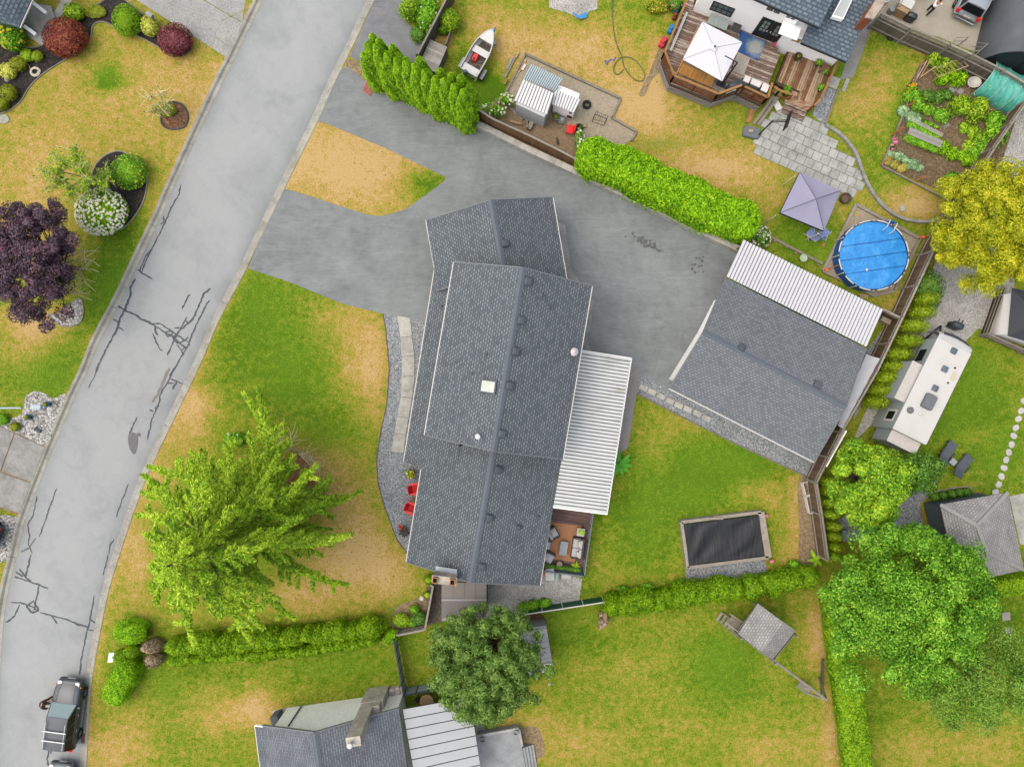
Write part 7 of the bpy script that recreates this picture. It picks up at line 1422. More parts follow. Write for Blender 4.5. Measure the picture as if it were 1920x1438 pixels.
def pot(label, px, py, rr, h, potm, fol, fl=None, n=300, fr=None, name='potted_plant', size=.11, z0=.03):
    c = P(px, py, h).xy.to_3d() + up * z0; r = thing(name, label, 'potted plant', c); MB().lathe((0, 0, 0), [(rr * .7, 0), (rr, h * .9), (rr * 1.08, h), (rr * .9, h), (rr * .85, h * .85)], 16).build('pot', potm, r, True, True); MB().cyl((0, 0, h * .8), rr * .86, .01, 14).build('soil', SOIL, r, True)
    if fol: f = nf(); q = fr or rr * 1.3; f.blob((c.x, c.y, z0 + h + q * .25), (q, q, q * .7), n, size, .25, -.4, .5, core=.5); f.build('foliage', fol, r)
    if fl: g = nf(); k = fl[1]; d = g.rng.normal(size=(k, 3)); d[:, 2] = abs(d[:, 2]); d /= np.linalg.norm(d, axis=1)[:, None]; g.add(np.array(tuple(c + up * (h + rr * .3))) + d * (fr or rr * 1.3) * np.array([1, 1, .8]), d, fl[2], .9, .3); g.build('blossom', fl[0], r)
    return r
DPOT = plain('dark_pot', (84, 76, 66), .6)
pot('pot of yellow-edged plant with red flowers on the front gravel', 770, 888, .22, .4, DPOT, F_DARK, (F_YELF, 50, .11), 420, .33); r = leafy('potted_plant', 'dark leaved canna with one red flower on the front gravel', 759, 995, .5, 12, .42, .17, plain('dark_canna_leaf', (66, 62, 52), .6), 'potted plant'); g = nf(); c = P(750, 988, .9); g.add(np.array([tuple(c)] * 8) + g.rng.normal(size=(8, 3)) * .04, np.tile([0, 0, 1.], (8, 1)), .16, .9, .5); g.build('blossom', F_REDF, r)
BLP = plain('blue_glaze', (40, 110, 170), .3)
for x, y, lb in ((87, 758, 'blue glazed pot at the foot of the street lamp head'), (51, 782, 'blue glazed pot in the stone bed nearer the concrete drive')): pot(lb, x, y, .2, .35, BLP, F_OLIVE, None, 160, .17, size=.09)
MB().rbox(P(72, 806) + up * .08, (.5, .2, .14), .06, -.4).solo('edging_stone', plain('dark_stone', (70, 78, 84), .7), 'dark curved stone lying in the white stone bed', 'stone')
MB().lathe(P(261, 58), [(.14, 0), (.17, .1), (.1, .22), (.02, .25)], 10).solo('garden_stone', m_concrete('pale_stone', (206, 204, 194)), 'pale stone in mulch beside the variegated shrub', 'stone'); MB().lathe(P(15, 150), [(.16, 0), (.18, .1), (.1, .22), (.02, .25)], 10).solo('garden_stone', m_concrete('pale_stone', (206, 204, 194)), 'grey stone beside the cream variegated shrub', 'stone')
m = MB(); m.beam(P(298, 46) , P(298, 46) + up * 1.1, .1, .1); m.box(P(298, 46) + up * 1.2, (.45, .22, .24), -.6); m.solo('mailbox', plain('grey_mailbox', (150, 160, 166), .5), 'grey mailbox between the variegated and wine shrubs', 'mailbox')
# hoses
def coil(c, r0, r1, n, z=.06): return [c + Vector((lerp(r0, r1, k / (n * 16)) * math.cos(k * .3927), lerp(r0, r1, k / (n * 16)) * .9 * math.sin(k * .3927), z + .012 * (k // 16))) for k in range(n * 16 + 1)]
MB().tube([P(*p) + up * .05 for p in smoothpts([(40, 92), (40, 104), (33, 107), (45, 112), (54, 122), (59, 132), (66, 126)], 5)] + coil(P(67, 136), .36, .2, 4), .028, 5).solo('garden_hose', plain('cream_hose', (216, 208, 186), .5), 'cream garden hose coiled in the mulch bed', 'hose')
MB().tube([P(*p) + up * .04 for p in smoothpts([(1148, 0), (1149, 45), (1155, 80), (1165, 105), (1172, 130), (1190, 150), (1205, 152), (1208, 138), (1195, 118), (1178, 108), (1160, 112), (1150, 130), (1158, 141), (1169, 131)], 6)], .03, 5).solo('garden_hose', plain('green_hose', (96, 108, 88), .5), 'dark green garden hose looped on the dry lawn', 'hose')
MB().tube([P(*p) + up * .04 for p in smoothpts([(1154, 108), (1151, 114), (1146, 112), (1141, 116), (1137, 121), (1134, 116), (1138, 115)], 5)], .03, 5).solo('garden_hose', plain('blue_hose', (40, 110, 200), .5), 'short blue hose end lying on the dry lawn', 'hose')
MB().tube(coil(P(1912, 502), .42, .25, 3), .03, 5).solo('garden_hose', plain('orange_hose', (226, 160, 60), .5), 'orange hose coiled beside the yellow conifer', 'hose')
# street lamp reaching in
r = thing('street_lamp', 'grey street lamp head on a long arm above the stone bed', 'street lamp', P(-150, 762) + up * 0); GL = plain('pale_lamp_metal', (184, 204, 214), .4, .1); z = 7.0
hd_ = P(68, 763, z); MB().tube([P(-150, 762), Vector((*P(-150, 762)[:2], z - .2)), P(-90, 765, z), P(40, 765, z)], [.1, .08, .06, .05], 8).build('pole', GL, r); m = MB(); m.rbox(hd_, (.62, .3, .16), .08, R(-2), crown=.03); m.build('lamp_head', plain('lamp_shade', (176, 196, 206), .4), r)
# small white sign beside the clipped shrub
m = MB(); m.beam(P(222, 1222), P(222, 1222) + up * .9, .06, .06); m.box(P(223, 1222) + up * .95, (.3, .62, .05), -.15, ry=R(25)); m.solo('sign', WHITEP, 'small white board on a post between the clipped shrubs', 'sign')
# red paver utility mat on the drive
r = thing('brick_pad', 'small red brick pad with pale border at the mouth of the drive', 'pad', P(691, 165)); q = [P(x, y) for x, y in ((687, 152), (704, 163), (695, 181), (678, 172))]; MB().prism(q, .02, .05).build('border', m_concrete('pale_border', (206, 190, 176)), r)
cen = sum(q, Vector()) / 4; u_, v_ = (q[1] - q[0]) * .94, (q[3] - q[0]) * .94; o0 = cen - u_ / 2 - v_ / 2; bm = mesh_of(MB().box((0, 0, .02), (u_.length / 5 - .012, v_.length / 4 - .012, .04)), 'brick', plain('red_paver', (176, 112, 100), .85))
for i in range(5):
    for j in range(4): inst('brick', bm, o0 + u_ * ((i + .5) / 5) + v_ * ((j + .5) / 4) + up * .03, math.atan2(u_.y, u_.x), r)
MB().lathe(P(697, 143), [(.24, 0), (.26, .06), (.2, .12), (.02, .14)], 12).solo('stone', m_concrete('verge_stone', (186, 182, 168)), 'pale flat stone on the dry verge beside the first cedar', 'stone')
# ---- things on the north deck
zd = .93
def umb():
    r = thing('parasol', 'large square white cantilever parasol over the wooden deck', 'parasol', P(1355, 157, .9).xy.to_3d() + up * zd); cs = [P(1317, 41, 3.2), P(1392, 80, 3.2), P(1354, 153, 3.2), P(1280, 112, 3.2)]; ap = P(1339, 90, 3.3); UM = plain('parasol_fabric', (226, 230, 236), .8, 0, .04, 2)
    for i in range(4):
        a, b_ = cs[i], cs[(i + 1) % 4]; m = MB(); m.grid(lambda u, v: a.lerp(b_, u).lerp(ap, v), 6, 6); m.build('canopy', UM, r)
        MB().tube([a, ap], .015, 4).build('rib', GALV, r)
    m = MB(); c2 = [ap.lerp(c, .14) + up * .05 for c in cs]
    for i in range(4): m.poly([c2[i], c2[(i + 1) % 4], ap + up * .16])
    m.build('vent_cap', UM, r); MB().cyl(ap + up * .14, .06, .07, 8).build('finial', DKFR, r)
    b0_, t0_ = P(1355, 157, .93), P(1355, 157, .93).xy.to_3d() + up * 3.95; MB().tube([b0_, t0_], .05, 8).build('mast', DKFR, r); MB().tube([t0_, P(1359, 105, 4.0)], .035, 6).build('arm', DKFR, r); MB().tube([b0_.lerp(t0_, .7), t0_ + (P(1359, 105, 4.0) - t0_) * .35], .025, 5).build('strut', DKFR, r)
    MB().prism([P(x, y, .95) for x, y in ((1346, 150), (1362, 157), (1358, 166), (1342, 160))], zd, zd + .05).build('base', DKFR, r)
umb()
r = thing('bench', 'long cedar slatted bench under the white parasol', 'bench', P(1306, 142, 1.3).xy.to_3d() + up * zd); q = [P(x, y, 1.4) for x, y in ((1280, 119), (1342, 146), (1334, 163), (1272, 136))]; HON = m_wood('honey_wood', (206, 152, 84), .18)
for k in range(20): a, b_ = q[0].lerp(q[1], (k + .5) / 20), q[3].lerp(q[2], (k + .5) / 20); MB().beam(a, b_, .1, .03).build('slat', HON, r)
for a, b_ in ((q[0], q[1]), (q[3], q[2])): MB().beam(a - up * .05, b_ - up * .05, .06, .07).build('rail', HON, r)
for p in q: MB().beam(p, p.xy.to_3d() + up * zd, .07, .07).build('leg', HON, r)
MB().beam(P(1309, 52, 1.5), P(1268, 140, 1.5), .06, .08).solo('timber_rail', HON, 'long honey coloured timber lying under the parasol edge', 'timber'); 
def m_rug():
    b = NB('blue_rug_weave', .9); uv = b.uv(); d = b.n.new('ShaderNodeVectorMath'); d.operation = 'DISTANCE'; b.l.new(uv, d.inputs[0]); d.inputs[1].default_value = (.95, .72, 0); n = b.noise(4, 4, .7)
    b.col(b.ramp(b.math('ADD', d.outputs['Value'], b.math('MULTIPLY', b.math('SUBTRACT', n, .5), .7)), [(.3, C(170, 174, 170)), (.55, C(120, 142, 168)), (.75, C(52, 92, 150))])); return b.m
m = MB(); m.slab([P(x, y, .95) for x, y in ((1383, 97), (1421, 115), (1437, 79), (1388, 57))], .012); m.solo('rug', m_rug(), 'blue rug with worn pale centre before the black french doors', 'rug')
m = MB(); m.slab([P(x, y, .95) for x, y in ((1371, 132), (1394, 143), (1407, 109), (1384, 98))], .015); m.solo('rug', m_wood('grey_mat', (190, 184, 170), .12), 'pale grey slatted mat beside the parasol mast', 'rug')
MB().beam(P(1288, 24, 1.0), P(1257, 96, 1.0), .16, .08).solo('gutter_length', GUT, 'white length of gutter lying along the deck rail', 'gutter')
for x, y, w_, d, h, lb in ((1400, 150, .36, .4, .9, 'white cabinet at the parasol end of the outdoor kitchen'), (1417, 157, .62, .38, .85, 'white grill unit with dark open front in the outdoor kitchen'), (1434, 166, .4, .5, .9, 'white cabinet at the rail corner of the outdoor kitchen')):
    c = P(x, y, zd + h).xy.to_3d(); r = thing('kitchen_unit', lb, 'cabinet', c + up * zd, R(-24)); MB().rbox((0, 0, h / 2), (w_, d, h), .03).build('carcass', plain('unit_grey', (120, 124, 126), .5), r, True); MB().rbox((0, .03, h + .02), (w_ + .03, d, .05), .02).build('worktop', GUT, r, True)
r = thing('barbecue', 'dark barbecue with side shelf against the deck rail', 'barbecue', P(1376, 160, 1.7).xy.to_3d() + up * zd, R(20)); MB().rbox((0, 0, .7), (.7, .5, .4), .15, crown=.08).build('lid', plain('grill_dark', (74, 82, 90), .5), r, True); MB().box((0, 0, .25), (.6, .4, .5)).build('cabinet', DKFR, r, True)
MB().box((.62, 0, .75), (.5, .45, .04)).build('side_shelf', plain('grill_dark', (74, 82, 90), .5), r, True)
r = thing('glass_table', 'glass topped table standing against the white house wall', 'table', P(1347, 42, 1.6).xy.to_3d() + up * zd, R(-22)); MB().rbox((0, 0, .7), (1.3, .7, .03), .05).build('table_top', plain('frosted_glass', (170, 184, 182), .15), r, True)
for sx in (1, -1):
    for sy in (1, -1): MB().box((sx * .58, sy * .28, .34), (.05, .05, .68)).build('leg', GALV, r, True)
r = thing('recliner', 'black folding recliner chair beside the glass table', 'chair', P(1383, 47, 1.4).xy.to_3d() + up * zd, R(-20))
for k, (y, z, rx) in enumerate(((-.25, .45, 10), (.15, .42, -5), (.45, .75, 62))): MB().box((0, y, z), (.5, .42, .05), rx=R(rx)).build(('footrest', 'seat', 'backrest')[k], plain('black_canvas', (62, 66, 70), .8), r, True)
for s in (1, -1): MB().tube([(s * .28, -.4, 0), (s * .28, .3, .6), (s * .28, .6, 1.0)], .025, 6).build('frame', GALV, r, True)
for x, y, cl, lb, w_ in ((1269, 20, (30, 120, 200), 'blue plastic toy cart beside the deck rail', .5), (1264, 34, (130, 60, 50), 'dark red toy crate beside the deck rail', .45), (1257, 58, (40, 130, 210), 'blue and green toy heap beside the deck rail', .55), (1242, 82, (206, 60, 80), 'pink-red plastic slide lying at the deck corner', .7)):
    m = MB(); m.rbox(P(x, y) + up * .18, (w_, w_ * .55, .32), .08, R(60)); m.rbox(P(x, y) + up * .4, (w_ * .5, w_ * .4, .16), .06, R(40)); m.solo('toy', plain('toy_%d' % x, cl, .4, 0, .08, boost=1.2), lb, 'toy')
m = MB(); m.rbox(P(1453, 84, 1.0), (.3, .12, .06), .03, 1.2); m.solo('toy', plain('pink_toy', (226, 70, 110), .4, boost=1.2), 'small pink toy lying on the deck boards', 'toy')
pot('dark tub with small plant on the lower deck', 1491, 113, .24, .35, DPOT, F_OLIVE, None, 60, .12, z0=.55); pot('white pot at the top of the lower deck stairs', 1476, 96, .12, .22, GUT, None, z0=.95)
for x, y, lb in ((1529, 125, 'leafy potted plant against the white house on the lower deck'), (1542, 140, 'leafy potted plant beside the lower deck rail'), (1532, 172, 'leafy potted plant at the stair end of the lower deck rail')): pot(lb, x, y, .16, .3, DPOT, F_GREEN, None, 120, .25, z0=.55, size=.13)
table('side_table', 'small grey-brown table between potted plants on the lower deck', 1549, 127, .55, .5, .5, R(-20), plain('wet_wood', (132, 96, 62), .5), .55)
pot('green herb trough in the corner of the lower deck rail', 1472, 174, .25, .4, RUST, F_GREEN, None, 260, .34, z0=.3); m = MB(); m.rbox(P(1455, 200) + up * .2, (.4, .7, .08), .05, .5); m.solo('white_board', GUT, 'white plastic board leaning beside the deck steps', 'board'); pot('white round tub beside the deck planks', 1452, 185, .17, .3, GUT, None)
# basketball hoop
r = thing('basketball_hoop', 'portable basketball hoop with grey base on the edge of paver patio', 'basketball hoop', P(1408, 250)); GB = plain('grey_base', (112, 120, 128), .6); m = MB(); m.rbox(P(1408, 250) + up * .12, (1.15, .75, .24), .2, R(-14)); m.build('base', GB, r)
pt_ = P(1421, 255); top = Vector((pt_.x, pt_.y, 2.75)); MB().tube([pt_ + up * .2, top], .05, 8).build('pole', DKFR, r); bb = top + Vector((.75, -.1, .1)); MB().tube([top - up * .3, bb], .035, 6).build('arm', DKFR, r); MB().tube([top, bb + up * .25], .03, 6).build('arm', DKFR, r)
m = MB(); m.box(bb + Vector((.05, -.02, .2)), (.05, 1.1, .75), R(-18)); m.build('backboard', DKFR, r); rc_ = bb + Vector((.36, -.12, -.05)); m = MB(); m.tube([rc_ + Vector((.22 * math.cos(k * .52), .22 * math.sin(k * .52), 0)) for k in range(12)], .015, 5, closed=True); m.build('ring', plain('pale_orange_ring', (206, 170, 150), .5), r)
m = MB()
for k in range(12): m.tube([rc_ + Vector((.22 * math.cos(k * .52), .22 * math.sin(k * .52), 0)), rc_ + Vector((.13 * math.cos(k * .52 + .4), .13 * math.sin(k * .52 + .4), -.4))], .008, 3)
m.build('net', GUT, r); MB().rbox(P(1405, 249) + up * .3, (.3, .22, .14), .04).solo('sandbag', plain('tan_bag', (190, 178, 150), .9), 'tan sandbag weighing down the basketball hoop base', 'bag')
# pop-up gazebo
r = thing('canopy_tent', 'square lavender grey pop-up canopy tent beside the paver patio', 'canopy', P(1515, 385)); cs = [P(x, y, 2.15) for x, y in ((1500, 323), (1576, 358), (1545, 433), (1463, 399))]; ap = P(1530, 373.5, 2.7); LAV = plain('lavender_canvas', (158, 158, 184), .85, 0, .05, 2); DLV = plain('dark_valance', (52, 56, 68), .85)
for i in range(4):
    a, b_ = cs[i], cs[(i + 1) % 4]; MB().grid(lambda u, v: a.lerp(b_, u).lerp(ap, v) - up * .09 * math.sin(math.pi * v) * math.sin(math.pi * u), 6, 6).build('canopy', LAV, r, smooth=True)
    m = MB(); m.poly([a, b_, b_ - up * .25, a - up * .25]); m.build('valance', DLV, r); MB().tube([a + up * .012, ap + up * .012], .02, 4).build('ridge', plain('seam_grey', (104, 106, 124), .8), r)
    p = a * .985; MB().tube([Vector((p.x, p.y, 0)), Vector((p.x, p.y, 2.05))], .03, 6).build('leg', GUT, r)
# pool
pc_ = P(1638, 479, 1.05); pc_ = Vector((pc_.x, pc_.y, .02)); pr_ = 2.22; r = thing('round_pool', 'round blue above-ground pool with blue cover and white frame', 'pool', pc_); BLW = plain('pool_blue', (24, 92, 170), .4, 0, .08); BLC = NB('pool_cover', .35, 0, .4); n1 = BLC.noise(1.6, 4, .6, dist=1.5); BLC.col(BLC.ramp(n1, [(.3, C(40, 140, 220)), (.6, C(58, 160, 240)), (.8, C(110, 194, 250))])).bump(BLC.noise(2.5, 5, .65, dist=2), .5, .08); BLC = BLC.m
m = MB(); m.cyl((pc_.x, pc_.y, .02), pr_, 1.05, 48, cap=False); m.build('wall', BLW, r)
m = MB(); m.grid(lambda u, v: Vector((pc_.x + pr_ * .985 * v * math.cos(6.2832 * u), pc_.y + pr_ * .985 * v * math.sin(6.2832 * u), 1.0 + .03 * math.sin(u * 31 + v * 9) * v)), 48, 10, closed=True); m.build('cover', BLC, r, smooth=True)
for k in (-.95, -.05, .85):
    hw_ = math.sqrt(pr_ ** 2 - k ** 2) * .97; d = Vector((math.cos(R(8)), math.sin(R(8)), 0)); n = Vector((-d.y, d.x, 0)); MB().beam(pc_ + n * k - d * hw_ + up * 1.02, pc_ + n * k + d * hw_ + up * 1.02, .03, .03).build('cover_seam', BLW, r)
for k in range(12):
    a = k * math.pi / 6; MB().tube([(pc_.x + pr_ * 1.02 * math.cos(a + j * .105), pc_.y + pr_ * 1.02 * math.sin(a + j * .105), 1.08) for j in range(1, 5)], .04, 6).build('top_rail', GUT, r); MB().tube([(pc_.x + pr_ * 1.04 * math.cos(a), pc_.y + pr_ * 1.04 * math.sin(a), .02), (pc_.x + pr_ * 1.03 * math.cos(a), pc_.y + pr_ * 1.03 * math.sin(a), 1.08)], .035, 6).build('leg', GUT, r)
a = R(62); dl = Vector((math.cos(a), math.sin(a), 0)); sl_ = Vector((-dl.y, dl.x, 0)); r2 = thing('pool_ladder', 'white A-frame pool ladder over the rim of the blue pool', 'ladder', pc_ + dl * pr_)
for s in (-.25, .25): MB().tube([pc_ + dl * (pr_ + .45) + sl_ * s, pc_ + dl * (pr_ + .12) + sl_ * s + up * 1.45, pc_ + dl * (pr_ - .35) + sl_ * s + up * 1.45, pc_ + dl * (pr_ - .5) + sl_ * s + up * 1.05], .03, 6).build('side_rail', GUT, r2)
for k in range(5): MB().beam(pc_ + dl * (pr_ + .45 - .07 * k) + sl_ * -.25 + up * (.2 + .28 * k), pc_ + dl * (pr_ + .45 - .07 * k) + sl_ * .25 + up * (.2 + .28 * k), .08, .03).build('step', BLW, r2)
m = MB(); m.cyl(P(1588, 518) + up * .02, .18, .5, 12); m.tube([P(1588, 518) + up * .4, P(1583, 513) + up * .5, P(1580, 520) + up * .9], .04, 6); m.solo('filter_pump', GUT, 'white filter pump beside the wall of the blue pool', 'pump')
m = MB(); m.box(P(1625, 506, 1.03) + up * .02, (.12, .16, .03), .2); m.solo('chlorine_float', GUT, 'small white float resting on the blue pool cover', 'float')
for x, y, x2, y2, lb in ((1546, 507, 1573, 497, 'leaning timber stake with orange ties at the corner of the pool border near the lean-to'), (1726, 446, 1757, 437, 'leaning timber stake with white and orange collar at the far corner of the pool border')):
    m = MB(); m.beam(P(x, y), P(x2, y2, .9), .07, .07); o = m.solo('stake', ORANGE, lb, 'stake')
    c = P(x, y).lerp(P(x2, y2, .9), .08); MB().cyl(c + up * .02, .12, .16, 10).build('collar', plain('orange_collar', (236, 110, 60), .5, boost=1.1), o)
# beach chairs, fire pit, small things near the pool
def beach(label, px, py, rz):
    r = thing('beach_chair', label, 'chair', P(px, py, .3).xy.to_3d(), rz); b = NB('beach_stripe_' + str(px), .8); w_ = b.n.new('ShaderNodeTexWave'); w_.inputs['Scale'].default_value = 6; tc = b.n.new('ShaderNodeTexCoord').outputs['Object']; b.l.new(tc, w_.inputs[0]); b.col(b.ramp(w_.outputs['Fac'], [(.6, C(20, 90, 180)), (.75, C(90, 150, 220)), (.9, C(230, 234, 240))]))
    MB().box((0, 0, .3), (.55, .5, .03), rx=R(8)).build('seat', b.m, r, True); MB().box((0, -.4, .55), (.55, .6, .03), rx=R(-52)).build('backrest', b.m, r, True)
    for s in (1, -1): MB().tube([(s * .29, .3, 0), (s * .29, -.2, .5), (s * .29, -.6, .8)], .018, 5).build('frame', GUT, r, True); MB().tube([(s * .29, -.35, 0), (s * .29, .25, .5)], .018, 5).build('frame', GUT, r, True)
beach('blue striped beach chair under the canopy edge, farther from the pool', 1521, 438, R(35)); beach('blue striped beach chair at the canopy corner, nearer the pool', 1546, 436, R(-40))
r = thing('fire_pit', 'round brick-brown fire pit with grate beside the canopy tent', 'fire pit', P(1582, 374)); MB().lathe(P(1582, 374), [(.3, 0), (.36, .25), (.36, .35), (.28, .35), (.26, .1)], 20).build('bowl', plain('dark_iron', (78, 70, 66), .7), r, smooth=True); m = MB()
for a in (0, 1.57): m.beam(P(1582, 374) + Vector((.3 * math.cos(a), .3 * math.sin(a), .36)), P(1582, 374) - Vector((.3 * math.cos(a), .3 * math.sin(a), -.36)), .03, .02)
m.build('grate', plain('rust_grate', (140, 92, 68), .8), r); MB().cyl(P(1582, 374) + up * .1, .26, .02, 16).build('ash', plain('ash', (132, 116, 106), .9), r)
m = MB(); m.rbox(P(1691, 391) + up * .06, (.3, .42, .1), .04, .2); m.solo('stepping_block', CONC, 'pale concrete block lying on the bare upper lawn', 'block')
MB().lathe(P(1500, 487), [(.08, 0), (.08, .5), (.22, .55), (.26, .62), (.2, .6), (.02, .56)], 16).solo('bird_bath', plain('pale_green_stone', (176, 200, 166), .7), 'pale green bird bath behind the white lean-to', 'bird bath', smooth=True)
for x, y in ((1451, 453), (1474, 464), (1491, 475), (1533, 498)): MB().lathe(P(x, y), [(.08, 0), (.1, .08), (.07, .16), (.0, .18)], 8).solo('garden_lamp', plain('brown_lamp', (150, 130, 104), .6), 'tiny brown path lamp along the single timber edging', 'lamp', 'path lamps along the edging')
m = MB(); m.rbox(P(1543, 459) + up * .04, (.1, .3, .08), .02, -.5); m.solo('toy', plain('red_white_toy', (220, 120, 110), .5), 'small red and white toy on the pool lawn', 'toy')
for k, cl in enumerate(((230, 90, 70), (120, 200, 80), (240, 170, 60))): MB().beam(P(1597 + k * 2, 398 + k * 3) + up * .04, P(1606 + k * 3, 394 + k * 4) + up * .04, .06, .05).solo('pool_toy', plain('pool_toy_%d' % k, cl, .5), ('red', 'green', 'orange')[k] + ' plastic pool stick on the sand pad', 'toy')
r = thing('chair_frame', 'small yellow slatted crate behind the lean-to beside pool border', 'crate', P(1615, 556))
for k in range(4): MB().beam(P(1609 + k * 4, 552 + k * .5) + up * .25, P(1611 + k * 4, 560 + k * .5) + up * .25, .06, .03).build('slat', PALEW, r)
MB().beam(P(1608, 553) + up * .12, P(1625, 555) + up * .12, .05, .24).build('side', PALEW, r)
# by the back corner of the lean-to
MB().lathe(P(1668, 607), [(.02, 0), (.16, .06), (.19, .18), (.15, .3), (.02, .36)], 14).solo('buoy', plain('orange_buoy', (246, 80, 40), .4, boost=1.2), 'orange-red round buoy in the corner by the fence', 'buoy', smooth=True); MB().lathe(P(1658, 618), [(.02, 0), (.08, .04), (.09, .1), (.02, .18)], 10).solo('buoy', plain('orange_buoy', (246, 80, 40), .4, boost=1.2), 'tiny orange ball in the gravel by the fence', 'ball'); MB().rbox(P(1655, 603) + up * .3, (.8, .32, .6), .04, R(-28)).solo('storage_box', plain('pale_wood_box', (166, 156, 134), .8), 'pale wooden box behind the white lean-to', 'box')
# covered raised bed with black sheet
r = thing('raised_bed', 'large timber raised bed covered with wrinkled black plastic', 'raised bed', P(1358, 1010)); q = [P(1278, 979, .5), P(1427, 960, .5), P(1441, 1045, .5), P(1290, 1064, .5)]
for i, (a, b_) in enumerate(zip(q, q[1:] + q[:1])): MB().beam(a.xy.to_3d() + up * .26, b_.xy.to_3d() + up * .26, .2 if i != 1 else .42, .52).build('side_timber', SILV, r)
BP = NB('black_plastic', .5, 0, .3); BP.col(C(38, 41, 46)).bump(BP.noise(1, 3, .5, vec=BP.mapping(BP.pos, (2.4, .5, 1), (0, 0, -.75)), dist=.8), .4, .15); BP = BP.m
q2 = [P(1283, 983, .5), P(1423, 966, .5), P(1431, 1041, .5), P(1291, 1059, .5)]
def sheetf(u, v): p = q2[0].lerp(q2[1], u).lerp(q2[3].lerp(q2[2], u), v); e = min(1, 6 * min(u, 1 - u, v, 1 - v)); w_ = u * 1.5 + v * .9; p.z = .55 + e * (.045 * math.sin(w_ * 9 + 2 * math.sin(u * 5)) + .02 * math.sin(u * 19 + v * 11 + math.sin(v * 7)) - .03); return p
MB().grid(sheetf, 60, 40).build('cover', BP, r, smooth=True); MB().beam(P(1330, 972, .58), P(1356, 972, .58), .14, .06).build('lid_timber', SILV, r)
for x, y in ((1433, 966), (1444, 1050)): MB().rbox(P(x, y) + up * .3, (.3, .2, .12), .05, .3).solo('pink_watering_can', plain('pink_plastic', (230, 120, 150), .5, boost=1.1), 'small pink watering can at the raised bed corner ' + ('nearer the clipped hedge' if y > 1000 else 'nearer the workshop'), 'watering can')
# playhouse with swing beam
r = thing('playhouse', 'weathered wooden playhouse on posts with shingle roof beside the clipped hedge', 'playhouse', P(1435, 1185)); c = [P(1421, 1131, 2.6), P(1492, 1182, 2.6), P(1448, 1236, 2.6), P(1384, 1188, 2.6)]; ra, rb = (c[0] + c[1]) / 2 , (c[2] + c[3]) / 2; ra = c[0].lerp(c[1], .6); rb = c[3].lerp(c[2], .6); ra.z = rb.z = 3.1
m = MB(); m.slab([c[3], c[0], ra, rb], .06); m.slab([c[1], c[2], rb, ra], .06); m.build('roof', SHP, r); fl = [P(1418, 1134, 1.3), P(1480, 1180, 1.3), P(1440, 1230, 1.3), P(1378, 1184, 1.3)]; fl = [p.xy.to_3d() for p in fl]
boards(r, fl, fl[1] - fl[0], .14, .015, 1.3, .04, GREYF)
for p in fl: MB().beam(p, p + up * 2.65, .1, .1).build('post', SILV, r)
for a, b_ in zip(fl, fl[1:] + fl[:1]):
    for z_ in (1.5, 1.8, 2.1): MB().beam(a + up * z_, b_ + up * z_, .03, .14).build('side_board', SILV, r)
MB().beam(fl[3].lerp(fl[0], .1) + up * 2.45, fl[3].lerp(fl[0], .9) + up * 2.45, .04, .24).build('green_board', plain('mossy_board', (158, 168, 138), .9), r)
for k in range(6): t = k / 5; a, b_ = P(1347, 1153), P(1375, 1172); o_ = (b_ - a).normalized(); n = Vector((-o_.y, o_.x, 0)); cc_ = a.lerp(b_, t) + up * (.25 + .95 * t); MB().beam(cc_ - n * .32, cc_ + n * .32, .18, .04).build('step', SILV, r)
MB().beam(P(1352, 1146) + up * .2, P(1384, 1168) + up * 1.3, .05, .14).build('stringer', SILV, r); MB().beam(P(1343, 1160) + up * .2, P(1370, 1182) + up * 1.3, .05, .14).build('stringer', SILV, r)
for q in ((1368, 1150, 1392, 1166), (1360, 1166, 1384, 1184)): MB().beam(P(q[0], q[1], 1.7), P(q[2], q[3], 1.7), .06, .12).build('handrail', SILV, r)
boards(r, [P(x, y, 1.2).xy.to_3d() for x, y in ((1372, 1154), (1392, 1168), (1380, 1186), (1362, 1170))], fl[1] - fl[0], .12, .03, 1.2, .04, SILV)
s = thing('swing_set', 'weathered timber swing beam with hanging slatted seat beside the playhouse', 'swing', P(1505, 1275)); a, b_ = P(1448, 1236, 2.3), P(1550, 1312, 2.3); MB().beam(a, b_, .14, .16).build('beam', SILV, s)
for p, o_ in ((b_, Vector((.5, .5, 0))), (b_, Vector((-.5, -.5, 0)))): MB().beam(p, Vector((p.x, p.y, 0)) + o_, .1, .1).build('leg', SILV, s)
sc_ = P(1508, 1288, .6)
for k in range(5): d = (b_ - a).normalized(); n = Vector((-d.y, d.x, 0)); MB().beam(sc_ + n * (.25 - k * .12) - d * .45, sc_ + n * (.25 - k * .12) + d * .45, .1, .03).build('slat', SILV, s)
for e in (-.45, .45): d = (b_ - a).normalized(); q = sc_ + d * e; t = a + d * ((q - a).dot(d)); MB().tube([q, Vector((t.x, t.y, 2.3))], .012, 4).build('chain', GALV, s)
MB().beam(P(1541, 1300, .1), P(1543, 1236, .5), .14, .1).solo('fallen_beam', plain('dark_wet_timber', (84, 88, 76), .8), 'dark timber leaning on the grass beside the swing beam', 'timber')
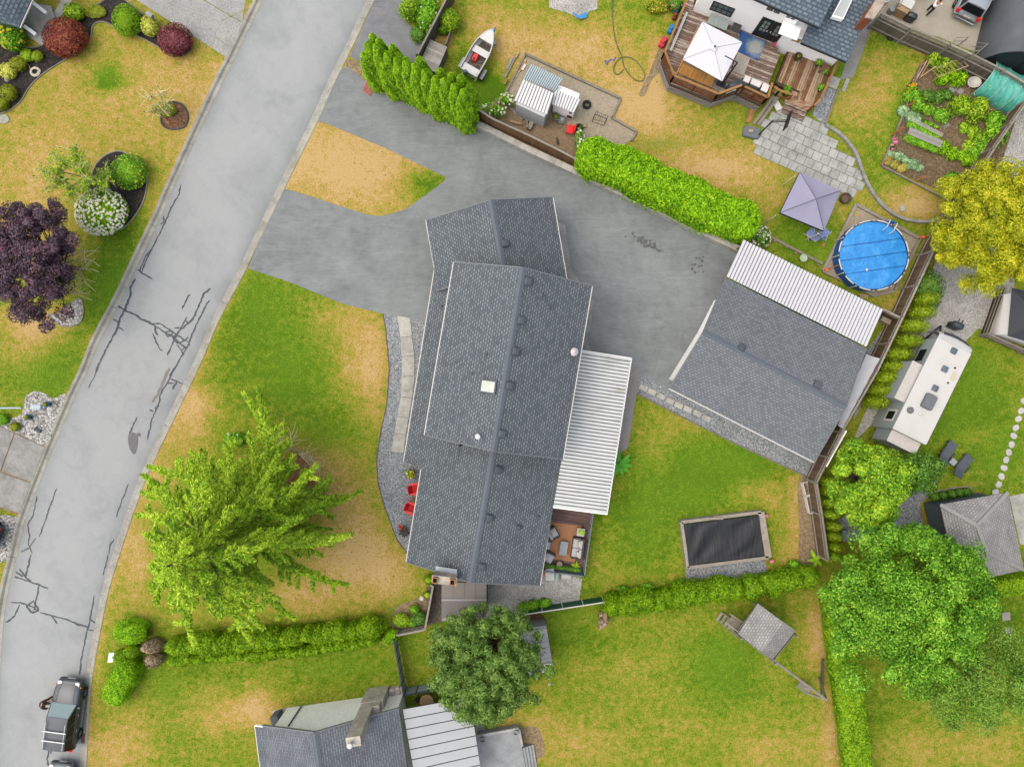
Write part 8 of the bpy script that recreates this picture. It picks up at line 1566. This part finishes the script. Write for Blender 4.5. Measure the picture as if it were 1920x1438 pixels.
# sun loungers on the trailer lawn
def lounger(label, px, py, rz):
    r = thing('sun_lounger', label, 'sun lounger', P(px, py, .4).xy.to_3d(), rz); GC = plain('slate_cushion', (92, 100, 110), .85); MB().rbox((.2, 0, .36), (1.15, .62, .1), .05).build('seat', GC, r, True); MB().box((-.62, 0, .55), (.66, .62, .09), ry=R(35)).build('backrest', GC, r, True); 
    for s in (1, -1): MB().rbox((-.1, s * .36, .5), (.6, .07, .05), .02).build('armrest', WICK, r, True)
    for sx in (.65, -.4):
        for sy in (1, -1): MB().box((sx, sy * .26, .16), (.06, .06, .32)).build('leg', WICK, r, True)
lounger('slate grey sun lounger nearer the white trailer', 1777, 848, R(55)); lounger('slate grey sun lounger nearer the curved line of stepping stones', 1806, 872, R(50)); table('side_table', 'small pale blue-grey table between the two sun loungers', 1788, 866, .42, .42, .4, R(48), plain('pale_slate_top', (166, 178, 184), .5), 0)
pot('terracotta bowl beside the small dark tree', 1691, 912, .22, .3, TERRA, None); m = MB(); m.box(P(1576, 1000) + up * .35, (.4, .7, .7), .1); m.box(P(1581, 1000) + up * .45, (.15, .7, .8), .1); m.solo('bench', plain('slate_box', (130, 142, 150), .6), 'grey storage bench behind the small cedars on the gravel', 'bench')
MB().beam(P(1727, 955, .3), P(1730, 970, .3), .08, .08).solo('timber_offcut', ORANGE, 'orange timber post beside the garden house wall', 'timber')
# ---- hen pen things
MB().tube([P(*p) + up * .08 for p in ((944, 184), (958, 203), (970, 216), (981, 226))], .12, 4).solo('log_edge', SILV, 'curved pale timber ramp beside the hen house door', 'ramp')
def chair_simple(label, px, py, rz, mat):
    r = thing('garden_chair', label, 'chair', P(px, py, .4).xy.to_3d() + up * .03, rz); MB().rbox((0, 0, .4), (.48, .48, .05), .05).build('seat', mat, r, True); MB().box((0, -.25, .68), (.46, .05, .5), rx=R(12)).build('backrest', mat, r, True)
    for sx in (1, -1):
        MB().box((sx * .25, -.02, .58), (.06, .46, .04)).build('armrest', mat, r, True)
        for sy in (1, -1): MB().box((sx * .2, sy * .2, .2), (.05, .05, .4)).build('leg', mat, r, True)
chair_simple('red plastic chair in the hen pen beside the hutch', 1069, 244, R(75), REDC)
for x, y, rr, lb, fm in ((1042, 219, .24, 'grey tub filled with green plant before the hutch', F_OLIVE), (1053, 226, .22, 'grey metal tub before the hutch', None)): pot(lb, x, y, rr, .35, GALV, fm, None, 160, rr * .8)
for x, y, lb in ((1100, 198, 'old tyre planter on the sand yard beside the hutch'), (1085, 242, 'old tyre standing behind the red plastic chair'), (1669, 70, 'old tyre lying on the lawn near the lattice fence'), (1748, 101, 'old tyre with green plant at the corner of the vegetable garden')):
    m = MB(); n = 18; vs = []; prof = [(.14, 0), (.27, 0), (.3, .06), (.3, .14), (.27, .2), (.14, .2), (.12, .1)]
    for q_, z_ in prof: vs += [P(x, y) + Vector((q_ * math.cos(6.283 * i / n), q_ * math.sin(6.283 * i / n), .03 + z_)) for i in range(n)]
    k = len(prof); m.raw(vs, [(a * n + i, a * n + (i + 1) % n, ((a + 1) % k) * n + (i + 1) % n, ((a + 1) % k) * n + i) for a in range(k) for i in range(n)]); m.solo('tyre', TYRE, lb, 'tyre', smooth=True)
r = thing('wire_cage', 'low wire cage lying on the sand yard beside the broad hedge', 'cage', P(1123, 224)); cq = [P(x, y) for x, y in ((1116, 215), (1138, 224), (1132, 236), (1110, 229))]
for z_ in (.05, .55):
    for a, b_ in zip(cq, cq[1:] + cq[:1]): MB().tube([a + up * z_, b_ + up * z_], .014, 4).build('wire', DKFR, r)
for k in range(1, 6): MB().tube([cq[0].lerp(cq[1], k / 6) + up * .55, cq[3].lerp(cq[2], k / 6) + up * .55], .008, 4).build('wire', DKFR, r)
for p in cq: MB().tube([p + up * .02, p + up * .55], .014, 4).build('wire', DKFR, r)
MB().rbox(P(1096, 237) + up * .1, (.2, .26, .18), .03, .1).solo('crate', PALEW, 'small pale wooden block on the sand yard', 'block'); m = MB(); m.box(P(996, 235) + up * .18, (.28, .8, .3), -.5); m.solo('feed_trough', SILV, 'pale timber feed trough in the hen pen', 'trough'); m = MB(); m.beam(P(988, 220) + up * .1, P(988, 244) + up * .4, .12, .12); m.solo('timber_post', SILV, 'grey timber post leaning beside the feed trough', 'post'); MB().beam(P(1044, 260) + up * .1, P(1046, 272) + up * .1, .1, .1).solo('iron_bar', DKFR, 'short black bar lying in the hen pen', 'bar')
for k, (x0, y0, x1, y1, mt, lb) in enumerate(((986, 112, 952, 170, PALEW, 'long pale plank lying along the edge of sand yard'), (984, 118, 975, 134, CEDAR, 'short orange plank beside the long pale plank'), (985, 122, 979, 133, GUT, 'short white plank beside the hen house'), (968, 104, 946, 148, SILV, 'long grey plank on the grass outside sand yard'), (972, 100, 966, 110, PALEW, 'short broken plank on the grass outside sand yard'), (950, 150, 946, 160, CEDAR, 'tiny orange offcut on the grass outside sand yard'), (960, 112, 950, 132, SILV, 'second grey plank on the grass outside sand yard'), (956, 229, 978, 235, PALEW, 'flat pale board lying in the hen pen'))):
    MB().beam(P(x0, y0) + up * (.06 + .02 * k), P(x1, y1) + up * (.06 + .02 * k), .16, .04).solo('plank', mt, lb, 'plank')
m = MB(); m.sheet([P(x, y) + up * .2 for x, y in ((1072, 26), (1086, 33), (1100, 25), (1099, 36), (1088, 39), (1080, 36))]); m.solo('blue_tarp', plain('blue_tarp', (60, 150, 220), .5, 0, .1), 'blue tarp corner under the pale stone heap', 'tarp')
f = nf(); 
m = MB(); m.grid(lambda u, v: P(lerp(1030, 1120, u), lerp(-30, 30, v) - 26 * abs(u - .55)) + up * (.03 + .35 * math.sin(math.pi * u) * math.sin(math.pi * min(1, v * 1.02)) + .05 * math.sin(u * 40) * math.sin(v * 33)), 24, 16); m.solo('gravel_heap', GRAVELT, 'heap of pale gravel on the boat lawn', 'gravel heap', smooth=True)
# ---- vegetable garden
TEAL = NB('teal_sheet', .5, 0, .3); TEAL.col(TEAL.ramp(TEAL.noise(1, 4, .6, vec=TEAL.mapping(TEAL.pos, (5, 1.2, 1), (0, 0, .9)), dist=1), [(.3, C(58, 156, 140)), (.55, C(104, 200, 184)), (.75, C(150, 222, 208))])).bump(TEAL.noise(1, 4, .6, vec=TEAL.mapping(TEAL.pos, (5, 1.2, 1), (0, 0, .9)), dist=1), .6, .12); TEAL = TEAL.m
r = thing('polytunnel', 'teal plastic polytunnel at the corner of the vegetable garden', 'greenhouse', P(1872, 170)); t0_, t1_ = P(1835, 150), P(1912, 192); dt = (t1_ - t0_).normalized(); st = Vector((-dt.y, dt.x, 0))
def tun(u, v): a = math.pi * u; L_ = (t1_ - t0_).length; return t0_ + dt * (v * L_) + st * (1.15 * math.cos(a)) + up * (1.55 * math.sin(a) ** .85 - .05 * abs(math.sin(v * math.pi * 3)))
MB().grid(tun, 20, 24).build('cover', TEAL, r, smooth=True)
for v in (0, .33, .66, 1): MB().tube([tun(k / 16, v) + up * .02 for k in range(17)], .03, 5).build('hoop', plain('pale_teal_hoop', (160, 220, 210), .5), r)
r = thing('bath_tub', 'white tub in front of the teal polytunnel', 'tub', P(1822, 158)); MB().lathe(P(1822, 158), [(.3, 0), (.36, .3), (.38, .32), (.31, .32), (.26, .1)], 18, sx=1.3).build('basin', GUT, r, smooth=True)
def ladder(label, a, b_, n, w_, mat=PALEW, z0=.9, z1=1.3):
    r = thing('trellis', label, 'trellis', a.lerp(b_, .5)); d = (b_ - a).normalized(); s_ = Vector((-d.y, d.x, 0)) * w_
    MB().beam(a + up * z0, b_ + up * z1, .04, .04).build('rail', mat, r); MB().beam(a + s_ + up * z0 * .5, b_ + s_ + up * z1 * .6, .04, .04).build('rail', mat, r)
    for k in range(n): t = k / (n - 1); MB().beam(a.lerp(b_, t) + up * lerp(z0, z1, t), a.lerp(b_, t) + s_ + up * lerp(z0 * .5, z1 * .6, t), .03, .03).build('slat', mat, r)
    for p, zz in ((a, z0), (b_, z1)): MB().beam(p, p + up * zz, .05, .05).build('leg', mat, r)
ladder('slatted white trellis lying over the bean row in the vegetable garden', P(1745, 155), P(1792, 140), 8, .7); ladder('grey ladder trellis against the lattice fence beside squash vines', P(1772, 118), P(1788, 92), 6, .5, SILV, 1, 1.6); ladder('grey ladder trellis beside the teal polytunnel', P(1796, 130), P(1822, 104), 6, .5, SILV, 1, 1.6)
for x0, y0, x1, y1, z_, lb in ((1697, 203, 1718, 189, 1.0, 'orange timber stake leaning in from the garden edging beside lettuce'), (1671, 255, 1693, 239, 1.0, 'orange timber stake leaning in beside the bean covers'), (1650, 308, 1676, 292, .8, 'orange timber stake at the lower garden corner'), (1713, 341, 1734, 330, .8, 'orange timber stake at the lower garden edging'), (1735, 104, 1758, 88, 1.0, 'orange timber stake at the top garden corner')): MB().beam(P(x0, y0), P(x1, y1, z_), .08, .08).solo('stake', ORANGE, lb, 'stake')
r = thing('cold_frame', 'pale timber cold frame leaning at the lawn edge of the vegetable garden', 'frame', P(1732, 130))
for x0, y0, x1, y1 in ((1717, 150, 1728, 122), (1724, 146, 1735, 120), (1722, 148, 1745, 132), (1726, 124, 1752, 105)): MB().beam(P(x0, y0) + up * .1, P(x1, y1) + up * .6, .05, .06).build('bar', PALEW, r)
def row(label, pts, w_, h, mat, n, size=.16, flowers=None, name='vegetable_row', aspect=.55, lump=.3):
    f = nf(); dp = resample([P(x, y, h * .5) for x, y in pts], w_ * .9); root = thing(name, label, 'vegetables', dp[len(dp) // 2].xy.to_3d())
    for a in dp: k = rg.uniform(.75, 1.2); f.blob((a.x + rg.uniform(-.08, .08), a.y + rg.uniform(-.08, .08), h * .3), (w_ * .6 * k, w_ * .6 * k, h * .7 * k), n, size, lump, -.4, .6, aspect, .7, core=.5)
    f.build('foliage', mat, root)
    if flowers: g = nf(); q = np.concatenate([np.array([tuple(a)]) + g.rng.normal(size=(flowers[1], 3)) * np.array([w_ * .4, w_ * .4, .03]) for a in dp]); q[:, 2] = h * 1.0 + .06; g.add(q, np.tile([0, 0, 1.], (len(q), 1)), flowers[2], .9, .4); g.build('blossom', flowers[0], root)
    return root
row('row of orange marigolds along the lawn edge of the garden', [(1702, 175), (1710, 160)], .35, .25, F_DARK, 200, .12, (F_ORF, 22, .12), 'flower_row'); row('bushy lettuce row at the lawn edge below the marigolds', [(1704, 182), (1720, 190), (1715, 175)], .7, .5, F_GREEN, 420); row('long bushy potato row with yellow flecks crossing the garden', [(1722, 198), (1745, 206), (1772, 218)], .85, .6, F_GREEN, 520, .15, (F_YELF, 6, .06)); row('broad leaved squash plants beside the potato row', [(1695, 210), (1710, 218), (1720, 222)], .6, .4, F_BLUEG, 200, .3); row('leafy bean plants under the white slatted trellis', [(1742, 180), (1760, 182), (1775, 180)], .7, .5, F_DARK, 380); row('squash vines climbing before the lattice fence', [(1752, 112), (1775, 112), (1788, 120), (1770, 125)], .75, .7, F_LIME, 340, .22); row('dense green tomato bushes beside the teal polytunnel', [(1770, 150), (1790, 138), (1800, 150)], .85, .9, F_HEDGE, 460, .2); row('large yellow-green bush row before the teal polytunnel', [(1805, 196), (1825, 205), (1845, 215), (1838, 200)], 1.2, 1.1, F_LIME, 620, .22, (F_YELF, 4, .08)); row('broad leaved rhubarb beside the brown board fence', [(1865, 225), (1880, 235), (1868, 250)], 1.1, .9, F_GREEN, 420, .3); row('straggling green weeds in the lower garden', [(1808, 240), (1825, 250), (1840, 262), (1820, 275)], .7, .3, F_LIME, 220, .2); row('bright carrot row along the fence side of the garden', [(1770, 278), (1790, 288), (1815, 300)], .7, .5, F_HEDGE, 420, .17); row('second green row at the fence foot in the lower garden', [(1825, 285), (1840, 275), (1850, 265), (1830, 300)], .7, .5, F_GREEN, 340, .17); row('round green bush at the lower end of the garden', [(1785, 330), (1798, 340), (1790, 345)], .8, .8, F_GREEN, 420, .17); row('pale blue-green cabbage row in the lower garden', [(1672, 288), (1690, 296), (1708, 305), (1725, 314)], .5, .3, F_BLUEG, 160, .22); row('yellowing onion rows at the lower garden corner', [(1665, 302), (1680, 310), (1695, 316)], .55, .3, F_STRAWL, 260, .22, aspect=.2); row('pink flowers at the lawn edge of the garden', [(1672, 272), (1675, 266)], .3, .4, F_GREEN, 90, .14, (F_PINK, 10, .14), 'flower_row'); row('small seedlings in a line between potato row and bean cover', [(1728, 226), (1742, 232), (1755, 238)], .28, .2, F_GREEN, 60, .16)
for x0, y0, x1, y1, lb, mt in ((1700, 232, 1758, 262, 'bean row with pale netting hoops, the one nearer the potato row', GUT), (1694, 256, 1755, 282, 'low grey cold frame sheet over a green row in the garden', plain('netting_grey', (186, 184, 182), .6))):
    a, b_ = P(x0, y0), P(x1, y1); d = (b_ - a).normalized(); s_ = Vector((-d.y, d.x, 0)); r = thing('plant_cover', lb, 'plant cover', a.lerp(b_, .5)); f = nf(); f.hedge([a - s_ * .1, b_ - s_ * .1], .5, .4, 300, .14, lump=.2); f.build('foliage', F_GREEN, r)
    for k in range(4 if mt is GUT else 9): o_ = s_ * (.02 + (.07 if mt is GUT else .06) * k); MB().tube([a + o_ + up * (.5 - .01 * k), b_ + o_ + up * (.5 - .01 * k)], .014 if mt is GUT else .024, 4).build('string', mt, r)
    for p in (a, b_): MB().beam(p + s_ * .15, p + s_ * .15 + up * .5, .04, .04).build('stake', PALEW, r)
for x, y, lb, sz in ((1786, 168, 'grey stepping slab beside the bean trellis', (.5, .42)), (1772, 233, 'blue-grey stepping slab in the middle of the garden', (.42, .5)), (1800, 172, 'pale round stepping slab before the teal polytunnel', (.4, .36))): MB().rbox(P(x, y) + up * .04, (*sz, .05), .05, rg.uniform(0, 1)).solo('stepping_slab', CONCG, lb, 'slab')
# clutter beyond the lattice fence
pl_ = thing('workbench', 'white workbench with clutter behind the lattice topped fence', 'workbench', P(1684, 22)); MB().rbox(P(1688, 18) + up * .85, (.9, .6, .06), .02, -.5).build('top', GUT, pl_); MB().box(P(1682, 28) + up * .4, (.8, .4, .75), -.5).build('drawer', PALEW, pl_); MB().box(P(1678, 16) + up * .5, (.8, .05, .9), 1.0).build('side_board', plain('pale_board', (186, 190, 176), .8), pl_)
MB().rbox(P(1702, 38) + up * .35, (.7, .4, .6), .15, -.4, crown=.1).solo('rubbish_bag', plain('black_bag', (48, 54, 58), .3, spec=.6), 'black and white rubbish bags piled behind the lattice fence', 'bags'); MB().cyl(P(1667, 24), .2, .5, 14).solo('metal_tub', GALV, 'round pale metal tub behind the lattice fence', 'tub'); MB().lathe(P(1657, 2), [(.24, 0), (.28, .3), (.2, .32), (.16, .1)], 16).solo('white_pot', GUT, 'round white pot beside the red brick chimney', 'pot')
# iron fire ring table under the patio roof of the south house
r = thing('patio_table', 'round wooden patio table with black iron chair beside stucco house', 'table', P(797, 1310)); MB().cyl(P(800, 1314, .7), .45, .05, 20).build('table_top', plain('round_wood', (186, 156, 116), .7), r); MB().cyl(P(800, 1314), .06, .7, 8).build('pedestal', DKFR, r)
r = thing('iron_chair', 'black iron chair beside the round wooden patio table', 'chair', P(786, 1308)); c = P(786, 1306); MB().cyl(c + up * .42, .22, .03, 14).build('seat', DKFR, r); MB().tube([c + Vector((.24 * math.cos(a), .24 * math.sin(a), .8)) for a in (.8, 1.3, 1.8, 2.3, 2.8, 3.3, 3.8)], .02, 5).build('back', DKFR, r)
for k in range(4): MB().tube([c + Vector((.18 * math.cos(k * 1.57), .18 * math.sin(k * 1.57), .42)), c + Vector((.2 * math.cos(k * 1.57), .2 * math.sin(k * 1.57), 0))], .015, 5).build('leg', DKFR, r)
m = MB(); m.tube([P(1030, 1282) + Vector((.07 * math.cos(k * .52), .07 * math.sin(k * .52), .05)) for k in range(12)], .025, 5, closed=True); m.solo('white_ring', GUT, 'small white ring lying on the south lawn', 'ring')
m = MB(); m.rbox(P(294, 1115) + up * .04, (.12, .12, .08), .03); m.solo('white_ball', GUT, 'small white ball on the lawn beside the large conifer', 'ball')
